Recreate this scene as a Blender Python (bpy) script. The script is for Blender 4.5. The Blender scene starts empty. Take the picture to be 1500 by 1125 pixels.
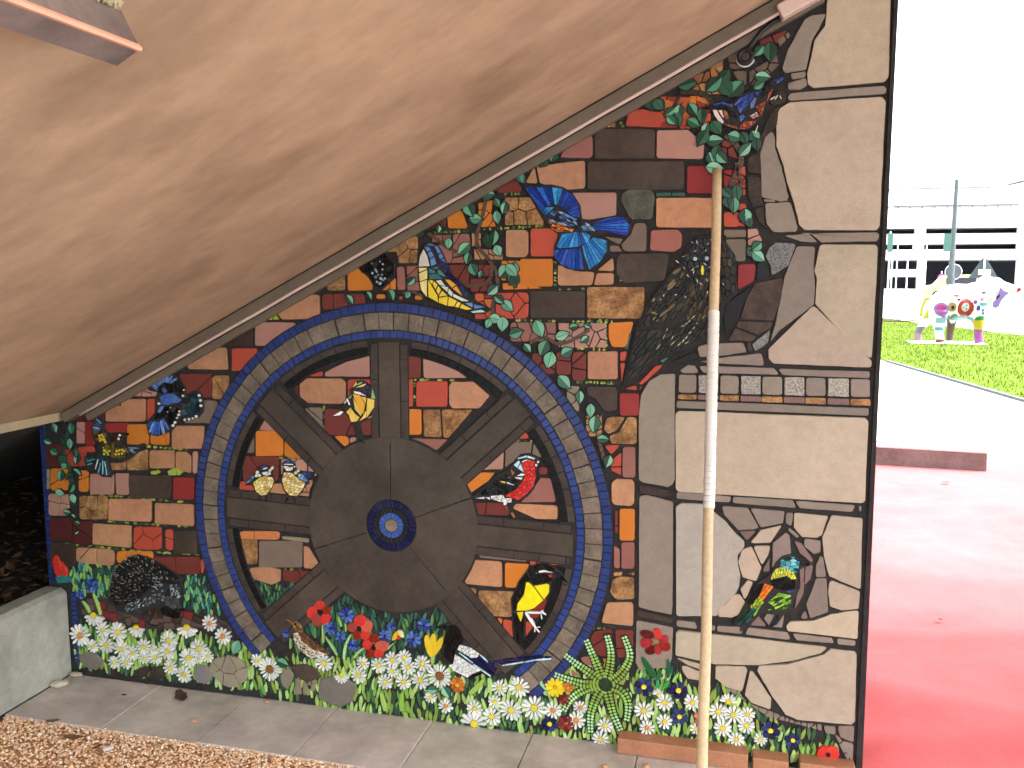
import bpy, bmesh, math, random, hashlib
from mathutils import Vector, Matrix

random.seed(7)
S = bpy.context.scene
COL = S.collection

# ------------------------------------------------------------------ camera
cam_d = bpy.data.cameras.new('camera')
cam = bpy.data.objects.new('camera', cam_d)
COL.objects.link(cam)
cam_d.sensor_width = 36.0
cam_d.lens = 1298.72 / 1500 * 36.0
cam_d.clip_start = 0.05
cam_d.clip_end = 2000
cam.matrix_world = Matrix(((0.9693405, -0.03141124, 0.24370541, 0.0),
                           (0.24571503, 0.11678673, -0.96228114, -3.1),
                           (0.00176488, 0.99266016, 0.12092432, 1.7205),
                           (0, 0, 0, 1)))
S.camera = cam

# ------------------------------------------------------------------ sky, sun, exposure (bright overcast day, exposed for the shade)
SUN_EL, SUN_AZ = math.radians(54), math.radians(75)      # azimuth from +Y towards +X
W = bpy.data.worlds.new('World')
S.world = W
W.use_nodes = True
nt = W.node_tree
nt.nodes.clear()
wo = nt.nodes.new('ShaderNodeOutputWorld')
bg = nt.nodes.new('ShaderNodeBackground')
sky = nt.nodes.new('ShaderNodeTexSky')
sky.sky_type = 'NISHITA'
sky.sun_disc = False
sky.sun_elevation = SUN_EL
sky.sun_rotation = SUN_AZ
sky.air_density = 1.0
sky.dust_density = 6.0
sky.ozone_density = 1.0
hs = nt.nodes.new('ShaderNodeHueSaturation')
hs.inputs['Saturation'].default_value = 0.12
nt.links.new(sky.outputs[0], hs.inputs['Color'])
mx = nt.nodes.new('ShaderNodeMix')
mx.data_type = 'RGBA'
mx.blend_type = 'MULTIPLY'
mx.inputs[0].default_value = 1.0
mx.inputs[7].default_value = (0.97, 1.0, 1.04, 1)
nt.links.new(hs.outputs[0], mx.inputs[6])
nt.links.new(mx.outputs[2], bg.inputs['Color'])
bg.inputs['Strength'].default_value = 0.15
nt.links.new(bg.outputs[0], wo.inputs['Surface'])

sl = bpy.data.lights.new('sun', 'SUN')
sl.energy = 0.6
sl.angle = math.radians(25)
sl.color = (1.0, 0.98, 0.95)
sun = bpy.data.objects.new('sun', sl)
COL.objects.link(sun)
sd = Vector((math.sin(SUN_AZ) * math.cos(SUN_EL), math.cos(SUN_AZ) * math.cos(SUN_EL), math.sin(SUN_EL)))
sun.rotation_euler = sd.to_track_quat('Z', 'Y').to_euler()
sun.location = (6, 6, 12)

S.view_settings.view_transform = 'Standard'
S.view_settings.look = 'None'
S.view_settings.exposure = 3.05
S.view_settings.gamma = 1.0
S.view_settings.use_curve_mapping = False

# ------------------------------------------------------------------ materials
def lin(h):
    h = h.lstrip('#')
    o = []
    for k in (0, 2, 4):
        c = int(h[k:k + 2], 16) / 255
        o.append(c / 12.92 if c <= 0.04045 else ((c + 0.055) / 1.055) ** 2.4)
    return tuple(o)

def mat(name, color=None, rough=0.6, spec=0.4, layers=(), bump=0.0, bscale=60.0, attr=False, world=True, coat=0.0, rvar=0.0, stretch=None):
    """layers: (scale, detail, lo, hi, dark multiplier, light multiplier) noise bands multiplied on the base colour"""
    m = bpy.data.materials.new(name)
    m.use_nodes = True
    t = m.node_tree
    B = t.nodes['Principled BSDF']
    B.inputs['Roughness'].default_value = rough
    B.inputs['Specular IOR Level'].default_value = spec
    B.inputs['Coat Weight'].default_value = coat
    if world:
        g = t.nodes.new('ShaderNodeNewGeometry')
        vec = g.outputs['Position']
    else:
        g = t.nodes.new('ShaderNodeTexCoord')
        vec = g.outputs['Object']
    raw = vec
    if stretch:
        mp = t.nodes.new('ShaderNodeMapping')
        mp.inputs['Rotation'].default_value = stretch[1]
        mp.inputs['Scale'].default_value = stretch[0]
        t.links.new(vec, mp.inputs['Vector'])
        stv = mp.outputs[0]
    if attr:
        a = t.nodes.new('ShaderNodeAttribute')
        a.attribute_name = 'Col'
        c = a.outputs['Color']
    else:
        a = t.nodes.new('ShaderNodeRGB')
        a.outputs[0].default_value = (*color, 1)
        c = a.outputs[0]
    for (sc, det, lo, hi, dk, lt) in layers:
        n = t.nodes.new('ShaderNodeTexNoise')
        n.inputs['Scale'].default_value = sc
        n.inputs['Detail'].default_value = det
        n.inputs['Roughness'].default_value = 0.6
        t.links.new(stv if (stretch and sc < 10) else vec, n.inputs['Vector'])
        r = t.nodes.new('ShaderNodeValToRGB')
        r.color_ramp.elements[0].position = lo
        r.color_ramp.elements[1].position = hi
        dk3 = dk if isinstance(dk, tuple) else (dk,) * 3
        lt3 = lt if isinstance(lt, tuple) else (lt,) * 3
        r.color_ramp.elements[0].color = (*dk3, 1)
        r.color_ramp.elements[1].color = (*lt3, 1)
        t.links.new(n.outputs[0], r.inputs[0])
        x = t.nodes.new('ShaderNodeMix')
        x.data_type = 'RGBA'
        x.blend_type = 'MULTIPLY'
        x.inputs[0].default_value = 1
        t.links.new(c, x.inputs[6])
        t.links.new(r.outputs[0], x.inputs[7])
        c = x.outputs[2]
    t.links.new(c, B.inputs['Base Color'])
    if bump:
        n = t.nodes.new('ShaderNodeTexNoise')
        n.inputs['Scale'].default_value = bscale
        n.inputs['Detail'].default_value = 5
        t.links.new(vec, n.inputs['Vector'])
        bp = t.nodes.new('ShaderNodeBump')
        bp.inputs['Strength'].default_value = bump
        bp.inputs['Distance'].default_value = 0.01
        t.links.new(n.outputs[0], bp.inputs['Height'])
        t.links.new(bp.outputs[0], B.inputs['Normal'])
        if rvar:
            mr = t.nodes.new('ShaderNodeMapRange')
            mr.inputs[1].default_value = 0.3
            mr.inputs[2].default_value = 0.7
            mr.inputs[3].default_value = max(0.03, rough - rvar)
            mr.inputs[4].default_value = rough + rvar
            t.links.new(n.outputs[0], mr.inputs[0])
            t.links.new(mr.outputs[0], B.inputs['Roughness'])
    return m

M = {}
M['terra'] = mat('terracotta_tile', attr=True, rough=0.5, spec=0.35, layers=((9, 4, .3, .7, .78, 1.08), (60, 5, .3, .72, .84, 1.06), (260, 2, .27, .4, .55, 1.0)), bump=.12, bscale=120, rvar=.1)
M['matt'] = mat('matt_tile', attr=True, rough=0.42, spec=0.22, layers=((14, 3, .3, .7, .9, 1.04), (150, 3, .25, .5, .9, 1.0)), bump=.05, bscale=60, rvar=.1)
M['glaze'] = mat('glazed_tile', attr=True, rough=0.2, spec=0.28, layers=((40, 3, .3, .7, .9, 1.05),), bump=.05, bscale=35, rvar=.08)
M['glass'] = mat('stained_glass_tile', attr=True, rough=0.14, spec=0.28, layers=((70, 4, .32, .68, .6, 1.25),), bump=.08, bscale=45, rvar=.06)
M['stone'] = mat('stone_tile', attr=True, rough=0.6, spec=0.3, layers=((5, 4, .3, .7, .88, 1.05), (35, 5, .3, .7, .9, 1.05), (420, 2, .28, .42, .6, 1.0)), bump=.15, bscale=180, rvar=.08)
M['rough'] = mat('weathered_stone_tile', attr=True, rough=0.68, spec=0.3, layers=((18, 6, .32, .68, .62, 1.22), (90, 5, .3, .65, .72, 1.1), (300, 2, .3, .42, .6, 1.0)), bump=.3, bscale=90, rvar=.08)
M['sand'] = mat('mottled_sandstone', attr=True, rough=0.62, spec=0.3, layers=((22, 6, .36, .62, (.52, .45, .40), (1.22, 1.2, 1.12)), (110, 5, .35, .6, .6, 1.1)), bump=.3, bscale=120, rvar=.08)
M['speck'] = mat('speckled_granite', attr=True, rough=0.6, spec=0.35, layers=((230, 2, .38, .6, .55, 1.35), (30, 3, .3, .7, .9, 1.1)), bump=.2, bscale=300)
M['grout'] = mat('dark_grout', (0.030, 0.028, 0.027), rough=.82, spec=.25, layers=((30, 5, .3, .7, .7, 1.3), (200, 3, .3, .7, .8, 1.2)), bump=.3, bscale=250)
M['plank'] = mat('brown_ceramic_plank', attr=True, rough=.42, spec=.25, layers=((3.5, 6, .32, .68, .72, 1.3), (9, 5, .3, .7, .8, 1.15), (45, 5, .3, .7, .86, 1.12), (300, 2, .25, .38, .7, 1.0)), bump=.14, bscale=70, rvar=.12)
M['soffit'] = mat('painted_soffit', lin('#B4997F'), rough=.7, spec=.25, stretch=((.55, 1.25, .9), (0, 0, math.radians(24))), layers=((.9, 3, .34, .66, (.80, .80, .80), (1.08, 1.06, 1.05)), (2.6, 9, .30, .52, (.70, .67, .63), 1.03), (7, 7, .34, .60, .90, 1.05), (18, 8, .3, .62, .94, 1.03), (60, 5, .24, .36, .86, 1.0), (190, 2, .22, .31, .72, 1.0)), bump=.16, bscale=30)
M['lip'] = mat('pale_plaster', lin('#B5A684'), rough=.75, layers=((12, 5, .3, .7, .85, 1.05),), bump=.1, bscale=40)
M['channel'] = mat('weathered_bronze_paint', lin('#6F6353'), rough=.42, spec=.45, layers=((3, 4, .3, .7, .8, 1.15), (60, 4, .3, .7, .9, 1.06)), bump=.06, bscale=60, rvar=.1)
M['conduit'] = mat('pale_pink_conduit', lin('#D9BFB4'), rough=.3, spec=.5, layers=((8, 3, .3, .7, .9, 1.05),))
M['peach'] = mat('peach_lit_edge', lin('#E7A98D'), rough=.45, layers=((20, 4, .3, .7, .88, 1.05),))  # light catching the beam's lip, put into the colour
M['steel'] = mat('stained_steel', lin('#7D6E69'), rough=.5, spec=.5, layers=((6, 5, .35, .65, .45, 1.25), (30, 4, .3, .7, .85, 1.08)), bump=.1, bscale=40, rvar=.12)
M['concrete'] = mat('kerb_concrete', lin('#B4B6A8'), rough=.8, spec=.25, layers=((4, 6, .33, .66, .68, 1.08), (9, 7, .26, .40, .72, 1.0), (30, 6, .3, .7, .86, 1.06), (260, 2, .27, .36, .55, 1.0)), bump=.3, bscale=160)
M['paver'] = mat('paver_concrete', attr=True, rough=.75, spec=.25, layers=((4, 6, .33, .66, .74, 1.08), (2, 3, .3, .5, .84, 1.02), (28, 5, .3, .7, .9, 1.05), (300, 2, .27, .36, .75, 1.0)), bump=.14, bscale=220)
M['gravel'] = mat('orange_gravel', attr=True, rough=.8, spec=.25, layers=((160, 4, .3, .7, .8, 1.12),), bump=.2, bscale=300)
M['soil'] = mat('dark_soil', (0.022, 0.015, 0.010), rough=.95, layers=((14, 6, .3, .7, .5, 1.5),), bump=.5, bscale=50)
M['bed'] = mat('gravel_ground', lin('#E8B88C'), rough=.85, layers=((90, 4, .3, .7, .45, 1.2),), bump=.6, bscale=90)
M['litter'] = mat('dead_leaves', attr=True, rough=.85)
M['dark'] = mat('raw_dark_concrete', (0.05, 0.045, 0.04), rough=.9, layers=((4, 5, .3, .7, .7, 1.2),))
M['red'] = mat('red_floor_covering', (0.52, 0.108, 0.108), rough=.9, spec=.0, layers=((1.1, 5, .3, .7, .86, 1.06), (7, 6, .3, .7, .92, 1.04), (90, 4, .3, .7, .9, 1.05), (40, 2, .2, .27, .6, 1.0)), bump=.05, bscale=200)
M['pave'] = mat('pale_pavement', (0.52, 0.5, 0.47), rough=.8, layers=((.6, 5, .3, .7, .88, 1.05), (20, 4, .3, .7, .92, 1.04)), bump=.1, bscale=90)
M['darkpave'] = mat('dark_unseen_forecourt', (0.15, 0.15, 0.145), rough=.85, layers=((.5, 5, .3, .7, .85, 1.1), (30, 4, .3, .7, .9, 1.05)), bump=.1, bscale=70)
M['asphalt'] = mat('pale_dry_road', (0.32, 0.32, 0.32), rough=.85, layers=((.3, 5, .3, .7, .9, 1.05), (30, 4, .3, .7, .9, 1.05)), bump=.1, bscale=60)
M['lawn'] = mat('lawn', (0.075, 0.125, 0.016), rough=.95, spec=0.0, layers=((.8, 5, .3, .7, (.8, .75, .7), (1.35, 1.15, 1.6)), (9, 5, .3, .7, .7, 1.25)), bump=.4, bscale=40)
M['blade'] = mat('grass_blades', attr=True, rough=.9, spec=0.0)
M['white'] = mat('white_painted_concrete', (0.78, 0.78, 0.76), rough=.7, layers=((.4, 5, .3, .7, .9, 1.03),))
M['shade'] = mat('shaded_garage_interior', (0.035, 0.036, 0.045), rough=.9)  # near-black colour stands in for the shade inside the garage
M['grey'] = mat('grey_galvanised_steel', (0.085, 0.10, 0.10), rough=.6, spec=.2, layers=((3, 3, .3, .7, .85, 1.1),))
M['signgrey'] = mat('sign_back_aluminium', (0.07, 0.085, 0.095), rough=.6, spec=.2, layers=((3, 3, .3, .7, .9, 1.1),))
M['green'] = mat('green_sign_face', (0.05, 0.13, 0.10), rough=.6)
M['pink'] = mat('pink_sign_face', (0.4, 0.02, 0.16), rough=.6)
M['pinklight'] = mat('pale_pink_paint', (0.75, 0.35, 0.5), rough=.5)
M['paint'] = mat('statue_paint', attr=True, rough=.3, spec=.5)
M['wood'] = mat('pole_wood', lin('#C9B08A'), rough=.55, spec=.35, layers=((3, 4, .3, .7, .86, 1.08), (70, 5, .35, .6, .88, 1.05)), bump=.08, bscale=120)
M['tape'] = mat('white_tape', lin('#E6E2D8'), rough=.5, layers=((9, 4, .3, .62, .86, 1.03), (120, 3, .28, .36, .6, 1.0)), bump=.1, bscale=90)
M['black'] = mat('black_rubber', (0.012, 0.012, 0.012), rough=.45)
M['highlight'] = mat('pale_highlight', (0.7, 0.7, 0.68), rough=.25, spec=.6)
M['brownblock'] = mat('rusty_brown_cladding', lin('#5C5955'), rough=.7, layers=((5, 6, .34, .66, .78, 1.2), (40, 5, .3, .7, .85, 1.1)), bump=.15, bscale=60)

# ------------------------------------------------------------------ object helpers
def link(o):
    COL.objects.link(o)
    return o

def tag(o, label=None, cat=None, group=None, kind=None):
    if label: o['label'] = label
    if cat: o['category'] = cat
    if group: o['group'] = group
    if kind: o['kind'] = kind
    return o

def empty(name, loc=(0, 0, 0), rz=0.0):
    o = bpy.data.objects.new(name, None)
    o.location = loc
    o.rotation_euler = (0, 0, rz)
    o.empty_display_size = 0.1
    return link(o)

def mesh_obj(name, verts, faces, mats, parent=None, cols=None, loc=None, midx=None, smooth=False):
    me = bpy.data.meshes.new(name)
    if loc is None:
        loc = (0, 0, 0)
    lx, ly, lz = loc
    me.from_pydata([(x - lx, y - ly, z - lz) for x, y, z in verts], [], faces)
    if not isinstance(mats, (list, tuple)): mats = [mats]
    for m_ in mats: me.materials.append(m_)
    if cols is not None:
        a = me.attributes.new('Col', 'FLOAT_COLOR', 'FACE')
        flat_ = []
        for c in cols: flat_.extend((c[0], c[1], c[2], 1.0))
        a.data.foreach_set('color', flat_)
    if midx is not None:
        me.polygons.foreach_set('material_index', midx)
    if smooth:
        me.polygons.foreach_set('use_smooth', [True] * len(me.polygons))
    me.update()
    o = bpy.data.objects.new(name, me)
    o.location = loc
    if parent is not None: o.parent = parent
    return link(o)

class MB:
    def __init__(s): s.v, s.f, s.c = [], [], []
    def add(s, v, f, c=(.5, .5, .5)):
        n = len(s.v)
        s.v += v
        s.f += [tuple(i + n for i in q) for q in f]
        s.c += [c] * len(f)
    def box(s, x0, x1, y0, y1, z0, z1, c=(.5, .5, .5)):
        s.add([(x0, y0, z0), (x1, y0, z0), (x1, y1, z0), (x0, y1, z0), (x0, y0, z1), (x1, y0, z1), (x1, y1, z1), (x0, y1, z1)],
              [(0, 3, 2, 1), (4, 5, 6, 7), (0, 1, 5, 4), (1, 2, 6, 5), (2, 3, 7, 6), (3, 0, 4, 7)], c)
    def tube(s, pts, rad, n=10, c=(.5, .5, .5), caps=True):
        pts = [Vector(p) for p in pts]
        if not isinstance(rad, (list, tuple)): rad = [rad] * len(pts)
        rings = []
        up = None
        for i, p in enumerate(pts):
            d = (pts[min(i + 1, len(pts) - 1)] - pts[max(i - 1, 0)]).normalized()
            a = d.orthogonal().normalized() if up is None else (up - d * up.dot(d)).normalized()
            up = a
            b_ = d.cross(a)
            rings.append([tuple(p + (a * math.cos(2 * math.pi * k / n) + b_ * math.sin(2 * math.pi * k / n)) * rad[i]) for k in range(n)])
        v = [q for r_ in rings for q in r_]
        f = []
        for i in range(len(pts) - 1):
            for k in range(n):
                k2 = (k + 1) % n
                f.append((i * n + k, i * n + k2, (i + 1) * n + k2, (i + 1) * n + k))
        if caps:
            f.append(tuple(range(n - 1, -1, -1)))
            f.append(tuple((len(pts) - 1) * n + k for k in range(n)))
        s.add(v, f, c)
    def build(s, name, m_, parent=None, loc=None, smooth=False):
        return mesh_obj(name, s.v, s.f, m_, parent, s.c, loc, smooth=smooth)

def bevel(o, w, seg=2):
    b_ = o.modifiers.new('bevel', 'BEVEL')
    b_.width = w
    b_.segments = seg
    b_.limit_method = 'ANGLE'
    return o

# ------------------------------------------------------------------ 2D polygon tools (u = x along the wall, z = height)
def area(P):
    return sum(P[i - 1][0] * P[i][1] - P[i][0] * P[i - 1][1] for i in range(len(P))) / 2

def ccw(P):
    return P if area(P) > 0 else P[::-1]

def clean(P, e=0.0006):
    o = []
    for p in P:
        if not o or math.hypot(p[0] - o[-1][0], p[1] - o[-1][1]) > e: o.append(p)
    while len(o) > 2 and math.hypot(o[0][0] - o[-1][0], o[0][1] - o[-1][1]) <= e: o.pop()
    return o

def round_poly(P, r, seg=2):
    if r <= 0: return P
    o = []
    n = len(P)
    for i in range(n):
        a, b_, c = Vector(P[i - 1]), Vector(P[i]), Vector(P[(i + 1) % n])
        la, lc = (a - b_).length, (c - b_).length
        if la < 1e-5 or lc < 1e-5: continue
        ang = (a - b_).angle(c - b_, 0)
        k = min(r / max(.35, math.tan(ang / 2)), la * .42, lc * .42)
        p0, p2 = b_ + (a - b_) * (k / la), b_ + (c - b_) * (k / lc)
        for t in range(seg + 1):
            t /= seg
            o.append(tuple(p0 * (1 - t) ** 2 + b_ * (2 * t * (1 - t)) + p2 * t * t))
    return clean(o)

def wobble(P, amp, step=.02):
    o = []
    n = len(P)
    for i in range(n):
        a, b_ = P[i], P[(i + 1) % n]
        L = math.hypot(b_[0] - a[0], b_[1] - a[1])
        k = max(1, min(6, int(L / step)))
        for t in range(k):
            x = a[0] + (b_[0] - a[0]) * t / k
            y = a[1] + (b_[1] - a[1]) * t / k
            o.append((x + random.uniform(-amp, amp), y + random.uniform(-amp, amp)))
    return o

def inset(P, d):
    n = len(P)
    o = []
    for i in range(n):
        ax, ay = P[i - 1]; bx, by = P[i]; cx, cy = P[(i + 1) % n]
        e1 = Vector((bx - ax, by - ay)); e2 = Vector((cx - bx, cy - by))
        if e1.length < 1e-7 or e2.length < 1e-7:
            o.append(P[i]); continue
        e1.normalize(); e2.normalize()
        n1 = Vector((-e1.y, e1.x)); n2 = Vector((-e2.y, e2.x))
        m_ = n1 + n2
        if m_.length < 1e-4: m_ = n1
        m_.normalize()
        k = d / max(.5, m_.dot(n1))
        o.append((bx + m_.x * k, by + m_.y * k))
    return o

def clip(P, nx, ny, c):
    """keep points with nx*x+ny*y <= c"""
    o = []
    n = len(P)
    for i in range(n):
        a, b_ = P[i - 1], P[i]
        da, db = nx * a[0] + ny * a[1] - c, nx * b_[0] + ny * b_[1] - c
        if da <= 0:
            if db <= 0: o.append(b_)
            else:
                t = da / (da - db); o.append((a[0] + (b_[0] - a[0]) * t, a[1] + (b_[1] - a[1]) * t))
        elif db <= 0:
            t = da / (da - db); o.append((a[0] + (b_[0] - a[0]) * t, a[1] + (b_[1] - a[1]) * t)); o.append(b_)
    return o

def inside(P, x, y):
    r = False
    for i in range(len(P)):
        (x1, y1), (x2, y2) = P[i - 1], P[i]
        if (y1 > y) != (y2 > y) and x < (x2 - x1) * (y - y1) / (y2 - y1) + x1: r = not r
    return r

def scatter(P, n, tries=12):
    xs = [p[0] for p in P]; ys = [p[1] for p in P]
    pts = []
    while len(pts) < n:
        best = None; bd = -1
        k = 0; guard = 0
        while k < tries and guard < 400:
            guard += 1
            q = (random.uniform(min(xs), max(xs)), random.uniform(min(ys), max(ys)))
            if not inside(P, *q): continue
            k += 1
            d = min([(q[0] - p[0]) ** 2 + (q[1] - p[1]) ** 2 for p in pts], default=1)
            if d > bd: bd, best = d, q
        if best is None: break
        pts.append(best)
    return pts

def shards(P, n, gap=.0016, ang=0.0, stretch=1.0):
    """break a polygon into n hand-cut pieces (Voronoi cells, optionally drawn out along a direction)"""
    if n <= 1: return [P]
    ca, sa = math.cos(ang), math.sin(ang)
    Q = ccw([((x * ca + y * sa) / stretch, -x * sa + y * ca) for x, y in P])
    pts = scatter(Q, n)
    out = []
    for i, p in enumerate(pts):
        C = Q
        for j, q in enumerate(pts):
            if i == j: continue
            dx, dy = q[0] - p[0], q[1] - p[1]
            L = math.hypot(dx, dy)
            if L < 1e-7: continue
            nx, ny = dx / L, dy / L
            g = gap / 2 * (1 if stretch == 1 else math.hypot(nx / stretch, ny))
            C = clip(C, nx, ny, nx * (p[0] + q[0]) / 2 + ny * (p[1] + q[1]) / 2 - g)
            if len(C) < 3: break
        if len(C) < 3: continue
        C = clean([(x * stretch * ca - y * sa, x * stretch * sa + y * ca) for x, y in C])
        if len(C) >= 3 and abs(area(C)) > 1.2e-6: out.append(C)
    return out

def fan(P, piv, n, gap=.0016):
    """split a polygon into n feather-like sectors radiating from a pivot"""
    cx = sum(p[0] for p in P) / len(P) - piv[0]; cy = sum(p[1] for p in P) / len(P) - piv[1]
    m = math.atan2(cy, cx)
    an = []
    for x, y in P:
        if math.hypot(x - piv[0], y - piv[1]) < .006: continue
        a = math.atan2(y - piv[1], x - piv[0]) - m
        an.append((a + math.pi) % (2 * math.pi) - math.pi)
    a0, a1 = min(an), max(an)
    cuts = [a0 + (a1 - a0) * (k + (random.uniform(-.18, .18) if 0 < k < n else 0)) / n + m for k in range(n + 1)]
    out = []
    for k in range(n):
        C = P
        for a, sg in ((cuts[k], 1), (cuts[k + 1], -1)):
            nx, ny = math.sin(a) * sg, -math.cos(a) * sg
            C = clip(C, nx, ny, nx * piv[0] + ny * piv[1] - gap / 2)
            if len(C) < 3: break
        if len(C) >= 3:
            C = clean(C)
            if len(C) >= 3 and abs(area(C)) > 1.5e-6: out.append(C)
    return out

def prism(P, y0, h, bev=.001, tilt=.0):
    """tile standing proud of the wall: polygon P in (x, z), from depth y0 to y0-h towards the viewer, edges eased"""
    P = ccw(P)
    n = len(P)
    T = inset(P, bev)
    cx = sum(p[0] for p in P) / n; cz = sum(p[1] for p in P) / n
    tx, tz = random.uniform(-tilt, tilt), random.uniform(-tilt, tilt)
    v = [(x, y0, z) for x, z in P]
    v += [(x, y0 - h + bev * .8, z) for x, z in P]
    v += [(x, y0 - h + (x - cx) * tx + (z - cz) * tz, z) for x, z in T]
    f = []
    for k in (0, n):
        for i in range(n):
            j = (i + 1) % n
            f.append((k + i, k + j, k + n + j, k + n + i))
    f.append(tuple(range(2 * n, 3 * n)))
    return v, f

def jit(c, a=.08):
    k = 1 + random.uniform(-a, a)
    return tuple(max(0, min(1, x * k * (1 + random.uniform(-a * .35, a * .35)))) for x in c)

def tile(name, P, colr, m_, parent, y0=.001, h=.007, bev=.001, tilt=.0, label=None):
    v, f = prism(P, y0, h, bev, tilt)
    n = len(P)
    loc = (sum(p[0] for p in P) / n, 0, sum(p[1] for p in P) / n)
    o = mesh_obj(name, v, f, m_, parent, [colr] * len(f), loc)
    if label: o['label'] = label
    return o

def parse(s):
    a = [int(x) / 2000 for x in s.split(',')]
    return [(a[i], a[i + 1]) for i in range(0, len(a), 2)]

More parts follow.
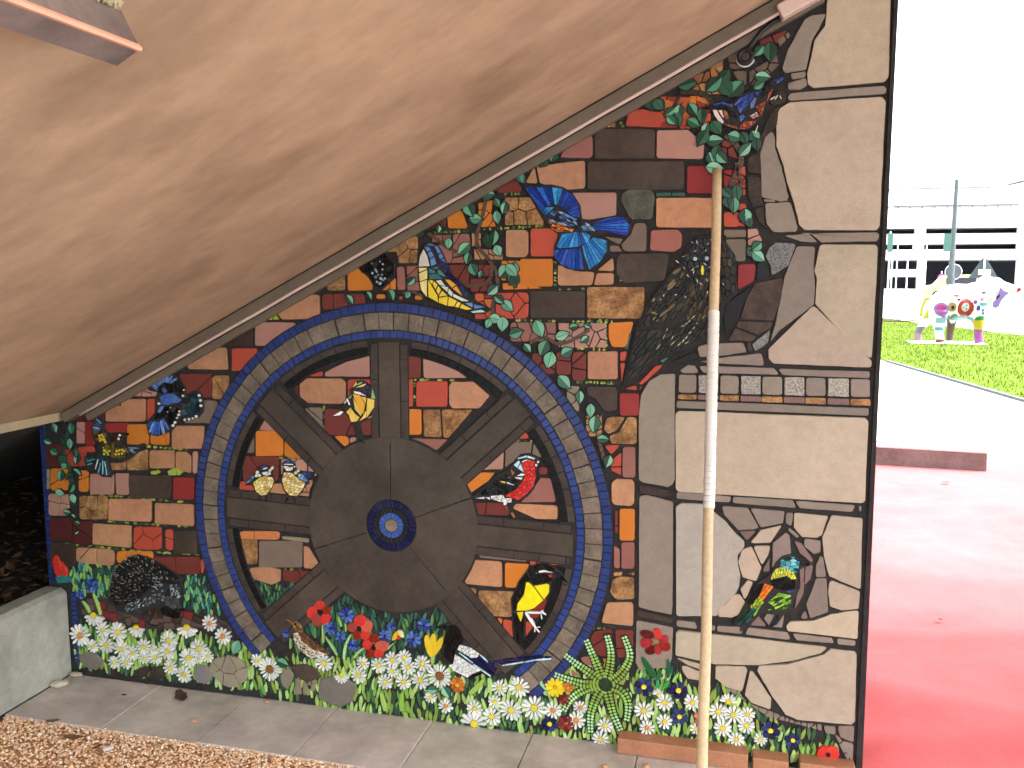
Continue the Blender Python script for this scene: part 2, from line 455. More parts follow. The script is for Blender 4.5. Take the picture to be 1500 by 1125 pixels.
BRICKS = """T,1,6|-4178,2874,-3883,2880,-3876,2700,-4234,2695,-4250,2758
D,2,3|-4317,2662,-4025,2671,-4033,2475,-4327,2464
S,2,6|-4021,2656,-3868,2660,-3876,2466,-4029,2461
G,1,6|-4285,2448,-4015,2458,-4023,2269,-4294,2258
P,4,2|-4652,2557,-4516,2510,-4529,2466,-4818,2459
T,1,12|-5022,2434,-4639,2448,-4649,2255,-5035,2239
R,1,3|-4625,2448,-4500,2453,-4510,2266,-4635,2261
E,2,3|-5027,2369,-5045,2244,-5388,2229,-5281,2269
C,1,3|-5035,2231,-4811,2241,-4816,2156,-5040,2146
D2,1,4|-5231,2236,-5137,2240,-5151,2033,-5244,2028
O,1,6|-4828,2230,-4620,2239,-4630,2066,-4838,2055
O,2,6|-4606,2239,-4432,2240,-4441,2068,-4616,2066
T,1,6|-4409,2235,-4110,2248,-4119,2057,-4419,2043
P,2,4|-5315,2227,-5235,2230,-5247,2046,-5327,2042
R,1,6|-5343,1969,-5336,2006,-5171,2036,-5142,1976
E,2,3|-5631,2028,-5464,2036,-5479,1834,-5646,1825
R2,4,3|-5455,1991,-5236,2002,-5246,1851,-5465,1839
S,1,6|-5012,1941,-4856,1949,-4863,1840,-5019,1831
S,1,6|-4848,1959,-4642,2031,-4652,1848,-4854,1840
T,1,6|-4626,2023,-4393,2035,-4401,1880,-4635,1867
T,1,6|-4384,2025,-4286,2026,-4239,1990,-4246,1846,-4391,1877
P,1,6|-4227,2033,-4178,2035,-4187,1850,-4236,1847
O,3,6|-5603,1818,-5415,1829,-5429,1632,-5618,1620
O,2,6|-5321,1816,-5223,1821,-5235,1633,-5334,1627
G2,2,2|-5642,1811,-5612,1812,-5625,1633,-5656,1631
P,1,9|-5212,1795,-4979,1808,-4990,1626,-5224,1612
P,1,7|-4967,1812,-4839,1819,-4842,1632,-4966,1624
K,1,6|-4828,1802,-4430,1825,-4440,1626,-4840,1600
C,1,6|-4419,1808,-4221,1819,-4230,1630,-4428,1617
P,4,6|-5639,1595,-5431,1608,-5444,1413,-5653,1399
S,5,6|-5330,1596,-5049,1614,-5062,1407,-5344,1387
T,1,14|-5044,1590,-4631,1610,-4641,1415,-5056,1400
T,1,12|-4602,1583,-4234,1595,-4243,1407,-4612,1402
E,1,3|-5643,1384,-5419,1400,-5433,1200,-5658,1183
E,2,3|-5413,1375,-5219,1388,-5233,1178,-5427,1163
T,1,10|-5215,1366,-4837,1375,-4848,1177,-5227,1179
R,4,8|-4817,1366,-4546,1385,-4557,1186,-4828,1164
R,2,6|-4513,1366,-4437,1372,-4446,1191,-4522,1185
K,1,6|-4433,1363,-4209,1380,-4218,1177,-4443,1158
K,1,6|-5655,1159,-5400,1178,-5415,968,-5671,946
T,3,9|-5394,1145,-5013,1153,-5022,1005,-5404,1006
O,3,8|-4993,1142,-4638,1170,-4644,1060,-4999,1031
D,2,6|-4647,1124,-4199,1160,-4206,1007,-4655,968
R,1,6|-4201,1117,-4180,1146,-4157,1085,-4176,1020,-4196,1018
K2,1,4|-3997,2888,-3848,2957,-3645,3055,-3651,2895
P,1,6|-3627,3085,-3282,3087,-3288,2903,-3634,2896
T,1,10|-3444,3170,-3244,3271,-3178,3298,-3073,3299,-3073,3111,-3397,3103
D,3,6|-3052,3307,-2700,3309,-2703,3186,-3055,3182
R,1,6|-3839,2876,-3613,2881,-3620,2698,-3846,2692
G,1,6|-4089,2451,-3981,2455,-3989,2267,-4098,2262
L,2,2|-3512,3132,-3461,3162,-3413,3103,-3513,3099
P,1,8|-3048,2707,-2869,2793,-2670,2847,-2673,2680,-3046,2674
R,1,6|-3171,2681,-3064,2721,-3062,2673,-3167,2670
T,1,10|-3197,2657,-2912,2666,-2873,2637,-2876,2495,-2909,2464,-3194,2461,-3263,2511,-3264,2610
R,3,6|-2859,2660,-2657,2666,-2660,2510,-2863,2503
E,1,6|-3317,2585,-3272,2610,-3275,2518,-3299,2525
G,2,6|-3225,2429,-3072,2435,-3076,2260,-3230,2253
D,2,6|-3056,2428,-2654,2443,-2657,2234,-3061,2215
O,1,8|-2988,2218,-2882,2223,-2854,2194,-2860,2141,-2900,2136
P,1,6|-2850,2214,-2794,2217,-2795,2165,-2851,2163
P,1,4|-3539,2363,-3405,2230,-3628,2231
O,1,11|-3654,2227,-3412,2237,-3418,2033,-3662,2020
O,1,8|-3401,2199,-3254,2083,-3265,2016,-3412,2033
G,1,3|-3699,2162,-3668,2179,-3673,2046,-3747,2042
D,3,6|-3773,2018,-3457,2034,-3464,1831,-3781,1812
P,2,6|-3441,2011,-3215,2023,-3218,1892,-3445,1879
P,2,6|-3205,2016,-3149,2004,-3104,1945,-3136,1889,-3208,1895
R,1,5|-3816,1810,-3652,1820,-3657,1685,-3822,1674
T,1,6|-3541,1810,-3388,1820,-3392,1685,-3546,1675
T,3,6|-3304,1825,-3153,1872,-3202,1769,-3211,1687,-3308,1692
G,1,4|-3254,2106,-3213,2077,-3157,2019,-3256,2017
O2,2,8|-3832,1402,-3469,1429,-3471,1355,-3835,1327
G2,1,4|-3453,1390,-3216,1387,-3214,1348,-3454,1358
S,1,9|-3825,1330,-3669,1342,-3677,1135,-3833,1122
G,1,5|-3657,1335,-3272,1364,-3279,1141,-3666,1109
T,1,8|-3265,1325,-3226,1320,-3130,1178,-3139,1134,-3270,1139
T,1,9|-3757,1101,-3582,1127,-3470,1112,-3474,1012,-3553,973,-3725,1009
D,2,5|-3458,1110,-3156,1123,-3287,973,-3346,1008,-3456,1022
D,1,6|-2377,2854,-2267,2856,-2269,2685,-2380,2682
P,1,5|-2252,2837,-2138,2834,-2010,2779,-1903,2696,-2246,2683
R,1,3|-2374,2675,-2330,2676,-2333,2467,-2376,2466
R,1,8|-2306,2662,-2059,2670,-2060,2476,-2308,2467
T,1,9|-2026,2668,-1861,2673,-1731,2569,-1817,2473,-2027,2465,-2051,2503,-2050,2634
O,1,12|-2373,2450,-2264,2454,-2266,2256,-2376,2251
S,1,9|-2253,2451,-2118,2457,-2108,2244,-2251,2242
S,1,5|-2109,2457,-1862,2464,-2056,2242,-2099,2243
M,1,4|-2359,2228,-2056,2234,-2148,2143
R,1,5|-1505,2376,-1432,2266,-1622,2257
G,1,6|-1616,2238,-1413,2244,-1427,2140,-1566,2082,-1622,2035
G,1,4|-1406,2244,-1333,2130,-1420,2140
P,1,6|-1669,2207,-1640,2201,-1629,2173,-1632,2027,-1848,2012
O,1,6|-1864,1996,-1691,2002,-1744,1933,-1887,1828,-1942,1943
D,1,6|-1368,2063,-1296,2067,-1296,2005,-1368,2001
M,1,6|-1354,1985,-1274,1982,-1232,1808,-1506,1786,-1418,1879
D,2,7|-1857,1768,-1624,1779,-1565,1680,-1850,1670
T2,1,9|-1543,1777,-1222,1786,-1221,1677,-1388,1670,-1562,1739
G,1,9|-1828,1403,-1443,1393,-1446,1338,-1820,1340
R,3,4|-1431,1387,-1219,1404,-1218,1333,-1431,1315
T,1,9|-1874,1324,-1662,1329,-1642,1313,-1639,1126,-1943,1125
O,1,10|-1621,1323,-1428,1324,-1467,1235,-1534,1131,-1621,1128
S,1,2|-1905,1105,-1842,1096,-1847,1038
S,1,7|-1829,1090,-1534,1106,-1563,902,-1715,895,-1829,1024
O,1,3|-1687,890,-1639,883,-1642,826
R,1,3|-1634,883,-1556,877,-1556,720,-1634,824
R,1,6|-1462,887,-1362,870,-1461,730
D2,2,3|-1429,998,-1311,1084,-1282,1028,-1370,914,-1429,908
R,6,4|-1847,3317,-1713,3318,-1713,3129,-1848,3127
R,5,7|-1691,3325,-1446,3327,-1446,3137,-1691,3134
K,1,12|-1437,3338,-1040,3340,-1038,3145,-1436,3140
S,1,12|-1028,3368,-625,3370,-621,3149,-1025,3144
M,6,5|-1582,3111,-1247,3116,-1246,2978,-1582,2971
P,11,4|-1229,3112,-886,3117,-883,2940,-1227,2932
O,1,9|-873,3118,-694,3130,-733,2973,-753,2944,-845,2945,-871,3005
D,3,6|-1423,2893,-1249,2897,-1248,2741,-1422,2736
D,2,6|-1244,2908,-1136,2911,-1134,2740,-1243,2737
D,3,8|-1130,2911,-1025,2913,-1023,2699,-1128,2695
T,1,13|-1018,2915,-802,2919,-799,2720,-1015,2713
K,1,8|-1019,2667,-819,2670,-797,2639,-802,2496,-888,2485,-960,2576,-1018,2603
G2,3,4|-1165,2662,-1074,2665,-1072,2483,-1164,2479
S2,8,3|-1023,2457,-908,2462,-906,2308,-1021,2302
S,1,6|-844,2454,-738,2458,-800,2355,-864,2323,-893,2365,-880,2438
S,1,5|-728,2458,-660,2454,-657,2264,-841,2255,-859,2316,-786,2348
R,1,3|-891,2246,-770,2255,-840,2172
R,2,3|-842,2136,-766,2205,-763,2029,-838,2063
M,1,6|-760,2241,-666,2246,-662,2022,-756,2017
T,1,8|-801,2007,-687,2010,-668,1985,-666,1840,-691,1813,-806,1813,-832,1836,-834,1975
D,2,3|-808,1779,-782,1781,-779,1608,-805,1606
O,1,12|-774,1791,-662,1799,-658,1561,-770,1552
M,1,7|-758,1546,-660,1553,-657,1353,-755,1345
M,1,6|-811,1520,-764,1493,-760,1345,-808,1348
S,1,3|-812,1318,-740,1328,-745,1298,-812,1283
S,1,3|-730,1317,-656,1331,-656,1300
S,1,8|-819,1257,-768,1289,-660,1294,-653,1129,-780,1110,-832,1158
T,1,8|-853,1089,-671,1106,-659,1077,-657,923,-894,925
D,2,5|-938,859,-835,893,-805,873,-831,664,-943,682,-974,802
D,2,5|-794,889,-653,899,-656,691,-773,670
M,1,4|-1052,646,-958,672,-942,576,-993,570
O,1,3|-888,657,-828,659,-842,595
M,1,3|-1116,556,-1036,505,-1108,495
S,4,4|-2346,3734,-2279,3727,-2285,3531,-2429,3533,-2447,3614,-2521,3614
S,1,4|-2863,3461,-2863,3328,-3011,3327,-3010,3380
O,1,5|-2840,3487,-2750,3508,-2638,3394,-2639,3333,-2843,3328
O,2,3|-2456,3429,-2456,3336,-2570,3333
E,1,4|-2882,3308,-2703,3309,-2705,3217,-2884,3215
O,1,6|-2614,3305,-2539,3305,-2539,3268,-2615,3267
R,1,3|-2433,3292,-2399,3292,-2399,3264,-2433,3264
O,1,3|-2308,3300,-2247,3300,-2247,3265,-2309,3265
M,1,5|-2448,3510,-2386,3512,-2376,3336,-2444,3334
M,3,4|-2371,3516,-2281,3518,-2265,3331,-2364,3331
E,3,3|-2063,3861,-2066,3791,-2242,3767,-2150,3811
M,2,3|-2169,3738,-2024,3736,-2025,3680,-2169,3681
M,2,6|-2012,3745,-1881,3744,-1881,3656,-2013,3657
M,3,5|-2139,3669,-1911,3668,-1912,3532,-2140,3533
D,3,5|-2056,3524,-1888,3524,-1889,3351,-2057,3350
D,3,6|-1882,3524,-1716,3524,-1716,3436,-1882,3436
D,2,6|-1882,3424,-1716,3425,-1716,3327,-1883,3325
O,1,6|-2053,3872,-1945,3917,-1899,3797,-1910,3778,-2048,3779
O,5,4|-1821,3957,-1704,3983,-1722,3900,-1687,3789,-1816,3785
T,3,3|-1869,3749,-1798,3749,-1798,3650,-1869,3651
T,5,4|-1852,3634,-1638,3632,-1637,3556,-1852,3557
T,1,8|-1616,3768,-1469,3769,-1449,3747,-1448,3597,-1475,3571,-1616,3574
D,1,4|-1681,4054,-1536,4125,-1490,4028,-1675,4021
S,5,3|-1623,3994,-1476,3994,-1437,3990,-1337,3825,-1344,3797,-1622,3800
O,4,5|-1654,3552,-1506,3552,-1506,3406,-1654,3406
O,1,9|-1512,3565,-1270,3564,-1269,3366,-1512,3365
O,3,4|-1642,3390,-1501,3401,-1341,3355,-1636,3341
R,1,7|-755,4557,-657,4562,-525,4531,-530,4433,-778,4450
R,3,3|-524,4490,-471,4488,-469,4428,-522,4430
R,9,3|-524,4618,-358,4611,-354,4424,-520,4430
O,2,4|-356,4631,-297,4634,-234,4578,-349,4566
M,1,8|-1173,4354,-1015,4406,-998,4381,-998,4265,-1019,4245,-1233,4254
S,3,2|-903,4479,-841,4509,-840,4447,-915,4450
K,1,5|-988,4446,-575,4430,-571,4228,-985,4240
K,1,12|-1035,4230,-376,4210,-371,4018,-1033,4032
P,1,5|-566,4420,-357,4415,-247,4319,-250,4216,-564,4231
T,1,3|-1477,4089,-1408,4203,-1382,4083
T,1,7|-1396,4209,-1051,4236,-1046,4042,-1190,4035,-1372,4083
P,1,4|-1151,4020,-827,4015,-828,3853,-1071,3819
Z,1,10|-795,4002,-746,4032,-587,4029,-565,3973,-581,3827,-730,3827,-775,3904,-804,3953
C,1,8|-359,4180,-178,4175,-172,3990,-355,3993
T2,1,13|-561,3973,-160,3965,-154,3764,-557,3769
N,2,2|-562,4007,-365,4003,-364,3974,-562,3978
M2,1,9|-591,3756,-407,3758,-376,3721,-380,3635,-434,3605,-595,3615
G,1,7|-704,3806,-630,3803,-618,3778,-616,3609,-770,3609,-799,3656,-728,3730
G,1,3|-917,3717,-771,3700,-802,3656,-866,3682
G,1,3|-875,3654,-812,3650,-776,3606,-871,3607
K,1,9|-788,3596,-483,3602,-458,3580,-485,3407,-772,3391,-821,3456,-823,3569
R,1,7|-1436,3778,-1237,3775,-1235,3577,-1435,3577
T,1,5|-1237,3526,-1119,3481,-971,3471,-991,3374,-1236,3373
T,1,4|-962,3478,-845,3575,-837,3473
T,1,4|-961,3465,-837,3465,-838,3381,-981,3374
R,1,3|-577,4546,-529,4533,-513,4438,-575,4438
R,9,3|-549,4639,-429,4633,-424,4428,-544,4432
O3,9,3|-429,4629,-213,4619,-207,4413,-424,4421
O4,9,3|-415,4649,-364,4753,-257,4780,-139,4820,-149,4715,-133,4629
S,1,3|-245,4815,-140,4870,-138,4794,-228,4788
D,2,3|85,4963,256,5019,208,4943,158,4920,87,4922
G3,3,4|-114,4884,16,4909,71,4822,-46,4786,-99,4794
G3,1,4|-85,4778,13,4779,10,4671,-43,4710
G3,6,4|20,4766,198,4866,213,4801,89,4677,30,4680
G,2,2|195,4956,263,5006,277,4977,209,4911
D,3,4|-138,4344,-71,4328,-21,4206,-135,4250
C,4,4|-119,4146,-19,4143,-15,4025,-115,4027
R,1,4|-111,3871,-6,3869,-3,3767,-108,3769
R,1,3|-25,3924,38,3923,39,3875,-24,3876
R,4,3|-19,4166,23,4165,29,3977,-13,3978
R,1,2|-8,3801,39,3801,40,3771,-7,3771
G,1,3|-107,3755,40,3753,42,3706,-106,3707
G,1,4|-93,3691,43,3690,48,3540,-89,3540
G,1,3|-95,3747,41,3745,43,3698,-94,3699
P,3,4|48,3759,112,3758,147,3679,104,3613,57,3573
C,1,4|-10,3523,113,3527,104,3411,-4,3344
R,1,3|-788,2916,-732,2924,-752,2849,-787,2848
R,1,3|-787,2838,-744,2842,-774,2682
R,1,2|-762,2654,-672,2686,-657,2644
R,1,3|-658,2693,-542,2823,-480,2839,-534,2774,-630,2684
R,1,2|-648,2675,-628,2679,-647,2641
C,1,5|-787,2625,-647,2630,-644,2466,-785,2461
N,1,3|-767,2937,-720,3064,-706,3037,-732,2931
N2,1,3|-515,2856,-481,2888,-444,2889,-487,2843
A,2,3|-1279,667,-1240,718,-1207,701,-1210,661,-1246,636
A,3,4|-1380,533,-1265,580,-1238,563,-1284,476,-1317,469
A,2,3|-1420,488,-1384,512,-1364,481,-1373,405
A,2,3|-1252,602,-1213,620,-1199,554,-1232,564
L,2,3|-4628,1846,-4561,1862,-4528,1843,-4573,1817,-4623,1818
L,2,3|-4472,1855,-4390,1894,-4313,1860,-4354,1826,-4454,1817"""
STONES = """A,1,3|-404,2773,-507,2765,-581,2715,-636,2617,-649,2461,-640,2010,-614,1992,-437,1968,-404,1990,-388,2025
A,1,5|-633,1894,-579,1901,-403,1868,-393,1850,-383,1199,-383,1036,-623,1072
KB,1,2|-638,1976,-427,1944,-407,1906,-449,1893,-627,1912
KB,1,3|-634,1052,-383,1017,-375,973,-633,1001
B,1,6|-370,2514,845,2516,865,2490,868,1954,847,1936,-356,1938,-380,1959,-393,2493
A,1,3|-374,1938,-149,1931,-145,1885,-373,1888
A,1,3|-140,1931,3,1929,-9,1886,-138,1884
A,1,3|9,1929,405,1929,436,1874,11,1883
A,1,3|418,1927,810,1921,789,1872,453,1875
A,1,3|829,1913,845,1918,849,1884,835,1876
W,1,5|-340,1861,-168,1865,-126,1818,-35,1752,35,1671,97,1616,99,1579,56,1515,58,1469,80,1373,72,1285,55,1240,-17,1152,-70,1059,-355,1031,-377,1837
A2,1,3|-63,1858,114,1855,192,1719,155,1707,57,1692,-45,1795
A2,1,3|127,1855,359,1849,349,1763,202,1722
A3,1,3|57,1687,179,1701,114,1620
B,1,3|346,1753,271,1618,134,1607,203,1702
B,1,3|82,1557,146,1587,218,1439,188,1336,94,1359,59,1469
B,1,3|156,1588,272,1601,262,1532,220,1454
A2,1,3|368,1699,286,1619,289,1520,286,1433,335,1509,413,1555,395,1681
A3,1,3|231,1429,268,1515,275,1415,235,1405
A2,1,3|365,1837,412,1843,407,1739,365,1764
B,1,3|417,1841,642,1835,605,1700,571,1676,476,1676,421,1740
A2,1,3|389,1737,463,1679,444,1664,383,1716
A2,1,3|489,1667,597,1661,601,1580,559,1563,492,1611
A3,1,3|425,1648,475,1631,554,1524,548,1495,467,1560
B,1,3|658,1843,858,1835,868,1340,662,1415,624,1547,606,1683
A2,1,3|598,1556,622,1544,643,1407,578,1399,575,1483
A3,1,3|513,1492,559,1482,546,1385,503,1335,505,1435
A3,1,3|468,1484,504,1487,499,1352,478,1293
B,1,3|664,1374,683,1387,865,1326,862,1204,756,1184,678,1201,661,1300
A2,1,3|579,1392,647,1401,670,1162,551,1103,521,1204,556,1305
A3,1,3|516,1172,542,1099,486,1097
B,1,3|420,1069,575,1092,684,1146,780,1177,862,1192,865,989,410,999,395,1031
A3,1,3|461,1313,505,1374,502,1274,448,1154
B,1,3|76,1235,118,1181,94,1091,27,1058,-63,1056,-65,1127,-17,1150,38,1224
B,1,3|81,1272,127,1341,168,1330,130,1225,111,1195
A2,1,3|276,1123,382,1126,373,1017,286,1019,244,1076
A3,1,3|136,1058,202,1094,273,1018,151,1016
A,1,3|-352,1002,-224,1000,-201,949,-350,956
A,1,3|-176,987,-81,988,-80,949,-143,955
A,1,3|-70,989,122,998,96,944,-69,948
A,1,3|142,999,407,991,432,936,122,944
A,1,3|437,987,698,980,721,943,469,938
A,1,3|730,982,853,979,855,940,738,939
A,1,3|-637,971,-517,963,-374,943,-376,714,-403,636,-481,627,-611,597,-637,655
B,1,3|-334,929,681,912,637,864,442,784,215,729,-73,703,-355,739,-355,909
B,1,3|694,903,850,901,864,879,876,398,855,372,498,362,417,390,324,512,212,691,224,727,416,763,651,855
B,1,3|-73,694,131,709,148,684,127,563,115,521,1,544,-70,599
B,1,3|165,683,189,678,318,494,318,412,183,447,136,501
B,1,3|-348,722,-171,692,-162,648,-266,674
B,1,3|-311,669,-268,663,-162,630,-164,570,-263,573,-296,618
A2,1,3|668,342,751,345,754,284,690,290
A2,1,3|764,351,874,366,874,241,783,273
A2,1,3|791,245,874,234,874,94,839,148
A2,14,2|1,537,71,533,156,444,335,392,486,344,659,345,663,301,513,326,405,341,296,357,198,419
A2,3,2|747,286,783,269,852,138,841,99
B,1,6|494,5241,866,5213,881,4689,857,4659,430,4645,394,4669,388,4740,406,4829,426,4942,485,5027
A,1,5|358,5074,405,5096,490,5100,446,5005,411,4941,381,4760,247,4747,233,4780,261,4888
A,1,3|282,4743,381,4753,376,4715,296,4703
A,1,3|271,4685,383,4712,391,4663,350,4639,273,4640
A,1,4|287,4620,852,4640,871,4620,867,4589,289,4570,272,4591
B,1,6|286,4563,843,4571,869,4544,872,3764,853,3735,411,3743,375,3776,339,3917,289,4051,265,4158,215,4292,206,4463,226,4527
A,1,4|183,4389,204,4342,207,4276,250,4156,303,3958,297,3938,248,3932,133,3961,114,4242,139,4344
A,1,5|154,3921,317,3926,369,3756,357,3732,216,3731,168,3786
A,1,2|146,3950,219,3942,219,3926,147,3931
A,1,2|235,3936,317,3938,248,3926
KB,1,4|32,4215,122,4266,117,4229,128,4111,35,4124
KB,1,4|35,4108,122,4093,141,3907,76,3895,46,3976
KB,1,4|82,3885,144,3905,159,3786,200,3731,121,3800
KB,1,4|172,4504,222,4554,214,4423,116,4268,76,4270
KB,1,4|232,4644,265,4617,261,4565,184,4542,150,4583
A,1,4|373,3721,859,3725,873,3705,862,3667,517,3663,450,3721
A,1,4|280,3709,439,3719,499,3661,388,3668
Q,1,4|233,3667,362,3656,319,3513,215,3443,208,3507,170,3573,187,3626
A,1,4|367,3638,484,3637,478,3480,491,3415,491,3257,277,3081,218,3002,255,3161,296,3441
B,1,5|511,3650,853,3647,868,3628,865,2904,762,2968,496,3263,501,3428,482,3480,499,3572
B,1,6|487,3254,864,2894,866,2847,247,2858,213,2891,211,2956
KC,1,4|111,3398,290,3438,271,3255,236,3147,18,3154,62,3306
KC,1,3|5,3141,237,3138,219,3093,143,3048,-3,3101
KC,1,3|-9,3094,136,3038,98,3008,-57,3007
Q,1,3|102,2987,219,3091,209,2999,127,2936
A,1,4|-139,2989,46,2996,75,2931,-136,2896
KB,1,2|69,2996,92,3003,114,2939,81,2931
KD,1,6|-67,3265,61,3360,99,3387,14,3185,-74,3034,-92,3197
KD,1,4|120,3524,170,3560,207,3441,117,3414
KD,1,4|-433,2854,-265,2934,-243,2880,-351,2842
A,1,4|-259,2959,-179,2988,-170,2895,-243,2891
A,1,4|-243,2859,-83,2894,166,2928,189,2843,-81,2849
A,1,3|-349,2777,-374,2793,-320,2836,-269,2830,-240,2780
A,1,3|-249,2831,248,2831,295,2784,-211,2784
A,1,3|274,2825,855,2825,857,2778,310,2782
A,1,3|-389,2585,861,2580,863,2528,-388,2532
A,1,5|-379,2768,-260,2768,-257,2643,-376,2642
S,1,2|-381,2630,-254,2632,-253,2597,-380,2597
Q2,1,2|-244,2768,-112,2769,-109,2644,-241,2643
M3,1,2|-246,2631,-106,2633,-105,2596,-245,2596
A,1,5|-99,2769,23,2769,27,2645,-95,2644
S,1,2|-100,2633,30,2634,31,2596,-99,2596
Q2,1,2|38,2769,169,2770,173,2646,42,2645
M3,1,2|37,2634,176,2635,178,2596,38,2596
A,1,5|178,2770,306,2771,310,2647,183,2646
S,1,2|178,2635,313,2636,315,2595,179,2595
Q2,1,2|321,2771,449,2771,454,2648,326,2647
M3,1,2|321,2636,457,2637,459,2595,322,2595
A,1,5|458,2771,583,2772,588,2649,463,2648
S,1,2|459,2637,591,2638,593,2595,460,2595
Q2,1,2|598,2772,730,2772,735,2650,603,2649
M3,1,2|599,2638,738,2639,740,2595,600,2595
A,1,5|740,2772,860,2773,866,2651,745,2650
S,1,2|741,2639,869,2640,871,2594,743,2594"""
FIELD = """F,1,4|-5194,125,-5229,79,-5306,62,-5376,86,-5419,126,-5427,176,-5372,208,-5311,226,-5244,212,-5200,174
F2,1,4|-4119,158,-4135,110,-4183,71,-4244,70,-4289,94,-4304,137,-4285,184,-4240,227,-4177,230,-4134,201
F,1,4|-2852,137,-2886,66,-2975,17,-3079,30,-3172,70,-3164,152,-3142,236,-3034,272,-2924,268,-2838,218
KB,1,4|-4883,103,-4765,158,-4714,142,-4756,61,-4876,47
KB,1,4|-4746,66,-4699,157,-4620,175,-4565,129,-4585,66,-4705,43
LG,7,3|-4150,217,-4092,300,-3964,343,-3848,319,-3789,242,-3801,157,-3885,80,-3966,65,-4029,79,-4117,145
F3,1,3|-3505,208,-3472,278,-3416,293,-3378,240,-3406,162,-3442,103,-3493,152
KC,1,3|-3415,314,-3263,348,-3178,312,-3125,249,-3264,187,-3360,233
F3,1,3|-3370,216,-3318,205,-3313,82,-3374,66
F3,1,3|-3305,190,-3259,179,-3270,87,-3305,75
F3,1,3|-3233,183,-3172,223,-3201,121,-3235,116"""
PATHT = """KP,42,2|-5387,680,-5129,727,-5010,622,-4720,604,-4391,673,-4113,673,-3958,615,-3932,549,-4118,544,-4317,552,-4440,511,-4727,482,-5016,509,-5203,565,-5374,548"""
MOSS = """L,22|-1582,3125,-831,3122
L,8|-1168,2938,-890,2926
L,10|-1095,2692,-825,2692
L,6|-1025,3130,-869,3135
L,10|-1019,2696,-819,2687
L,9|-2163,3752,-1887,3763
L,14|-1792,3773,-1423,3786
L,7|-1622,3781,-1337,3792
L,7|-1254,3545,-1255,3366
L,6|-1236,3346,-1040,3354
L,8|-4661,2052,-4246,2039
L,16|-5324,1618,-4326,1605
L,16|-5213,1389,-4243,1400
L,10|-5504,1167,-4812,1156
L,10|-4812,1154,-4208,1172
L,8|-2377,2669,-2011,2677
L,7|-2318,2662,-2321,2464
L,5|-1610,2246,-1413,2248
L,8|-828,4508,-790,4447
L,5|-799,3450,-785,3393
L,3|-2374,2854,-2252,2857
L,4|-3458,2018,-3148,2027
L,4|-3445,1114,-3291,1121
L,5|-1581,3124,-1429,3128
L,5|-1640,4020,-1502,4017
L,7|-893,3138,-883,2947
L,3|-3063,2450,-3068,2260
L,6|-960,880,-803,889
L,4|-5405,1820,-5397,1638"""
STEMS = """V,11|-1757,4000,-1786,3857,-1828,3734,-1816,3645,-1745,3566,-1681,3464,-1681,3340,-1710,3227,-1705,3113
V,10|-1722,3521,-1722,3442,-1781,3385,-1900,3368
V,10|-2199,3749,-2079,3669,-1983,3612
V,9|-2401,3313,-2327,3327,-2241,3291
V,10|-1438,2963,-1338,3007,-1239,2967,-1140,2983,-1002,3068
V,10|-937,2306,-907,2209,-885,2125
KC,14|-416,4659,-307,4650,-240,4627,-205,4573
V,14|-112,4369,-30,4286,-7,4192,-50,4086,-69,4033
V,10|-34,4193,-24,4112,18,4044
N,12|-5361,2232,-5418,2095,-5452,1948,-5403,1794,-5398,1511
KC,9|-416,4639,-451,4570,-485,4500"""
GRASSES = """60,t,34|-5480,889,-5364,1021,-5309,1053,-5281,990,-5204,1034,-5018,1003,-5076,728,-5194,698,-5448,731
55,t,38|-4360,986,-4284,1038,-4178,984,-4087,820,-4004,692,-4211,681,-4373,717
60,d,20|-3717,1004,-3673,1003,-3536,963,-3346,1008,-3287,965,-3544,714,-3595,741
900,m,26|-5443,489,-5184,454,-4515,481,-3938,482,-3448,361,-3085,419,-2732,481,-2332,503,-2165,488,-1835,432,-1513,443,-1250,500,-1045,614,-666,568,-618,652,-519,611,-323,608,-225,552,-11,552,181,438,417,316,715,275,837,60,195,19,-758,65,-781,-46,-1299,-41,-2684,-19,-3955,74,-5471,79
170,d,24|-3391,615,-3137,720,-3016,834,-2925,965,-2782,884,-2611,834,-2385,829,-2106,932,-2040,874,-2109,539,-2389,463,-2733,441,-3085,419,-3326,375
26,d,60|-635,609,-593,630,-590,708,-536,637,-498,608,-457,629,-416,651,-412,728,-374,644,-332,627,-370,490,-612,517"""
FERN = """-853,462,-969,540,-1079,605,-1162,660
-853,462,-909,589,-951,683,-1007,803
-853,462,-822,599,-817,725,-852,854
-853,462,-747,552,-677,699,-726,853
-853,462,-1009,450,-1133,471,-1243,501
-853,462,-995,410,-1104,325,-1158,225
-853,462,-913,363,-959,215,-957,65
-853,462,-818,332,-789,237,-727,110
-853,462,-739,427,-684,335,-694,192"""
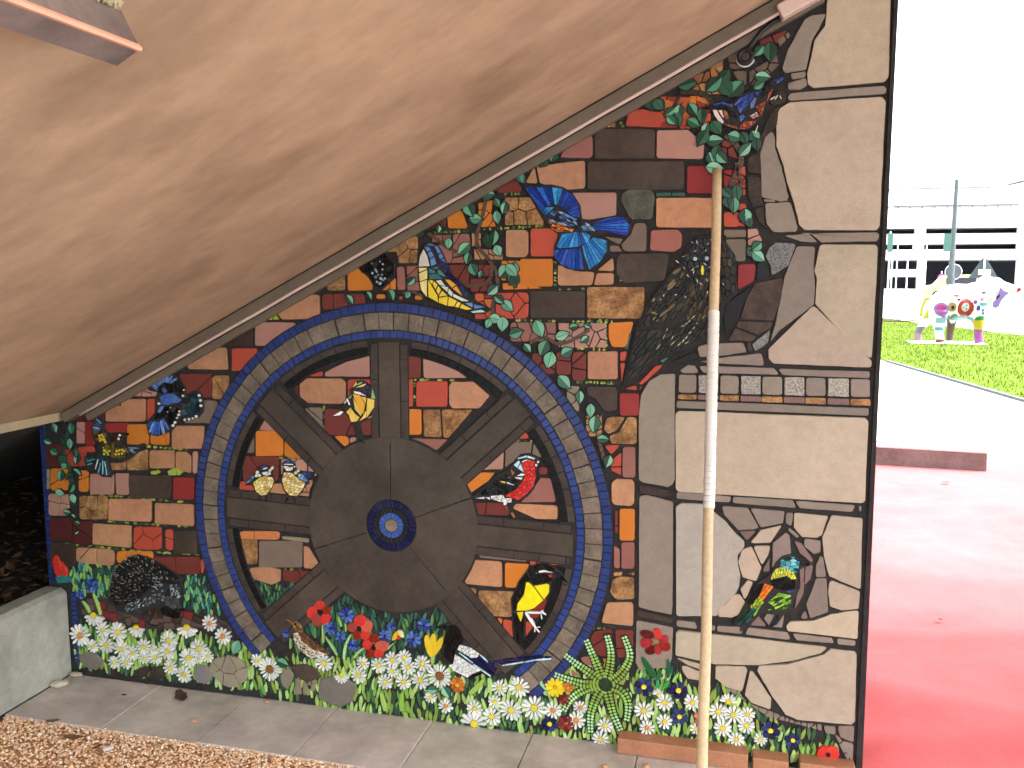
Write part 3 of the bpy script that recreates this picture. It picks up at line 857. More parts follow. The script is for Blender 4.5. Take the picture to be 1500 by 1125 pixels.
BLADES = """#9CCB80,16|-2993,449,-3034,515,-3093,592
#A6D48A,22|-2936,423,-2934,539,-2869,635
#9CCB80,18|-2850,445,-2809,507,-2759,535
#A6D48A,11|-2566,543,-2540,581,-2510,600
#A9CE74,14|-3113,542,-3112,609,-3117,686
#9BC06A,18|-2954,690,-2962,734,-2978,770
#8FB85E,16|-2915,656,-2910,694,-2920,722
#8FBF72,14|-3402,462,-3401,508,-3401,550
#1F5C34,44|-492,559,-540,620,-589,703
#24663C,32|-471,556,-461,596,-457,624
#1F5A40,29|-403,569,-394,631,-406,707
#3A9A68,27|-472,478,-473,511,-473,544
#3F9A4C,30|-433,488,-412,513,-392,543
#8FC45C,21|-366,540,-346,576,-327,611
#A3CC62,16|-304,542,-315,574,-316,607
#2A7A76,70|-5603,835,-5525,866,-5450,854
#9CCB70,28|-5287,576,-5315,640,-5355,674
#A6D070,28|-5181,567,-5196,670,-5244,750
#9CC25C,36|-2590,35,-2604,109,-2626,182
#8DB850,36|-2452,53,-2458,128,-2450,204
#9CC25C,38|-1898,264,-1825,324,-1781,395
#A6D080,40|-1738,291,-1723,351,-1745,407
#A3D08A,32|-1298,330,-1326,384,-1341,447"""
LEAVES = [(-5528, 2168, 84, 0), (-5359, 2170, 90, 0), (-5597, 2050, 74, 0), (-5380, 2040, 90, 0), (-5542, 1964, 74, 0), (-5467, 1905, 90, 1), (-5453, 1849, 62, 0), (-5322, 1918, 90, 0), (-5490, 1763, 86, 0), (-5324, 1799, 84, 0), (-5388, 1659, 90, 0), (-5506, 1615, 86, 0), (-5382, 1570, 80, 0), (-4902, 2412, 70, 0), (-5438, 2063, 78, 1), (-5405, 1763, 80, 1), (-5331, 1965, 78, 1), (-5445, 1450, 69, 0), (-5353, 1361, 51, 0), (-5392, 1417, 42, 0), (-5365, 1281, 41, 0), (-1496, 4126, 83, 0), (-1745, 4017, 102, 0), (-1880, 3914, 114, 0), (-1833, 3846, 92, 0), (-1675, 3955, 68, 0), (-1623, 3921, 91, 0), (-1675, 3855, 91, 0), (-2114, 3777, 52, 0), (-2037, 3674, 76, 0), (-1923, 3634, 116, 0), (-1894, 3566, 82, 0), (-1852, 3487, 93, 0), (-1799, 3453, 52, 0), (-1698, 3711, 103, 0), (-1669, 3621, 80, 0), (-1745, 3689, 103, 1), (-1616, 3476, 114, 0), (-1552, 3487, 102, 0), (-1552, 3414, 92, 1), (-1710, 3340, 98, 0), (-1657, 3273, 81, 0), (-1599, 3228, 104, 0), (-1687, 3136, 92, 0), (-1634, 3097, 104, 0), (-1534, 3036, 104, 0), (-1740, 3101, 70, 0), (-2819, 3263, 80, 0), (-2665, 3294, 67, 0), (-2489, 3301, 85, 0), (-2332, 3400, 78, 0), (-2358, 3302, 54, 0), (-2248, 3750, 59, 1), (-1367, 3069, 126, 0), (-1197, 3023, 104, 0), (-1331, 2930, 120, 0), (-1287, 2847, 120, 0), (-1161, 2906, 90, 0), (-1180, 2690, 120, 0), (-1066, 2588, 91, 0), (-988, 2493, 98, 0), (-959, 2396, 118, 0), (-1036, 2998, 62, 0), (-1114, 3086, 62, 0), (-858, 2134, 92, 0), (-895, 2294, 84, 0), (-1452, 2928, 72, 0), (-1016, 3095, 48, 0), (-1269, 4261, 76, 0), (-1340, 4226, 76, 1), (-1510, 4130, 90, 0), (-1623, 3918, 78, 0), (-548, 4580, 90, 1), (-615, 4592, 103, 1), (-480, 4530, 78, 0), (-420, 4533, 84, 0), (-425, 4480, 96, 1), (-467, 4476, 78, 0), (-330, 4541, 94, 0), (-270, 4498, 101, 1), (-322, 4452, 94, 0), (-244, 4408, 89, 0), (-173, 4417, 100, 1), (-260, 4355, 112, 1), (-182, 4335, 112, 0), (-203, 4217, 89, 0), (-168, 4252, 106, 1), (-132, 4221, 89, 0), (-177, 4157, 112, 0), (-1568, 3481, 112, 0), (-1615, 3481, 106, 0), (-1555, 3417, 112, 1), (81, 4892, 84, 0), (153, 4882, 122, 1), (-370, 4706, 114, 1), (-195, 4698, 126, 0), (-55, 4658, 125, 0), (-136, 4734, 118, 1), (-114, 4668, 118, 1), (113, 4728, 98, 0), (89, 4677, 72, 0), (-557, 4581, 82, 1), (-52, 4354, 94, 0), (8, 4345, 86, 1), (74, 4349, 86, 0), (17, 4272, 106, 0), (88, 4303, 86, 1), (-87, 3993, 88, 1), (-27, 3991, 114, 1), (-45, 3911, 108, 0), (-86, 3932, 82, 1), (31, 3835, 101, 0), (59, 3794, 67, 1), (110, 3639, 78, 0), (85, 3602, 85, 1), (125, 3573, 98, 0), (46, 3818, 84, 0), (-3889, 422, 130, 0), (-3470, 336, 102, 0), (-2193, 265, 82, 0), (-2082, 256, 96, 0)]
DAISIES = [(-5252, 557, 102, 'h'), (-5398, 361, 106, 'o'), (-5274, 277, 61, 'y'), (-5164, 437, 72, 'y'), (-5015, 430, 90, 'y'), (-5140, 306, 80, 'y'), (-4988, 285, 82, 'y'), (-4834, 493, 88, 'h'), (-4880, 259, 66, 'y'), (-5069, 158, 60, 'y'), (-4952, 171, 64, 'y'), (-4766, 230, 54, 'y'), (-4766, 328, 71, 'y'), (-4661, 245, 67, 'y'), (-4541, 315, 80, 'y'), (-4520, 410, 88, 'y'), (-4664, 311, 44, 'y'), (-4240, 370, 84, 'y'), (-4340, 277, 90, 'y'), (-4240, 281, 43, 'y'), (-4159, 311, 58, 'y'), (-4518, 172, 71, 'y'), (-4392, 126, 78, 'y'), (-4348, 543, 97, 'h'), (-4130, 598, 74, 'o'), (-4012, 501, 80, 'o'), (-3706, 326, 62, 'y'), (-3591, 265, 103, 'b'), (-3109, 374, 80, 'y'), (-2773, 407, 57, 'y'), (-2959, 288, 69, 'h'), (-2812, 306, 70, 'y'), (-2637, 407, 70, 'y'), (-2522, 465, 70, 'y'), (-2423, 498, 63, 'y'), (-2394, 423, 68, 'y'), (-2276, 463, 72, 'y'), (-2589, 277, 66, 'y'), (-2433, 296, 70, 'y'), (-2526, 372, 54, 'y'), (-2294, 324, 78, 'y'), (-2137, 378, 101, 'b'), (-2213, 195, 54, 'y'), (-2090, 139, 62, 'o'), (-1659, 340, 66, 'y'), (-1509, 362, 88, 'y'), (-1695, 223, 58, 'y'), (-1857, 151, 68, 'y'), (-1719, 102, 78, 'y'), (-1569, 173, 91, 'y'), (-1388, 215, 101, 'y'), (-1244, 214, 70, 'o'), (-1037, 262, 56, 'o'), (-1068, 158, 74, 'o'), (-1862, 25, 110, 'u'), (-421, 379, 70, 'y'), (-470, 430, 44, 'u'), (-571, 294, 74, 'y'), (-419, 233, 62, 'y'), (-544, 170, 60, 'o'), (-226, 402, 64, 'y'), (-42, 358, 69, 'y'), (63, 348, 70, 'y'), (25, 438, 66, 'u'), (159, 364, 56, 'y'), (155, 278, 66, 'y'), (-7, 237, 71, 'y'), (89, 167, 58, 'y'), (254, 189, 52, 'y'), (-193, 205, 47, 'y'), (-851, 146, 62, 'y'), (-882, 34, 68, 'y')]
FLOWERS = [('orange', -1993, 323, 62), ('orange', -1132, 407, 42), ('yellow', -1229, 396, 78), ('maroon', -1146, 123, 66), ('maroon', -1159, 311, 48), ('navy', -1268, 103, 66), ('navy', -572, 479, 68), ('navy', -325, 482, 70), ('navy', -313, 284, 62), ('navy', 320, 261, 66), ('navy', 473, 211, 56), ('pink', -153, 286, 61), ('blue', -2902, 791, 65), ('blue', -3047, 668, 56), ('blue', -2962, 606, 46), ('blue', -2854, 547, 49), ('blue', -2581, 656, 54), ('blue', -2531, 733, 38), ('blue', -3436, 589, 37), ('blue', -2259, 771, 60), ('blue', -2347, 652, 66), ('blue', -5254, 820, 60), ('blue', -5373, 729, 40)]
PETALS = [('poppy', 'red poppy above the speckled thrush', [('RD', '-3087,857,-3096,831,-3120,814,-3148,811,-3171,824,-3179,848,-3170,874,-3146,891,-3118,894,-3095,881'), ('RD', '-3153,781,-3170,749,-3198,730,-3227,733,-3246,756,-3247,790,-3230,823,-3202,841,-3173,839,-3154,816'), ('RD', '-3044,747,-3053,716,-3075,695,-3102,692,-3123,709,-3131,738,-3122,769,-3099,790,-3072,793,-3051,776'), ('RB', '-3123,749,-3114,715,-3123,685,-3147,670,-3177,677,-3201,702,-3211,736,-3202,766,-3178,781,-3148,774'), ('RC', '-3037,818,-3044,797,-3062,782,-3084,780,-3102,791,-3108,812,-3100,834,-3082,848,-3060,851,-3043,839')], ('KD', 28), [-3134, 800], 18), ('poppy', 'red poppy with one salmon petal', [('RD', '-2738,764,-2749,733,-2775,712,-2808,708,-2834,724,-2843,753,-2833,784,-2806,805,-2773,808,-2747,793'), ('RE', '-2688,703,-2709,677,-2741,667,-2771,676,-2787,701,-2784,733,-2762,759,-2730,769,-2700,760,-2684,735'), ('RD', '-2707,650,-2716,623,-2737,604,-2764,602,-2785,616,-2792,641,-2784,669,-2762,687,-2736,690,-2715,676'), ('RB', '-2809,701,-2818,675,-2842,656,-2871,653,-2894,667,-2903,692,-2893,718,-2869,736,-2840,739,-2817,726'), ('RC', '-2784,639,-2791,614,-2809,597,-2830,595,-2848,608,-2854,632,-2846,657,-2829,674,-2807,676,-2790,663')], ('KD', 32), [-2798, 693], 20), ('poppy', 'red poppy leaning right beside the daisies', [('RD', '-2687,574,-2696,546,-2719,527,-2747,524,-2769,538,-2777,564,-2768,592,-2745,610,-2718,613,-2695,599'), ('RE', '-2547,575,-2560,543,-2592,521,-2630,517,-2662,532,-2673,561,-2661,592,-2629,614,-2590,618,-2559,603'), ('RD', '-2594,510,-2603,487,-2625,471,-2653,468,-2675,479,-2683,500,-2674,523,-2652,539,-2624,542,-2602,531'), ('RC', '-2629,632,-2638,607,-2662,590,-2690,587,-2713,599,-2722,622,-2712,648,-2689,665,-2660,668,-2638,655'), ('RC', '-2676,488,-2695,465,-2719,457,-2738,465,-2744,486,-2737,514,-2717,536,-2694,545,-2675,537,-2668,515')], ('KD', 32), [-2680, 547], 21), ('poppy', 'wine-red poppy in front of the pillar', [('RD', '-455,910,-447,884,-453,862,-469,850,-490,855,-508,873,-515,899,-510,922,-493,933,-472,928'), ('RX', '-504,867,-519,850,-548,845,-581,852,-605,869,-610,890,-595,907,-565,912,-532,905,-509,888'), ('RF', '-517,820,-525,795,-548,777,-577,774,-600,787,-610,810,-601,836,-578,854,-550,857,-526,844'), ('RF', '-400,869,-401,849,-415,830,-437,821,-457,824,-470,839,-469,859,-455,878,-434,887,-413,884'), ('RC', '-386,790,-402,771,-429,764,-455,773,-471,794,-472,819,-455,838,-429,844,-403,835,-387,814'), ('RF', '-451,788,-446,763,-454,742,-472,732,-492,738,-507,756,-511,781,-503,803,-486,812,-466,807'), ('RX', '-494,768,-500,744,-519,728,-543,725,-562,737,-570,760,-563,783,-544,799,-521,802,-501,790')], ('YB', 42), [-495, 832], 22), ('tulip', 'yellow tulip left of the magpie', [('YT', '-2198,624,-2193,572,-2201,536,-2218,531,-2238,558,-2253,607,-2258,660,-2250,695,-2233,701,-2213,673'), ('YT', '-2158,644,-2164,598,-2178,568,-2196,566,-2210,593,-2214,638,-2209,685,-2194,714,-2177,716,-2163,689'), ('YT', '-2121,608,-2150,559,-2177,533,-2193,539,-2190,575,-2172,627,-2143,675,-2116,701,-2101,695,-2103,660'), ('YT', '-2165,579,-2181,544,-2200,524,-2216,527,-2221,552,-2215,589,-2199,624,-2179,644,-2164,641,-2158,616'), ('LG1', '-2176,529,-2179,487,-2188,461,-2199,460,-2208,484,-2211,525,-2207,566,-2198,592,-2187,593,-2179,569')], ('YT', 2), [-2187, 620], 3), ('tulip', 'red tulip at the left edge of the mural', [('RD', '-5545,973,-5547,914,-5564,874,-5589,868,-5614,900,-5627,956,-5625,1015,-5609,1055,-5583,1061,-5559,1029'), ('RD', '-5506,969,-5489,924,-5491,889,-5513,877,-5545,893,-5576,931,-5594,977,-5591,1012,-5570,1023,-5537,1007')], ('RD', 2), [-5561, 967], 4), ('bud', 'pale yellow bud above the daisies', [('YT', '-2473,658,-2494,632,-2515,621,-2526,627,-2524,650,-2510,679,-2488,704,-2468,715,-2456,709,-2458,687'), ('RD', '-2450,662,-2454,646,-2466,635,-2480,634,-2491,642,-2495,657,-2491,673,-2479,684,-2465,685,-2454,677'), ('YP', '-2433,696,-2424,676,-2424,660,-2434,653,-2449,657,-2465,671,-2474,690,-2474,707,-2464,714,-2448,710')], ('RD', 2), [-2476, 665], 4), ('ladybird', 'red ladybird near the lower right corner', [('RD', '731,146,723,108,699,81,669,77,643,96,632,132,640,170,664,196,694,201,720,181'), ('RD', '785,154,777,115,753,89,722,85,696,104,685,140,693,178,717,204,748,208,774,189')], ('KD', 14), [707, 140], 20)]
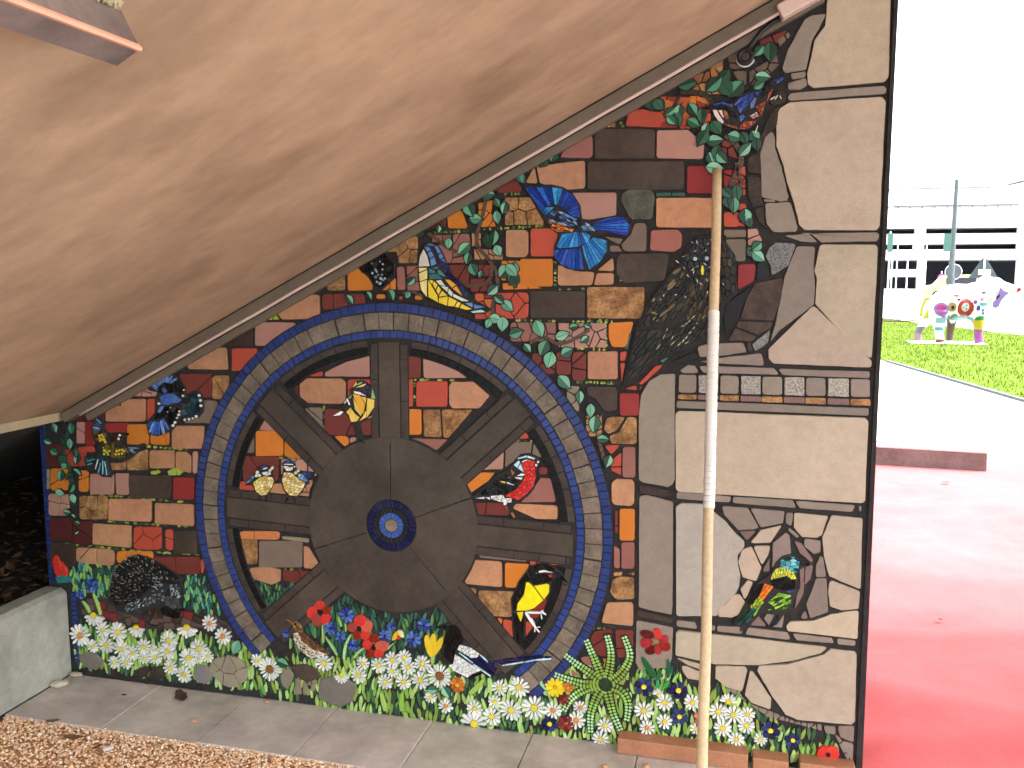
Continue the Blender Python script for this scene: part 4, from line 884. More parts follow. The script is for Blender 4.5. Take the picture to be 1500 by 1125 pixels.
BIRDS = [
('mosaic_bird','blue bird flying with fanned wings at the left of the wheel','-4582,2600,-4492,2657,-4399,2670,-4315,2635,-4258,2550,-4255,2491,-4199,2525,-4138,2533,-4098,2475,-4103,2367,-4148,2311,-4271,2279,-4306,2316,-4347,2248,-4411,2185,-4538,2141,-4625,2153,-4638,2252,-4552,2338,-4546,2459,-4519,2504,-4599,2518,-4633,2566',[('back','u1','-4496,2461,-4445,2495,-4365,2498,-4300,2452,-4325,2426,-4369,2422,-4419,2404,-4474,2407',3,0,1),('wing','k1','-4504,2548,-4440,2585,-4367,2569,-4364,2509,-4445,2498,-4506,2504',6,0,1),('wing','k1','-4354,2596,-4316,2613,-4271,2550,-4273,2491,-4323,2483,-4358,2509',5,0,1),('wing','k1','-4501,2373,-4401,2399,-4429,2332,-4480,2297,-4562,2283',5,0,1),('wing','k1','-4388,2400,-4322,2380,-4330,2336,-4397,2235,-4456,2288,-4416,2338',6,0,1),('tail','k2','-4281,2458,-4237,2497,-4157,2516,-4117,2464,-4114,2388,-4165,2332,-4270,2306,-4305,2348',16,0,1)],[('feather','u2',['-4577,2570,-4518,2520,15','-4570,2589,-4511,2537,18','-4544,2607,-4497,2559,19','-4512,2627,-4484,2570,20','-4480,2644,-4478,2576,20','-4443,2656,-4459,2587,21','-4406,2654,-4434,2588,21','-4370,2644,-4415,2589,20','-4331,2621,-4391,2587,20']),('feather','u3',['-4575,2266,-4621,2220,20','-4556,2261,-4605,2176,21','-4544,2262,-4581,2155,21','-4528,2263,-4550,2157,22','-4510,2263,-4518,2158,22','-4494,2275,-4474,2171,24','-4480,2287,-4429,2206,23']),('feather','u1',['-4461,2541,-4438,2507,35','-4469,2396,-4508,2346,32'])],[('spot','w1',[(-4505,2413,12),(-4280,2485,10),(-4271,2531,6),(-4320,2356,10),(-4327,2328,12),(-4344,2303,8),(-4365,2264,12),(-4384,2239,12),(-4134,2493,12),(-4124,2453,12),(-4122,2410,12),(-4169,2321,12),(-4200,2306,8),(-4234,2297,10),(-4274,2291,10),(-4401,2385,4),(-4428,2349,5)])]),
('mosaic_bird','small dark bird with yellow wing bars flying below the blue bird','-5134,2251,-5093,2287,-5055,2277,-5022,2172,-4989,2095,-4960,2135,-4908,2155,-4806,2154,-4820,2131,-4873,2106,-4869,2061,-4735,2062,-4658,2083,-4660,2055,-4793,1948,-4885,1903,-5001,1897,-4981,1802,-4995,1773,-5086,1773,-5168,1826,-5222,1800,-5255,1889,-5252,1941,-5140,1952,-5098,1994,-5162,2121,-5163,2194',[('wing','n2','-5146,2161,-5094,2163,-5018,2144,-5029,2071,-5083,2023,-5113,2066',10,0,1),('wing','n2','-5019,2026,-4838,2035,-4803,1992,-4831,1951,-4934,1940,-5017,1953',12,0,1),('body','n1','-5057,2035,-4951,2074,-4955,2007,-5016,1958,-5075,1955',10,0,1),('head','n3','-4989,2095,-4954,2136,-4895,2150,-4878,2123,-4893,2077,-4953,2052',6,0,1),('tail','k2','-5108,1942,-5031,1935,-5007,1801,-5085,1790,-5148,1832',10,0,1),('tail','k2','-5240,1924,-5134,1941,-5144,1884,-5231,1862',6,0,1)],[('feather','u4',['-5107,2264,-5064,2226,12','-5125,2240,-5069,2209,12','-5135,2218,-5079,2195,14','-5141,2192,-5083,2180,13','-5142,2172,-5087,2166,12','-4813,2036,-4724,2035,12','-4807,2020,-4752,1995,14','-4749,2039,-4718,2033,10','-4788,2032,-4767,1999,12']),('feather','t2',['-5222,1899,-5142,1924,11','-5217,1871,-5164,1888,11','-5141,1838,-5110,1920,12','-5117,1806,-5088,1892,12','-5072,1797,-5065,1911,11','-5033,1793,-5045,1906,11']),('beak','k1',['-4857,2146,-4806,2148,14'])],[('spot','y1',[(-5084,2124,11),(-5061,2131,11),(-5045,2115,10),(-5079,2102,11),(-5060,2092,12),(-5040,2092,12),(-5032,2073,11),(-5080,2079,8),(-4923,2003,11),(-4897,2010,11),(-4871,2016,10),(-4906,1978,11),(-4876,1985,10),(-4935,1974,10),(-4856,2006,8)]),('spot','y2',[(-5046,2002,11),(-5021,1989,12),(-4994,1999,10),(-5048,1971,11),(-5009,1970,10),(-5051,2024,7)]),('eye','w1',[(-4890,2136,10),(-4901,2105,12)])]),
('hedgehog','dark hedgehog with pale-tipped spines','-5079,817,-5044,922,-4973,1030,-4869,1108,-4776,1134,-4666,1112,-4543,1066,-4435,1012,-4363,956,-4373,880,-4398,790,-4376,692,-4397,671,-4407,620,-4456,602,-4566,629,-4582,590,-4694,585,-4749,618,-4921,594,-5019,630,-5065,703',[('body','k3','-5065,818,-5030,917,-4967,1018,-4863,1096,-4777,1122,-4666,1099,-4544,1053,-4443,999,-4377,949,-4414,902,-4551,915,-4680,853,-4770,756,-4915,691,-5017,669,-5056,729',70,0,1),('face','g1','-4554,864,-4471,846,-4412,789,-4390,691,-4438,680,-4527,715,-4544,777',12,0,1),('snout','k1','-4584,685,-4520,716,-4405,658,-4407,620,-4463,611,-4566,636',4,0,1),('leg','n3','-4690,668,-4619,675,-4615,624,-4581,602,-4666,594,-4700,616',6,0,1)],[('spine','q1',['-5048,880,-5065,884,6','-4728,1008,-4738,1017,5','-4621,1071,-4625,1080,6','-4911,1006,-4926,1015,6','-4802,1038,-4810,1046,4','-4856,834,-4866,837,6','-4822,971,-4836,979,5','-4843,891,-4857,896,4','-4809,850,-4819,853,4','-4935,757,-4953,757,6','-4819,951,-4831,958,6','-4998,754,-5015,755,6','-4999,942,-5013,947,6','-4676,982,-4685,991,4','-4772,1008,-4783,1017,6','-4742,927,-4751,933,6','-5046,867,-5062,871,4','-4991,899,-5001,903,6','-4857,903,-4874,909,6','-4380,944,-4374,958,6','-4722,988,-4732,997,4','-4709,968,-4717,975,4','-4818,754,-4835,754,5','-4815,792,-4827,793,6','-5062,841,-5074,844,5','-4824,818,-4840,821,6','-4959,717,-4977,716,4','-4594,940,-4604,952,5','-4758,822,-4769,824,6','-4726,1017,-4733,1025,4','-4834,1028,-4842,1036,4','-4734,947,-4746,955,5','-5066,906,-5078,910,4','-4996,716,-5009,716,4','-4623,1085,-4629,1098,4','-4488,950,-4491,966,4','-4796,1049,-4806,1059,5','-4633,969,-4644,981,4','-4994,839,-5008,842,4','-4799,917,-4809,923,4','-4639,1009,-4650,1023,4','-4768,971,-4782,981,4','-4863,891,-4873,895,5','-4747,985,-4760,995,6','-5061,848,-5073,851,6','-4868,1038,-4882,1048,5','-4636,912,-4648,921,5','-4525,1001,-4530,1014,4','-4857,867,-4870,872,4','-4766,855,-4781,859,6','-4791,936,-4805,944,4','-4866,729,-4876,729,6','-4574,937,-4581,947,6','-4729,870,-4742,875,4','-4961,833,-4978,836,4','-4913,730,-4930,729,6','-5057,761,-5076,762,6','-4965,821,-4978,823,4','-4988,925,-4998,929,4','-4756,974,-4768,983,4','-5035,775,-5046,776,6','-4882,855,-4893,859,6','-4691,1062,-4698,1071,4','-5013,790,-5023,792,4','-4640,1019,-4650,1032,5','-4846,746,-4856,747,6','-4899,1053,-4913,1063,6','-4621,968,-4629,977,4','-4629,970,-4637,980,4','-4498,943,-4502,959,4','-4542,956,-4546,966,4','-4440,927,-4439,943,4','-4627,934,-4636,943,4','-4949,1029,-4960,1036,4','-4881,981,-4891,987,4','-4900,886,-4910,889,6','-4989,792,-5002,794,5','-4893,1070,-4903,1079,6','-4804,972,-4815,979,5','-4945,992,-4958,999,6','-4608,935,-4620,947,4','-5033,737,-5047,737,4','-4696,964,-4703,971,4','-4883,1084,-4892,1092,4','-4884,921,-4895,926,4','-4941,870,-4953,874,6','-5003,954,-5013,958,5','-5058,845,-5072,848,5','-4803,829,-4819,832,6','-4848,905,-4863,911,4','-4981,956,-4990,961,6','-4882,1068,-4893,1077,4','-4882,1079,-4893,1089,4','-4920,973,-4931,980,4','-4764,974,-4777,983,5','-4886,736,-4899,736,4','-4886,798,-4898,800,4','-4972,936,-4988,943,6','-4627,1023,-4634,1034,4','-4820,1106,-4830,1117,6','-4683,1046,-4692,1058,5','-4979,954,-4995,961,4','-4758,917,-4772,924,6','-4635,1080,-4643,1094,4','-5048,829,-5062,831,6','-4781,1017,-4790,1025,4','-4665,963,-4676,974,4','-4811,1000,-4825,1010,6','-4773,1051,-4785,1062,5','-5004,768,-5022,769,4','-4501,992,-4504,1007,6','-4787,1110,-4796,1120,5','-4934,925,-4945,930,4','-4843,936,-4855,942,6','-4812,842,-4827,846,4','-4854,1074,-4862,1081,4','-4558,995,-4565,1010,4','-4920,868,-4937,872,4','-4775,1114,-4783,1124,4','-4783,1066,-4793,1076,6','-4559,965,-4567,979,4','-4844,988,-4857,996,6','-4953,812,-4969,814,4','-5026,836,-5043,839,6','-4551,946,-4557,958,5','-4871,832,-4888,835,4','-4929,1016,-4941,1024,6','-5025,873,-5041,877,6','-4910,786,-4927,788,4','-4988,1010,-4998,1016,4','-4963,819,-4974,821,6','-4800,905,-4814,911,5','-5006,912,-5020,917,4','-4987,825,-5000,828,5','-4847,1057,-4857,1065,5','-4791,982,-4802,990,6','-4853,956,-4868,964,5','-5031,902,-5042,906,6','-5010,973,-5020,978,5','-4999,935,-5015,941,4','-4523,974,-4526,983,4','-4739,945,-4751,953,4','-4752,903,-4762,908,4','-4696,1098,-4703,1109,6','-4761,847,-4778,852,5','-4970,742,-4984,742,6','-4762,994,-4773,1002,4','-4947,893,-4956,896,5','-4634,1065,-4640,1076,6','-4935,907,-4946,911,6','-4810,760,-4821,760,6','-4609,960,-4616,970,5','-4898,846,-4910,849,5','-4731,799,-4741,801,6','-4770,887,-4784,893,6','-5029,866,-5039,869,5','-4809,1103,-4818,1112,5','-4805,872,-4820,877,6','-4844,1034,-4858,1044,4','-4755,783,-4769,784,5','-4966,940,-4979,945,5','-4919,897,-4929,901,4','-4815,1047,-4828,1058,4','-4879,749,-4895,749,4','-4795,828,-4806,831,4','-4448,945,-4448,963,4','-4641,1073,-4648,1087,5','-4627,1028,-4636,1042,4','-5028,781,-5039,783,4','-4744,823,-4761,827,5','-5023,801,-5041,803,4','-4842,1109,-4853,1120,4','-4431,935,-4429,946,4','-4911,1064,-4921,1072,4','-4769,834,-4783,837,4','-4969,875,-4984,879,4','-4959,978,-4971,985,5','-4597,941,-4607,953,6','-4848,1061,-4857,1068,4','-4520,985,-4523,996,6','-4798,824,-4814,827,4','-4773,966,-4781,973,4','-4558,948,-4567,962,4','-4845,1028,-4859,1038,6','-4992,908,-5003,912,4','-4662,994,-4668,1002,5','-4726,1073,-4736,1085,4','-4676,1086,-4685,1100,5','-4751,994,-4762,1003,6','-4756,1022,-4766,1032,6','-4800,825,-4817,828,4','-4406,937,-4401,950,6','-4872,768,-4884,769,5','-4965,1008,-4978,1015,6','-4964,1024,-4973,1030,5','-4957,781,-4968,783,5','-4885,944,-4894,949,6','-4989,748,-5002,749,6','-4863,957,-4878,964,4','-4767,928,-4782,936,4','-4585,978,-4593,991,5','-4687,906,-4696,912,4','-4907,726,-4923,725,5','-4604,1026,-4610,1037,3','-4754,978,-4766,988,4','-4757,805,-4767,807,4','-4741,920,-4755,927,5','-4685,1112,-4694,1125,6','-5017,940,-5027,945,4','-4997,997,-5006,1002,5','-4860,776,-4874,777,4','-4573,1034,-4578,1046,4','-4765,1104,-4773,1115,6','-4506,950,-4510,965,6','-4745,1032,-4753,1041,4']),('fur','q2',['-4659,738,-4651,739,8','-4779,744,-4765,752,5','-4809,740,-4801,745,5','-4922,653,-4905,646,6','-4563,829,-4555,848,5','-4690,727,-4679,719,6','-4567,786,-4554,800,6','-4753,697,-4744,707,8','-4897,664,-4888,661,7','-4888,652,-4877,662,8','-4620,789,-4605,805,6','-4892,658,-4875,657,5','-4723,736,-4711,751,6','-4746,759,-4731,771,6','-4888,686,-4869,697,6','-4791,673,-4783,681,6','-4658,762,-4652,752,6','-4656,764,-4639,782,6','-4811,719,-4795,722,6','-4727,705,-4714,710,6','-4684,757,-4672,772,6','-4581,804,-4571,803,6','-4855,688,-4839,707,5','-4631,738,-4624,755,6','-4813,687,-4807,691,5','-4795,691,-4783,682,8','-4684,722,-4676,726,6','-4678,782,-4661,790,7','-4560,763,-4550,754,8','-4874,656,-4859,661,6','-4856,690,-4838,697,6','-4682,755,-4668,760,6','-4912,636,-4897,649,6','-4697,744,-4681,738,6','-4792,699,-4785,687,5','-4728,750,-4714,769,6','-4541,782,-4533,786,5','-4875,700,-4856,710,6','-4897,698,-4879,693,8','-4600,760,-4591,774,6','-4897,693,-4882,696,5','-4806,675,-4790,670,7','-4570,789,-4559,789,6','-4909,681,-4896,698,5','-4827,705,-4808,709,8','-4634,761,-4624,768,6','-4678,724,-4662,734,5','-4921,651,-4911,671,6','-4833,715,-4819,715,6','-4638,790,-4620,806,7','-4650,744,-4639,734,6','-4653,794,-4645,798,6','-4888,652,-4878,655,7','-4597,798,-4584,798,6','-4801,722,-4789,721,8','-4871,681,-4858,695,5','-4561,834,-4549,844,5','-4817,725,-4807,713,6','-4787,694,-4772,714,6','-4816,667,-4804,679,6','-4733,758,-4719,753,6','-4715,716,-4698,716,5','-4727,720,-4718,716,6','-4684,740,-4670,729,7','-4648,747,-4640,746,6','-4901,645,-4893,648,6','-4644,744,-4633,732,6','-4705,703,-4695,698,8','-4892,647,-4878,649,8','-4588,814,-4576,813,7','-4553,776,-4536,795,6','-4571,758,-4555,767,8','-4717,723,-4704,714,6','-4547,803,-4536,800,7','-4907,627,-4897,630,5','-4851,651,-4842,661,8','-4830,680,-4818,669,6','-4794,726,-4783,746,5','-4865,694,-4850,682,6','-4825,711,-4811,715,5','-4718,754,-4711,747,5','-4753,702,-4741,692,6','-4555,835,-4537,841,5','-4825,657,-4810,652,8','-4921,673,-4910,662,8','-4868,640,-4854,650,6','-4757,719,-4745,729,8','-4737,744,-4721,756,6','-4882,693,-4864,693,6','-4662,744,-4650,752,5','-4473,895,-4474,886,5','-4421,876,-4425,862,5','-4435,889,-4429,874,5','-4470,900,-4463,884,6','-4455,830,-4462,808,6','-4401,841,-4408,825,5','-4409,848,-4413,835,6','-4473,850,-4478,835,6','-4406,813,-4406,794,6','-4469,802,-4463,787,5','-4403,882,-4395,869,5','-4403,821,-4395,803,5','-4471,878,-4468,857,6','-4419,909,-4421,896,6','-4462,885,-4461,871,5','-4455,864,-4447,848,5','-4418,809,-4425,787,6','-4468,887,-4464,869,5','-4427,859,-4422,845,6','-4460,885,-4466,876,5','-4401,808,-4403,794,5','-4456,822,-4456,811,5','-4407,810,-4414,794,6','-4460,838,-4462,825,5','-4453,842,-4453,827,5','-4421,860,-4413,846,5','-4415,809,-4412,793,6','-4414,834,-4418,819,6','-4462,908,-4458,895,5','-4454,908,-4462,889,5','-4448,862,-4445,841,6','-4418,889,-4409,879,5','-4431,840,-4434,819,6','-4429,833,-4434,812,6','-4455,841,-4450,828,6','-4455,873,-4447,856,6','-4615,889,-4627,895,6','-4665,941,-4678,942,6','-4548,887,-4558,881,5','-4611,907,-4625,911,6','-4577,890,-4597,884,6','-4609,866,-4622,866,6','-4598,946,-4618,944,5','-4629,942,-4638,940,6','-4575,914,-4594,911,5','-4650,872,-4661,878,6','-4678,879,-4688,880,6','-4545,937,-4555,940,6','-4599,923,-4617,923,6','-4600,846,-4612,848,6','-4592,882,-4607,888,6','-4586,913,-4606,920,6','-4631,871,-4643,874,5','-4568,922,-4584,920,6','-4587,908,-4595,918,6','-4609,852,-4617,859,6','-4570,896,-4578,901,5','-4590,881,-4597,886,5','-4623,943,-4634,952,5','-4562,946,-4581,940,6','-4613,864,-4629,870,6','-4632,834,-4650,829,6','-4561,878,-4579,876,5','-4558,890,-4576,890,6','-4551,891,-4569,897,6','-4591,955,-4611,959,6'])],[('eye','k1',[(-4504,825,28)]),('nose','k1',[(-4390,691,15)])]),
('mosaic_bird','left one of the two small yellow tits on the spoke','-3761,1781,-3750,1808,-3664,1893,-3614,1949,-3575,1960,-3528,1941,-3490,1943,-3500,1920,-3511,1889,-3494,1837,-3514,1783,-3565,1709,-3557,1674,-3643,1686,-3670,1729,-3692,1790',[('breast','y3','-3682,1808,-3627,1851,-3579,1867,-3512,1862,-3498,1832,-3519,1782,-3570,1717,-3613,1710,-3656,1739',34,0,1),('cap','u5','-3610,1936,-3576,1956,-3538,1936,-3591,1922',3,0,1),('cheek','w2','-3602,1897,-3529,1910,-3523,1888,-3559,1871,-3588,1880',4,0,1),('wing','u4','-3750,1795,-3685,1866,-3671,1853,-3706,1815',4,0,1)],[('brow','w2',['-3589,1924,-3552,1937,10']),('leg','k1',['-3633,1704,-3624,1674,12','-3570,1708,-3566,1673,12'])],[('spot','w3',[(-3640,1895,15),(-3648,1868,14),(-3622,1871,12),(-3509,1937,12),(-3527,1919,10)])]),
('mosaic_bird','right one of the two small yellow tits on the spoke','-3437,1972,-3393,2005,-3355,2016,-3313,1983,-3301,1936,-3245,1926,-3156,1926,-3142,1910,-3200,1863,-3196,1828,-3229,1809,-3259,1754,-3317,1711,-3309,1668,-3404,1666,-3383,1711,-3424,1771,-3441,1831,-3425,1902,-3413,1956',[('breast','y3','-3426,1850,-3406,1908,-3339,1907,-3293,1866,-3229,1835,-3249,1786,-3302,1725,-3364,1730,-3410,1776',44,0,1),('cap','u5','-3403,1983,-3379,2008,-3346,2010,-3323,1987,-3375,1982',3,0,1),('cheek','w2','-3409,1956,-3380,1960,-3357,1950,-3328,1960,-3334,1934,-3358,1922,-3386,1922',4,0,1),('wing','u2','-3293,1875,-3255,1908,-3205,1854,-3224,1844',5,0,1),('tail','u5','-3250,1921,-3156,1918,-3161,1900,-3213,1875',5,0,1)],[('brow','w2',['-3406,1974,-3328,1976,10']),('leg','k1',['-3383,1707,-3399,1671,12','-3322,1711,-3318,1671,13'])],[('spot','w3',[(-3306,1911,14),(-3285,1926,12),(-3274,1894,10),(-3314,1959,7)])]),
('mosaic_bird','yellow tit with a purple mask beside the upright spoke','-2991,2372,-2912,2422,-2872,2481,-2831,2559,-2847,2579,-2808,2606,-2780,2648,-2720,2655,-2655,2616,-2624,2566,-2615,2465,-2626,2408,-2682,2359,-2759,2330,-2729,2197,-2707,2172,-2779,2174,-2815,2297,-2836,2327,-2868,2388,-2890,2402,-2974,2363',[('breast','y4','-2810,2550,-2755,2547,-2712,2471,-2725,2404,-2741,2398,-2789,2494',1,0,1),('breast','y5','-2807,2519,-2773,2464,-2741,2403,-2747,2382,-2796,2432',1,0,1),('breast','y5','-2744,2532,-2700,2528,-2707,2476',1,0,1),('breast','y5','-2692,2523,-2635,2512,-2639,2453,-2698,2374,-2699,2451',1,0,1),('belly','y5','-2868,2409,-2828,2446,-2841,2379',1,0,1),('belly','y5','-2826,2436,-2796,2396,-2758,2372,-2781,2340,-2828,2333,-2844,2373',1,0,1),('belly','y5','-2702,2430,-2703,2374,-2764,2340,-2731,2383',1,0,1),('belly','y5','-2698,2364,-2654,2391,-2665,2375',1,0,1),('mask','v1','-2759,2587,-2710,2620,-2661,2606,-2665,2529,-2700,2554',4,0,1),('cheek','w2','-2804,2573,-2754,2567,-2700,2538,-2798,2555',1,0,1),('crown','y6','-2808,2606,-2780,2643,-2775,2623,-2803,2601',1,0,1),('crown','l1','-2769,2633,-2736,2647,-2731,2634,-2775,2612',1,0,1),('crown','y6','-2792,2596,-2720,2629,-2698,2633,-2721,2609',1,0,1),('nape','l1','-2662,2519,-2653,2596,-2627,2520',1,0,1),('wing','l1','-2849,2518,-2815,2550,-2827,2518,-2843,2510',1,0,1),('tail','w2','-2985,2373,-2912,2415,-2890,2408,-2924,2380',1,0,1)],[('leg','k1',['-2803,2323,-2767,2195,22','-2767,2195,-2724,2177,12']),('wing_bar','w2',['-2860,2512,-2839,2466,12','-2880,2475,-2866,2496,12'])],[]),
('mosaic_bird','black bird with silver flecks under the stair edge','-2757,3509,-2544,3621,-2455,3527,-2460,3425,-2569,3343,-2630,3361,-2676,3449,-2717,3462',[('plumage','k1','-2747,3506,-2674,3550,-2572,3602,-2541,3612,-2465,3524,-2470,3428,-2566,3352,-2623,3368,-2669,3456,-2710,3468',36,0,1)],[],[('fleck','s1',[(-2607,3485,12),(-2598,3471,8),(-2632,3460,10),(-2607,3432,12),(-2586,3448,7),(-2556,3449,10),(-2552,3488,8),(-2566,3421,12),(-2548,3412,10),(-2534,3421,8),(-2597,3396,9),(-2572,3385,12),(-2637,3532,8),(-2548,3526,8),(-2571,3545,7)])]),
('mosaic_bird','large blue and yellow tit perched on top of the wheel','-2279,3503,-2254,3613,-2224,3668,-2177,3684,-2125,3667,-2085,3612,-2056,3535,-1999,3437,-1930,3382,-1884,3317,-1827,3257,-1753,3225,-1718,3198,-1758,3175,-1839,3169,-1977,3200,-2058,3222,-2129,3238,-2211,3276,-2263,3353,-2280,3425',[('throat','i1','-2230,3635,-2202,3585,-2185,3511,-2270,3508,-2260,3580',1,0,1),('breast','y7','-2270,3500,-2205,3500,-2204,3492,-2265,3467',1,0,1),('breast','y7','-2268,3458,-2204,3486,-2204,3420,-2262,3400',1,0,1),('breast','y7','-2262,3395,-2206,3413,-2209,3287,-2251,3337',1,0,1),('belly','y8','-2196,3409,-2128,3299,-2123,3249,-2197,3287',1,0,1),('belly','y8','-2192,3412,-2156,3406,-2168,3381',1,0,1),('belly','y8','-2162,3379,-2151,3401,-2124,3376,-2142,3343',1,0,1),('belly','y8','-2136,3337,-2119,3368,-2098,3340,-2119,3304',1,0,1),('belly','y8','-2113,3299,-2090,3335,-2049,3299,-2113,3290',1,0,1),('belly','y8','-2116,3282,-2046,3294,-2053,3224,-2117,3246',1,0,1),('belly','y8','-2040,3291,-1977,3261,-2000,3219,-2047,3223',1,0,1),('belly','y8','-1971,3256,-1948,3245,-1965,3211,-1994,3217',1,0,1),('belly','y8','-1942,3239,-1862,3202,-1908,3196,-1957,3209',1,0,1),('crown','u6','-2221,3662,-2177,3678,-2148,3664,-2154,3656',1,0,1),('cheek','u6','-2224,3651,-2189,3651,-2172,3626,-2201,3615',1,0,1),('cheek','u6','-2198,3610,-2169,3621,-2152,3585,-2181,3566',1,0,1),('cheek','u6','-2181,3560,-2149,3579,-2132,3527,-2173,3511',1,0,1),('nape','u6','-2148,3656,-2125,3656,-2096,3609,-2120,3599',1,0,1),('nape','u6','-2117,3591,-2093,3604,-2076,3574,-2105,3563',1,0,1),('nape','u6','-2102,3558,-2074,3568,-2062,3535',1,0,1),('back','v2','-2120,3541,-2091,3546,-2056,3524,-2010,3442,-1947,3382,-1896,3322,-1890,3278,-1930,3300,-1976,3382,-2022,3409,-2057,3431,-2091,3497',9,0,1),('shoulder','t1','-2188,3497,-2144,3478,-2141,3461,-2191,3461',1,0,1),('shoulder','t1','-2167,3500,-2126,3511,-2115,3497,-2135,3486',1,0,1),('shoulder','t1','-2191,3453,-2132,3459,-2080,3420,-2186,3414',1,0,1),('shoulder','t1','-2129,3475,-2109,3489,-2054,3431,-2115,3450',1,0,1),('wing','i2','-2139,3406,-2098,3412,-2063,3365,-2110,3376',1,0,1),('wing','i2','-2104,3370,-2043,3360,-2049,3324',1,0,1),('wing','i2','-2040,3352,-2008,3319,-2017,3291,-2046,3316',1,0,1),('wing','i2','-2005,3313,-1884,3259,-1942,3259,-2008,3291',1,0,1),('wing','o1','-2069,3415,-2034,3415,-1982,3377,-2017,3354',1,0,1),('wing','o1','-2011,3349,-1979,3371,-1936,3297',1,0,1),('tail','u6','-1919,3248,-1861,3248,-1859,3215,-1884,3223',1,0,1),('tail','u6','-1853,3240,-1764,3219,-1844,3202',1,0,1),('tail','i3','-1876,3185,-1793,3200,-1761,3181,-1856,3174',1,0,1)],[],[]),
('mosaic_bird','bright blue bird flying with spread wings and orange belly','-1485,4070,-1390,4074,-1285,4075,-1195,4054,-1130,4009,-1078,3927,-1064,3834,-987,3826,-816,3861,-753,3836,-718,3786,-745,3712,-890,3732,-960,3714,-883,3688,-875,3601,-957,3507,-1040,3472,-1176,3494,-1262,3564,-1263,3647,-1231,3735,-1283,3767,-1336,3837,-1415,3958',[('wing','z1','-1472,4057,-1409,4059,-1323,3938,-1330,3913,-1356,3901',3,(-1251,3855),1),('wing','z1','-1403,4059,-1285,4056,-1265,3949,-1310,3919',4,(-1251,3855),1),('wing','z2','-1279,4056,-1201,4042,-1239,3936,-1258,3937',2,(-1251,3855),1),('wing','z1','-1194,4036,-1130,3997,-1090,3928,-1083,3846,-1128,3853,-1206,3917,-1232,3930',8,(-1251,3855),1),('wing','z2','-1356,3894,-1317,3919,-1265,3918,-1323,3862',5,60,2),('wing','z2','-1205,3729,-1114,3746,-1037,3739,-1005,3720,-1017,3677,-1087,3646,-1217,3634,-1243,3647',9,(-1095,3796),1),('wing','z2','-1004,3689,-985,3708,-896,3688,-888,3619,-932,3544,-1008,3488,-1048,3589,-1061,3645',9,(-1095,3796),1),('wing','z1','-1256,3621,-1074,3633,-1047,3488,-1124,3488,-1216,3526,-1255,3570',9,(-1095,3796),1),('tail','z3','-986,3801,-892,3837,-785,3848,-734,3792,-751,3718,-897,3751,-973,3758',7,(-1076,3781),1),('body','u7','-1310,3862,-1271,3893,-1206,3886,-1089,3828,-986,3789,-973,3751,-1050,3752,-1114,3772,-1297,3824',42,30,2.5),('belly','o2','-1303,3818,-1205,3810,-1121,3765,-1133,3747,-1231,3748,-1277,3767',22,20,2)],[],[]),
('owl','dark brown owl with white-flecked face','-377,3537,-341,3654,-265,3712,-169,3721,-91,3672,-22,3575,-5,3341,-78,3243,-112,3074,-178,3014,-381,2919,-519,2855,-688,2717,-769,2663,-741,2798,-713,2932,-685,3075,-617,3237,-511,3388,-415,3507',[('face','k1','-367,3527,-330,3634,-264,3693,-178,3702,-138,3643,-133,3468,-219,3438,-316,3468',30,80,1.5),('head','w4','-139,3672,-90,3643,-31,3565,-19,3351,-98,3272,-123,3468',22,80,2),('wing','w5','-395,3487,-296,3428,-273,3290,-387,3170,-565,3107,-665,3085,-607,3217,-501,3378',60,125,2.5),('breast','w4','-296,3438,-132,3439,-98,3262,-191,3133,-367,3150,-263,3290',40,110,2.5),('flank','w6','-377,3130,-200,3123,-125,3213,-122,3094,-207,3023,-382,2939,-510,2896,-483,3028',40,130,3),('tail','w6','-675,3065,-504,3078,-510,2896,-619,2781,-739,2695,-711,2860',22,125,4)],[('fleck','w1',['-317,3673,-302,3664,14','-283,3683,-271,3654,18','-416,3547,-396,3532,20','-361,3502,-354,3492,14','-378,3571,-349,3581,14','-296,3605,-281,3615,14','-223,3605,-214,3624,12','-192,3682,-178,3692,12','-210,3653,-201,3663,11','-312,3478,-288,3502,14','-297,3458,-293,3487,14','-279,3507,-264,3512,12','-231,3531,-211,3517,14','-196,3497,-182,3512,14','-251,3399,-238,3384,18','-209,3424,-200,3409,16','-201,3340,-201,3325,14','-490,3318,-491,3304,18','-415,3314,-406,3319,18','-352,3310,-341,3295,14','-519,3278,-509,3288,12','-340,3453,-325,3438,14','-102,3399,-94,3385,11']),('fleck','s2',['-366,3100,-347,3110,16','-342,3116,-327,3126,16','-322,3131,-308,3146,16','-299,3156,-280,3176,18','-392,2964,-368,2990,18','-358,2995,-349,3010,20','-339,3015,-325,3036,20','-316,3051,-301,3066,20','-292,3081,-278,3102,16','-268,3117,-259,3132,14','-536,2936,-507,2977,22','-442,2968,-408,2999,18','-493,3008,-474,3048,14','-433,3009,-419,3039,12','-343,2980,-314,3001,14','-565,3137,-541,3168,12','-540,3128,-521,3148,12','-266,3399,-276,3423,16','-469,3068,-460,3089,12','-230,3152,-212,3182,12']),('feather','o3',['-466,3349,-417,3398,24','-434,3458,-385,3492,24','-568,3268,-554,3288,18','-462,3209,-419,3249,22','-577,3198,-536,3183,12','-516,3168,-467,3209,16','-471,3368,-423,3418,12']),('beak','y9',['-238,3512,-236,3453,20'])],[('eye','s1',[(-287,3558,15),(-210,3561,14)])]),
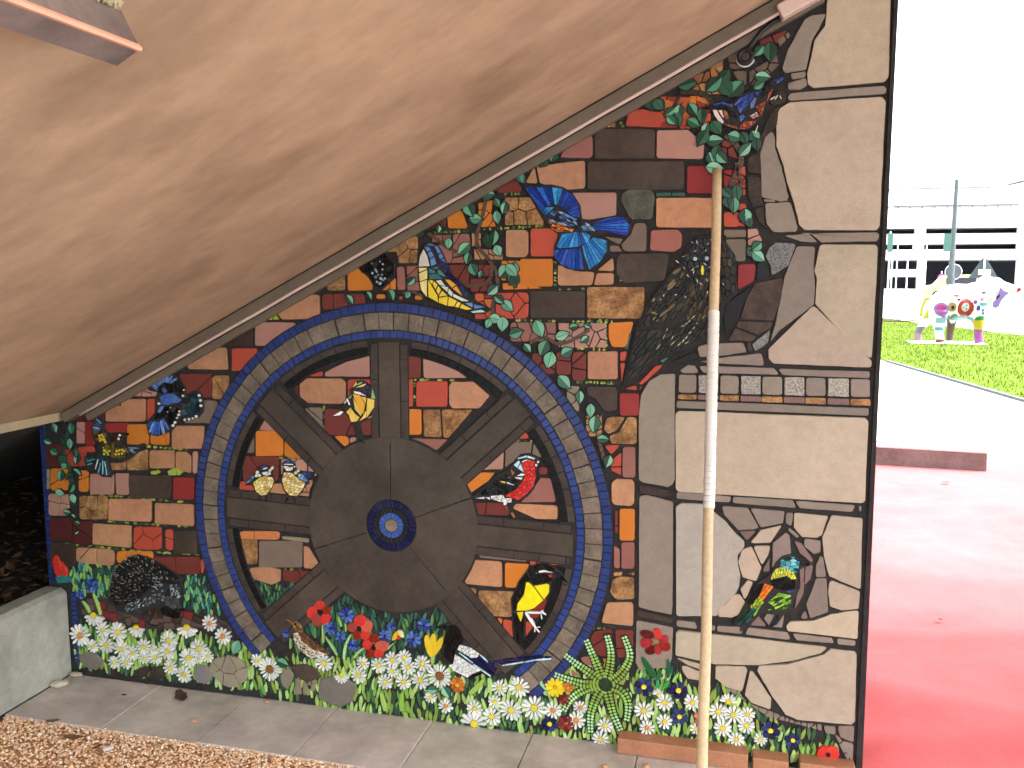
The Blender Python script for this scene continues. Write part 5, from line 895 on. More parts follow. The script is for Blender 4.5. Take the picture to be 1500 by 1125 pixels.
('mosaic_bird','blue-backed nuthatch under the stair edge','-285,4550,-205,4573,-140,4589,-87,4572,-44,4609,50,4661,127,4670,168,4707,236,4734,253,4707,183,4659,156,4565,108,4468,83,4438,41,4396,-37,4399,-117,4428,-180,4475,-204,4529',[('wing','u8','-64,4562,-18,4604,55,4635,60,4622,-33,4539',5,140,4),('wing','u8','-42,4535,55,4618,60,4609,27,4554,-23,4503',5,130,4),('wing','u8','64,4630,111,4645,86,4607',2,0,1),('wing','u9','40,4562,65,4600,78,4595,63,4535,41,4531',1,0,1),('wing','u8','55,4644,119,4658,106,4648',1,0,1),('shoulder','u1','-27,4486,-1,4496,8,4476,-17,4449',2,0,1),('head','u8','-201,4568,-140,4583,-69,4558,-77,4545,-139,4570,-192,4563',4,0,1),('mask','k1','-280,4545,-196,4555,-112,4551,-40,4487,-39,4465,-75,4488,-120,4534,-200,4537',8,0,1),('cheek','i4','-200,4533,-173,4532,-159,4505,-125,4455,-131,4438,-162,4461,-185,4493',1,0,1),('cheek','i4','-164,4529,-140,4530,-123,4477,-137,4486',1,0,1),('throat','n4','-131,4530,-107,4516,-92,4476,-114,4468',2,0,1),('belly','r1','-29,4407,5,4450,83,4451,41,4409,2,4400',8,0,1),('belly','r1','75,4543,139,4575,112,4476,98,4507',9,0,1),('belly','r2','38,4483,81,4508,99,4481,61,4465',4,0,1),('tail','r1','154,4622,179,4655,171,4625,143,4566',3,0,1),('tail','k1','86,4603,127,4670,173,4703,179,4659,112,4589',7,0,1),('tail','u8','190,4702,236,4721,241,4699,199,4680',3,0,1),('throat','n4','-122,4446,-38,4416,-38,4403,-113,4428',4,0,1)],[('leg','s2',['92,4420,77,4373,7','164,4582,194,4598,8','194,4581,210,4606,7','223,4605,233,4583,6'])],[]),
('mosaic_bird','red-breasted bird with a pale blue cap perched in the wheel','-1926,1757,-1841,1829,-1700,1970,-1578,2043,-1545,2105,-1501,2150,-1436,2164,-1376,2141,-1348,2115,-1370,2065,-1380,1989,-1396,1901,-1445,1838,-1522,1800,-1556,1792,-1622,1771,-1723,1792,-1841,1790',[('cap','i5','-1523,2122,-1452,2147,-1447,2131,-1518,2114',1,0,1),('cap','i5','-1444,2145,-1387,2126,-1397,2118,-1449,2129',1,0,1),('cap','i5','-1551,2069,-1512,2106,-1501,2093,-1523,2049',1,0,1),('cap','i5','-1520,2046,-1498,2085,-1473,2016',1,0,1),('cap','i6','-1490,2099,-1446,2118,-1449,2110,-1485,2091',1,0,1),('breast','r3','-1490,2086,-1436,2116,-1392,2102,-1386,1988,-1402,1922,-1445,1865,-1511,1811,-1550,1820,-1611,1833,-1534,1887,-1490,1939,-1462,1995',40,0,1),('wing_bar','i6','-1528,1988,-1490,2012,-1462,2003,-1479,1991',1,0,1),('wing_bar','i6','-1545,1979,-1482,1980,-1490,1961,-1523,1967',1,0,1),('wing_bar','i6','-1608,1932,-1600,1940,-1539,1919,-1556,1916',1,0,1),('wing_bar','y8','-1664,1942,-1611,1945,-1614,1926',1,0,1),('shoulder','n4','-1575,2040,-1539,2010,-1561,1989',1,0,1),('shoulder','n4','-1600,1976,-1567,1989,-1578,1961',1,0,1),('wing','k1','-1830,1824,-1678,1960,-1606,1998,-1545,1963,-1501,1954,-1523,1898,-1600,1855,-1712,1832',46,0,1),('tail','w2','-1841,1801,-1773,1817,-1773,1800',1,0,1),('tail','w2','-1768,1814,-1731,1817,-1731,1795',1,0,1),('belly','w2','-1723,1826,-1633,1839,-1617,1816,-1564,1819,-1569,1786,-1622,1785,-1656,1788,-1720,1806',9,0,1),('eye','k1','-1441,2099,-1419,2106,-1414,2090,-1435,2086',1,0,1)],[('leg','n4',['-1617,1761,-1597,1734,12','-1569,1709,-1544,1674,12','-1544,1674,-1522,1684,6'])],[('spot','w2',[(-1615,1777,13),(-1367,2103,8),(-1381,2078,9)])]),
('mosaic_bird','black and yellow bird with white brow clinging to the rim','-1572,1049,-1511,1191,-1444,1291,-1377,1337,-1311,1353,-1245,1328,-1178,1287,-1132,1204,-1151,1209,-1231,1249,-1264,1206,-1270,1124,-1322,1052,-1402,983,-1463,957,-1462,716,-1516,697,-1558,810,-1565,954',[('breast','y9','-1454,1189,-1430,1191,-1396,1160,-1322,1062,-1389,998,-1443,972,-1524,964,-1517,1020,-1470,1092',1,0,1),('breast','y9','-1393,1167,-1297,1193,-1277,1184,-1280,1123,-1316,1069',1,0,1),('belly','y9','-1524,951,-1473,962,-1480,914,-1493,878',1,0,1),('brow','w2','-1380,1263,-1357,1288,-1311,1296,-1248,1281,-1310,1279,-1364,1268',1,0,1),('cheek','r3','-1297,1253,-1261,1266,-1261,1246,-1280,1235',1,0,1),('head','k1','-1437,1285,-1364,1335,-1298,1344,-1244,1315,-1238,1289,-1324,1301,-1384,1263,-1297,1263,-1250,1227,-1283,1204,-1397,1177,-1424,1232',11,0,1),('beak','k1','-1241,1288,-1191,1279,-1138,1210,-1218,1250',2,0,1),('wing','k1','-1508,1177,-1444,1271,-1417,1206,-1450,1196,-1470,1106,-1524,1019,-1531,971,-1551,962,-1558,1043',9,110,2),('tail','k1','-1551,941,-1527,937,-1496,871,-1470,935,-1469,723,-1510,704,-1544,811',8,90,4)],[('leg','w2',['-1460,957,-1342,965,16','-1456,950,-1375,842,19','-1335,976,-1302,955,14','-1338,962,-1332,918,10','-1322,984,-1342,972,10','-1375,842,-1351,814,12','-1385,841,-1385,814,10','-1375,849,-1345,856,8'])],[]),
('magpie','black and white magpie with long blue tail','-2176,763,-2091,806,-2008,815,-1960,771,-1926,679,-1816,608,-1720,577,-1612,596,-1398,640,-1265,655,-1219,633,-1265,604,-1632,511,-1666,501,-1693,429,-1734,417,-1816,442,-1913,382,-2024,432,-2066,483,-2108,527,-2106,666,-2078,745',[('head','k1','-2078,780,-2015,807,-1967,771,-1933,678,-1981,638,-2016,572,-2024,495,-2066,504,-2100,549,-2096,667',30,100,2),('beak','k1','-2169,764,-2084,800,-2078,766',2,0,1),('wing','w2','-1974,649,-1885,635,-1816,594,-1830,565,-1878,556,-1988,610',14,0,1),('breast','w2','-2010,566,-1968,549,-1864,492,-1803,464,-1872,429,-1913,396,-2024,439,-2059,477,-2024,488',26,0,1),('wing','v2','-1989,596,-1885,548,-1809,574,-1693,532,-1700,497,-1673,493,-1707,434,-1789,487,-1899,529',12,40,3),('tail','v2','-1714,550,-1612,582,-1358,634,-1252,636,-1265,624,-1477,577,-1639,531',9,175,5),('flank','k1','-1872,422,-1789,452,-1803,430,-1899,384',4,0,1)],[('feather','i5',['-1809,588,-1748,540,11','-1975,587,-1868,519,11','-1864,506,-1727,428,11','-1635,523,-1471,569,12','-1461,570,-1387,595,12','-1381,596,-1262,618,15'])],[]),
('mosaic_bird','speckled brown thrush among the flowers','-3442,718,-3374,692,-3333,709,-3287,669,-3268,600,-3162,533,-3042,462,-2989,442,-3070,434,-3220,397,-3327,457,-3372,556,-3363,609,-3382,666',[('head','n5','-3375,679,-3333,703,-3293,668,-3281,611,-3343,611,-3362,642',14,0,1),('back','n6','-3329,613,-3275,606,-3175,532,-3049,462,-3096,450,-3217,495,-3297,538',40,40,2.5),('breast','n7','-3364,596,-3329,606,-3284,527,-3204,477,-3069,453,-3165,417,-3219,401,-3320,464,-3365,544',48,40,1.5),('beak','n4','-3435,712,-3374,692,-3375,670',2,0,1)],[('speckle','k1',['-3354,584,-3351,572,8','-3337,560,-3331,548,8','-3349,533,-3335,525,8','-3318,530,-3305,512,8','-3312,498,-3299,486,10','-3292,480,-3265,474,8','-3278,502,-3264,496,7','-3252,465,-3231,461,8','-3246,440,-3232,435,8','-3211,457,-3191,456,7','-3212,424,-3198,429,6','-3177,448,-3164,443,6','-3299,460,-3286,455,8'])],[('eye','k1',[(-3346,675,12)])]),
('mosaic_bird','green bird with orange wing patch in the cracked stone','35,1025,81,1099,141,1231,191,1327,283,1403,312,1485,352,1533,413,1555,466,1531,555,1499,510,1473,469,1447,461,1396,479,1319,447,1226,429,1156,378,1117,338,1044,276,1009,320,1111,230,1114,169,1039,154,1003,86,958,95,1008,35,1014',[('head','t3','342,1504,383,1530,435,1537,467,1509,463,1469,459,1435,439,1422,344,1465',16,10,2),('collar','y10','313,1440,344,1459,428,1433,451,1384,420,1376,388,1401,285,1364,284,1386',22,110,2),('breast','k1','280,1352,388,1390,446,1367,443,1310,382,1293,308,1304',24,0,1),('wing','o4','244,1332,302,1314,237,1212,205,1226',5,130,4),('wing','k1','161,1267,191,1316,238,1331,205,1237,143,1163,132,1185',9,120,3),('wing','l2','159,1176,210,1238,249,1184,203,1140,154,1147',12,120,2),('belly','l3','290,1222,340,1273,419,1263,422,1201,392,1164,324,1140,313,1173,269,1198',26,150,3),('tail','t4','77,1070,144,1151,213,1147,147,1048,105,1015,40,1020',10,130,4),('flank','u8','387,1288,444,1305,419,1280',3,0,1)],[('feather','l3',['71,1064,139,1142,10','178,1091,208,1152,14','271,1146,292,1149,9']),('leg','k2',['341,1113,322,1049,14','322,1049,286,1016,12'])],[('beak','k1',[(493,1497,22),(519,1494,15)])]),
]


# ------------------------------------------------------------------ ground, roads, lawn
def sheet(name, P, z, m_, kind='structure', grid=None):
    return tag(mesh_obj(name, [(x, y, z) for x, y in P], [tuple(range(len(P)))], m_), kind=kind)

sheet('ground', [(-400, -400), (400, -400), (400, 600), (-400, 600)], -.05, M['asphalt'])
sheet('forecourt', [(-30, -60), (40, -60), (40, -6.001), (3.3, -6.001), (3.3, -1.7), (.474, -1.7), (-30, -1.7)], -.004, M['darkpave'])  # unseen ground around and behind the viewer, darkened to cut bounce light
sheet('unseen_side_pavement', [(3.3, -6.0), (40, -6.0), (40, -2.001), (5.9, -2.001), (5.9, 5.9), (3.3, 5.9)], -.003, M['pave'])  # unseen pale ground, put in to bounce neutral light onto the wall
sheet('road', [(1.0, 6.0), (4, 9), (60, -10), (140, 100), (60, 220), (-40, 220), (-40, 40)], -.012, M['asphalt'])
sheet('pavement', [(-30, 5.9), (-30, 60), (2, 42), (2.2, 22.0), (3.0, 16.2), (3.91, 10.5), (5.5, 4.5), (7.2, -2.0), (5.9, -2.0), (5.9, 5.9)], -.004, M['pave'])
# lawn, slightly domed, with a thin dark kerb
LP = [(3.0, 16.19), (3.91, 10.5), (5.5, 4.6), (7.4, -2.0), (16, 4), (12, 19), (8.6, 24.2), (6.6, 33), (5.6, 39.5), (2.9, 40), (2.3, 22.2)]
bm = bmesh.new()
bm.faces.new([bm.verts.new((x, y, .012)) for x, y in LP])
bmesh.ops.triangulate(bm, faces=bm.faces)
bmesh.ops.subdivide_edges(bm, edges=bm.edges, cuts=3, use_grid_fill=True)
me = bpy.data.meshes.new('lawn'); bm.to_mesh(me); bm.free()
me.materials.append(M['lawn'])
tag(link(bpy.data.objects.new('lawn', me)), kind='structure')
mb = MB()
for a, b_ in zip(LP[:3], LP[1:4]):
    a = Vector((*a, 0)); b_ = Vector((*b_, 0))
    d = (b_ - a).normalized(); nn = Vector((-d.y, d.x, 0)) * .035
    q = [a - nn, b_ - nn, b_ + nn, a + nn]
    mb.add([(p.x, p.y, -.02) for p in q] + [(p.x, p.y, .035) for p in q], [(4, 5, 6, 7), (0, 1, 5, 4), (1, 2, 6, 5), (2, 3, 7, 6), (3, 0, 4, 7)])
tag(mb.build('lawn_edging', M['grey']), 'thin dark metal edging along the curved border of the lawn', 'edging')
# short grass, denser near the edge that faces the wall
mb = MB()
rg = random.Random(3)
LQ = [p for p in LP]
cnt = 0
while cnt < 22000:
    y = 4.5 + 30 * rg.random() ** 1.5
    x = rg.uniform(2.3, 12)
    if not inside(LQ, x, y): continue
    cnt += 1
    h = rg.uniform(.03, .075); w = rg.uniform(.006, .012)
    a = rg.uniform(0, 3.14); dx, dy = math.cos(a) * w, math.sin(a) * w
    lx, ly = rg.uniform(-.03, .03), rg.uniform(-.03, .03)
    c = rg.choice([(.09, .145, .018), (.105, .155, .024), (.065, .10, .010), (.20, .19, .07), (.08, .13, .02)])
    mb.add([(x - dx, y - dy, .01), (x + dx, y + dy, .01), (x + lx, y + ly, .012 + h)], [(0, 1, 2)], c)
tag(mb.build('grass', M['blade']), 'short bright grass on the lawn', kind='stuff')

# red floor covering with soft folds
nx_, ny_ = 40, 300
X0, X1, Y0, Y1 = .475, 3.3, -1.7, 5.9
v = []
for j in range(ny_ + 1):
    for i in range(nx_ + 1):
        x = X0 + (X1 - X0) * i / nx_; y = Y0 + (Y1 - Y0) * j / ny_
        z = .004 + .034 * abs(math.sin(y * 1.9 + .25 * x + .35 * math.sin(x * 1.6))) ** 15 + .026 * abs(math.sin(y * 3.1 - .35 * x + .5 * math.sin(x * 1.3 + 1) + .6)) ** 19 + .007 * math.sin(x * 1.7 + y * 1.1) ** 2
        z = .004 + (z - .004) * 1.35 * min(1, max(0, (4.9 - y) / .8)) * min(1, (x - .46) / .12)
        v.append((x, y, z))
f = [(j * (nx_ + 1) + i, j * (nx_ + 1) + i + 1, (j + 1) * (nx_ + 1) + i + 1, (j + 1) * (nx_ + 1) + i) for j in range(ny_) for i in range(nx_)]
tag(mesh_obj('red_floor', v, f, M['red'], smooth=True), kind='structure')

# ------------------------------------------------------------------ pavers and gravel at the foot of the wall
pv = tag(empty('paver_strip', (0, -.19, 0)), 'row of square greyish pink concrete pavers along the foot of the mosaic wall', 'paving')
xs = [-2.755, -2.31, -1.9, -1.505, -1.1, -.7, -.3, .1, .465]
for k in range(len(xs) - 1):
    x0, x1 = xs[k] + .0015, xs[k + 1] - .0015
    dz = random.uniform(-.002, .002)
    mb = MB()
    c = jit(lin('#D0C6BC'), .05)
    mb.box(x0, x1, -.376 + random.uniform(-.003, .003), -.004, -.045, .0 + dz, c)
    o = mb.build('paver', M['paver'], pv, ((x0 + x1) / 2, -.19, 0))
    o.location.y += .19
    bevel(o, .0025)
sheet('gravel_bed', [(-2.756, -.374), (-2.756, -1.7), (.474, -1.7), (.474, -.374)], -.022, M['bed'])
def pebble(mb, x, y, z, r, c, rg, flat_=.65):
    v = []
    rz = rg.uniform(0, 6.28)
    for (a, b_) in ((0, -1), (0, 0), (1, 0), (2, 0), (3, 0), (4, 0), (0, 1)):
        if b_ == 0:
            t = a * 2 * math.pi / 5 + rz + rg.uniform(-.35, .35)
            q = r * rg.uniform(.7, 1.15)
            v.append((x + q * math.cos(t), y + q * math.sin(t) * .85, z + r * rg.uniform(-.3, .3)))
        else:
            v.append((x + r * rg.uniform(-.3, .3), y + r * rg.uniform(-.3, .3), z + b_ * r * flat_ * rg.uniform(.8, 1.1)))
    f = []
    for k in range(5):
        k2 = (k + 1) % 5
        f += [(1 + k2, 1 + k, 0), (1 + k, 1 + k2, 6)]
    mb.add(v, f, c)
mb = MB()
rg = random.Random(11)
GC = ['#FAD6AC', '#F4C89C', '#FBE0BE', '#EDBE92', '#F8D2A8', '#FCEBD4', '#E0B088']
for k in range(30000):
    y = -.372 - 1.25 * rg.random() ** 1.35
    x = rg.uniform(-2.75, .47)
    if x > -1.0 and rg.random() < .6: continue
    r = rg.choice((.0045, .005, .006, .007, .0085))
    pebble(mb, x, y, -.013 + .010 * rg.random(), r, jit(lin(rg.choice(GC)), .07), rg)
tag(mb.build('gravel', M['gravel']), 'orange crushed gravel in front of the pavers', kind='stuff')
rg = random.Random(4)
def stone_thing(name, x, y, z, r, colr, label, cat, group='loose pebbles on the paving and gravel', flat_=.6, rot=0, sx=1.6):
    bm = bmesh.new()
    bmesh.ops.create_icosphere(bm, subdivisions=2, radius=1)
    for q in bm.verts:
        k = 1 + rg.uniform(-.16, .16)
        q.co = Vector((q.co.x * r * sx * k, q.co.y * r * k, q.co.z * r * flat_ * k))
    me = bpy.data.meshes.new(name); bm.to_mesh(me); bm.free()
    me.materials.append(M['gravel'])
    a = me.attributes.new('Col', 'FLOAT_COLOR', 'FACE')
    a.data.foreach_set('color', [q for _ in me.polygons for q in (*colr, 1)])
    o = link(bpy.data.objects.new(name, me))
    o.location = (x, y, z); o.rotation_euler = (0, 0, rot)
    return tag(o, label, cat, group)
stone_thing('pebble', -2.715, .0 - .03, .012, .018, lin('#B9AE98'), 'pale pebble in the corner where the kerb meets the mural', 'pebble')
stone_thing('pebble', -2.715, -.125, .014, .022, lin('#C4BAA4'), 'largest pale pebble lying against the foot of the kerb', 'pebble', rot=.6)
stone_thing('pebble', -1.995, -.245, .007, .010, lin('#C79A75'), 'orange gravel chip lying on the second paver', 'pebble', rot=.2)
stone_thing('pebble', -1.80, -.035, .006, .008, lin('#C79A75'), 'tiny tan chip on the pavers below the log slice', 'pebble', rot=.2)
stone_thing('pebble', -2.18, -.50, .004, .012, lin('#D9D2C6'), 'white pebble lying on the orange gravel', 'pebble', rot=.5)
stone_thing('pebble', -.40, -.17, .006, .009, lin('#C99A78'), 'left one of two tan chips near the fern', 'pebble')
stone_thing('pebble', -.26, -.13, .006, .009, lin('#C99A78'), 'right one of two tan chips near the fern', 'pebble', rot=1)
def leaf_thing(x, y, z, L, w, rz, colr, label, curl=.3):
    n = 8
    v = []; f = []
    for i in range(n + 1):
        t = i / n
        ww = w * math.sin(math.pi * min(1, t * .95 + .05)) ** .8 + .0012
        zz = curl * L * (t - .5) ** 2
        for s_, dz in ((-1, curl * w * .6), (0, 0), (1, curl * w * .5)):
            v.append(((t - .5) * L, s_ * ww * (1 + .15 * math.sin(i * 2.3 + s_)), zz + dz))
    for i in range(n):
        for k in range(2):
            f.append((i * 3 + k, i * 3 + k + 1, i * 3 + k + 4, i * 3 + k + 3))
    o = mesh_obj('dead_leaf', v, f, M['litter'], None, [jit(colr, .15) for _ in f])
    s_ = o.modifiers.new('thickness', 'SOLIDIFY'); s_.thickness = .001
    o.location = (x, y, z); o.rotation_euler = (.05, .03, rz)
    return tag(o, label, 'leaf', 'dead leaves lying on the ground')
leaf_thing(-2.16, -.085, .004, .105, .022, -.75, lin('#4A342B'), 'long brown dead leaf lying across the second paver')
leaf_thing(-2.40, -.125, .003, .022, .005, .2, lin('#43302A'), 'small dark leaf scrap on the first paver')
leaf_thing(-2.372, -.01, .005, .035, .009, .4, lin('#43302A'), 'curled brown leaf at the foot of the flowers')
leaf_thing(-2.52, -.385, .006, .05, .010, .5, lin('#6b5a42'), 'olive dead leaf on the edge between gravel and first paver')
leaf_thing(-2.35, -.47, .006, .075, .014, .25, lin('#7b5436'), 'brown dead leaf lying on the gravel')
leaf_thing(-2.22, -.505, .006, .04, .008, 1.3, lin('#6e4a31'), 'small upright brown leaf beside the white pebble')
# withered twig at the terracotta foot slab
mb = MB()
for k in range(7):
    a = rg.uniform(0, 3.1)
    p0 = Vector((-.285, -.055, .008)); p1 = p0 + Vector((math.cos(a) * .05, -abs(math.sin(a)) * .02, rg.uniform(.0, .03)))
    mb.tube([p0, (p0 + p1) / 2 + Vector((0, 0, .006)), p1], [.0016, .0013, .0007], 5, lin('#7d6a4c'))
tag(mb.build('twig', M['litter']), 'dry twisted twig in front of the long terracotta foot slab', 'twig')

# ------------------------------------------------------------------ kerb, soil under the stairs
kb = MB()
prof = [(-2.872, 0), (-2.872, .375), (-2.86, .387), (-2.785, .387), (-2.762, .372), (-2.757, .36), (-2.757, 0)]
n = len(prof)
ys = [-.004, -2.7]
v = [(x, y, z - .0) for y in ys for x, z in prof]
f = [(i, (i + 1) % n, n + (i + 1) % n, n + i) for i in range(n)] + [tuple(range(n - 1, -1, -1)), tuple(range(n, 2 * n))]
o = mesh_obj('concrete_kerb', v, f, M['concrete'], None, None, (-2.81, -1.3, 0))
tag(o, 'grey cast concrete kerb wall running out from the left end of the mural', 'kerb')
bevel(o, .004)
v = []; NX, NY = 26, 24
rg = random.Random(9)
for j in range(NY + 1):
    for i in range(NX + 1):
        x = -2.873 - 3.2 * i / NX; y = -2.7 + 4.9 * j / NY
        v.append((x, y, .325 + .018 * math.sin(x * 5 + y * 3) + rg.uniform(-.008, .008) + max(0, (y - .3)) * .12))
f = [(j * (NX + 1) + i, (j + 1) * (NX + 1) + i, (j + 1) * (NX + 1) + i + 1, j * (NX + 1) + i + 1) for j in range(NY) for i in range(NX)]
tag(mesh_obj('soil', v, f, M['soil'], smooth=True), kind='structure')
mb = MB()
for k in range(2600):
    x = -2.88 - 1.7 * rg.random() ** 1.3; y = rg.uniform(-2.2, 1.6)
    z = .335 + .018 * math.sin(x * 5 + y * 3) + max(0, (y - .3)) * .12 + rg.uniform(0, .02)
    a = rg.uniform(0, 6.28); L = rg.uniform(.012, .05); w = L * rg.uniform(.15, .45)
    ca, sa = math.cos(a), math.sin(a)
    t1, t2 = rg.uniform(-.5, .5) * L, rg.uniform(-.5, .5) * w
    mb.add([(x - ca * L, y - sa * L, z), (x + sa * w, y - ca * w, z + t2), (x + ca * L, y + sa * L, z + t1), (x - sa * w, y + ca * w, z - t2)], [(0, 1, 2), (0, 2, 3)], jit(lin(rg.choice(['#5a4030', '#6b4c35', '#3d2c22', '#7a5c40'])), .2))
tag(mb.build('leaf_litter', M['litter']), 'dry leaves and bark scattered on the soil behind the kerb', kind='stuff')

# ------------------------------------------------------------------ staircase: soffit, lower flight, edge channel
SW = 3.3                      # width of the flight towards the viewer; unseen front widened to shade the left
def sz(x): return 2.553 + .518 * x
st = tag(empty('concrete_staircase', (-2.7, -1.2, 1.16)), 'broad staircase seen from below with a brownish painted sloping soffit', 'staircase')
def prism_y(name, P, y0, y1, m_, parent, loc=None):
    n = len(P)
    v = [(x, y, z) for y in (y0, y1) for x, z in P]
    f = [(i, n + i, n + (i + 1) % n, (i + 1) % n) for i in range(n)] + [tuple(range(n)), tuple(range(2 * n - 1, n - 1, -1))]
    me_o = mesh_obj(name, v, f, m_, parent)
    b2 = bmesh.new(); b2.from_mesh(me_o.data); bmesh.ops.recalc_face_normals(b2, faces=b2.faces); b2.to_mesh(me_o.data); b2.free()
    if parent is not None: me_o.matrix_parent_inverse = Matrix.Translation(-Vector(parent.location))
    return me_o
XT = 1.325
prism_y('soffit_slab', [(-2.7, sz(-2.7)), (XT, sz(XT)), (XT, sz(XT) + .3), (-2.7, sz(-2.7) + .3)], .25, -SW, M['soffit'], st)
prism_y('lip', [(-2.735, 1.122), (-2.702, 1.122), (-2.69, sz(-2.69) - .001), (-2.735, sz(-2.69) - .001)], -.002, -SW + .004, M['lip'], st)
prism_y('lower_flight', [(-2.737, 1.13), (-2.737, 1.45), (-5.2, .32), (-5.2, .05)], 2.0, -SW, M['dark'], st)  # sloped down to shut light out of the hollow
prism_y('unseen_landing', [(XT + .002, 3.24), (XT + 5.5, 3.24), (XT + 5.5, 3.5), (XT + .002, 3.5)], 2.2, -SW, M['soffit'], st)  # out of view, extended this far to shade the red floor
bk = tag(mesh_obj('added_back_wall', [(-5.3, 2.0, 0), (-2.2, 2.0, 0), (-2.2, 2.0, 1.5), (-5.3, 2.0, 1.5), (-5.3, 2.15, 0), (-2.2, 2.15, 0), (-2.2, 2.15, 1.5), (-5.3, 2.15, 1.5)], [(0, 1, 2, 3), (7, 6, 5, 4), (3, 2, 6, 7), (0, 3, 7, 4), (1, 5, 6, 2)], M['dark']), 'added dark concrete wall keeping light out of the hollow under the stairs', 'wall')  # added with the slab and cheek wall below to keep the hollow dark
prism_y('added_upper_slab', [(-2.737, 1.452), (-2.2, 1.73), (-2.2, 1.95), (-2.737, 1.68)], 2.0, .26, M['dark'], st)
mesh_obj('added_cheek_wall', [(-2.3, .26, 0), (-2.15, .26, 0), (-2.15, 2.0, 0), (-2.3, 2.0, 0), (-2.3, .26, 1.7), (-2.15, .26, 1.7), (-2.15, 2.0, 1.7), (-2.3, 2.0, 1.7)], [(0, 1, 5, 4), (1, 2, 6, 5), (2, 3, 7, 6), (3, 0, 4, 7), (4, 5, 6, 7)], M['dark'], st, None, None).matrix_parent_inverse = Matrix.Translation(-Vector(st.location))
# edge channel where soffit and wall meet: box, pale conduit, lower strip (all follow the slope)
dx, dz = 1 / math.hypot(1, .518), .518 / math.hypot(1, .518)
def slope_bar(name, xa, xb, off0, off1, ya, yb, m_, parent, bv=.002):
    """bar parallel to the soffit; off = distance below the soffit, measured square to it"""
    P = []
    for x, o_ in ((xa, off0), (xb, off0), (xb, off1), (xa, off1)):
        P.append((x + dz * o_, sz(x) - dx * o_))
    o = prism_y(name, P, ya, yb, m_, parent)
    if bv: bevel(o, bv)
    return o
ch = tag(empty('edge_channel', (-1.3, 0, 1.84)), 'brown metal channel following the sloping joint between soffit and mural', 'channel')
slope_bar('joint_strip', -2.64, XT, .0005, .006, .0, -.05, M['black'], ch, 0)
slope_bar('channel_box', -2.69, .16, .006, .045, .0, -.062, M['channel'], ch)
slope_bar('channel_box', .164, XT, .006, .045, .0, -.062, M['channel'], ch)
slope_bar('lower_strip', -2.62, .2, .052, .082, .0, -.028, M['channel'], ch)
mb = MB()
pts = []
for k in range(29):
    x = -2.62 + k * (2.62 + .19) / 28
    o_ = .0485 + .0006 * math.sin(k * 1.7)
    pts.append((x + dz * o_, -.054 - .001 * math.sin(k * 2.1), sz(x) - dx * o_))
mb.tube(pts, .0062, 8)
o = mb.build('conduit', M['conduit'], ch, smooth=True); o.matrix_parent_inverse = Matrix.Translation(-Vector(ch.location))
o = slope_bar('end_box', .075, .205, .03, .075, -.03, -.085, M['conduit'], ch, .004)
# hanging eyelet and cable near the top of the channel
mb = MB()
pts = [(0.0 + .021 * math.cos(t), -.035, 2.425 + .021 * math.sin(t)) for t in [k * 2 * math.pi / 20 for k in range(21)]]
mb.tube(pts, .0075, 8, caps=False)
ring_o = mb.build('cable_eyelet', M['black'], None, (0, -.035, 2.425), smooth=True)
tag(ring_o, 'black eyelet ring with a painted pale highlight hanging from the stair edge', 'eyelet')
mb = MB()
mb.tube([(0.0 + .026 * math.cos(t), -.028, 2.422 + .026 * math.sin(t)) for t in [2.2 + k * 3.9 / 14 for k in range(15)]], .0035, 6)
o = mb.build('rim', M['highlight'], ring_o, smooth=True); o.matrix_parent_inverse = Matrix.Translation(-Vector(ring_o.location))  # highlight on the ring, modelled as a pale crescent
mb = MB()
mb.tube([(.004, -.036, 2.44), (.02, -.034, 2.465), (.05, -.03, 2.505), (.085, -.03, 2.53), (.12, -.03, 2.545)], .0085, 8)
tag(mb.build('black_cable', M['black'], smooth=True), 'black cable running from the eyelet up to the pink end box', 'cable')
# steel beam under the soffit, upper left
bmP = [(-.867, 2.0165), (-.828, 2.038), (-.862, 2.1025), (-.901, 2.081)]
be = tag(empty('steel_beam', (-.86, -2.2, 2.06)), 'stained metal box beam with its lit edge painted peach fixed under the soffit', 'beam')
prism_y('beam_body', bmP, -1.97, -SW, M['steel'], be)
prism_y('beam_edge', [(-.8335, 2.0345), (-.828, 2.0352), (-.8263, 2.0395), (-.8307, 2.0445)], -1.967, -SW + .002, M['peach'], be)
mb = MB()
for k in range(26):
    x, z = -.855 + rg.uniform(-.006, .006), 2.098 + rg.uniform(-.006, .004)
    pebble(mb, x, -1.975 - .05 * rg.random(), z, .007, lin('#B9AC98'), rg, 1)
o = mb.build('mortar_blob', M['lip'], be); o.matrix_parent_inverse = Matrix.Translation(-Vector(be.location))

# ------------------------------------------------------------------ the mosaic wall
mw = tag(empty('mosaic_mural', (-1.2, .1, 0)), 'mosaic mural wall with wagon wheel, birds, flowers, bricks and pale stones', 'mural')
MWI = Matrix.Translation(-Vector(mw.location))
def under(o, p=None):
    """parent o (built in world coordinates) to p without moving it"""
    p = p or mw
    o.parent = p
    base = Vector(p.location)
    if p.parent is not None and p is not mw: base = base  # parts keep world coordinates in their own location
    o.matrix_parent_inverse = Matrix.Translation(-base)
    return o
def part(name, P, colr, m_, parent=None, **k):
    lab = k.pop('label', None)
    o = tile(name, P, colr, m_, None, **k)
    if lab: o['label'] = lab
    return under(o, parent)
prism_y('wall_slab', [(-2.85, 0), (.468, 0), (.458, 1.3), (.455, sz(.45) - .004), (-2.70, sz(-2.70) - .004), (-2.85, 1.118)], .0, .22, M['grout'], None)
o = bpy.data.objects['wall_slab']; under(o)
prism_y('end_trim', [(.447, 0), (.4685, 0), (.4585, 1.3), (.4555, 2.76), (.443, 2.76), (.445, 1.3)], -.0005, -.012, M['grout'], None)
under(bpy.data.objects['end_trim'])

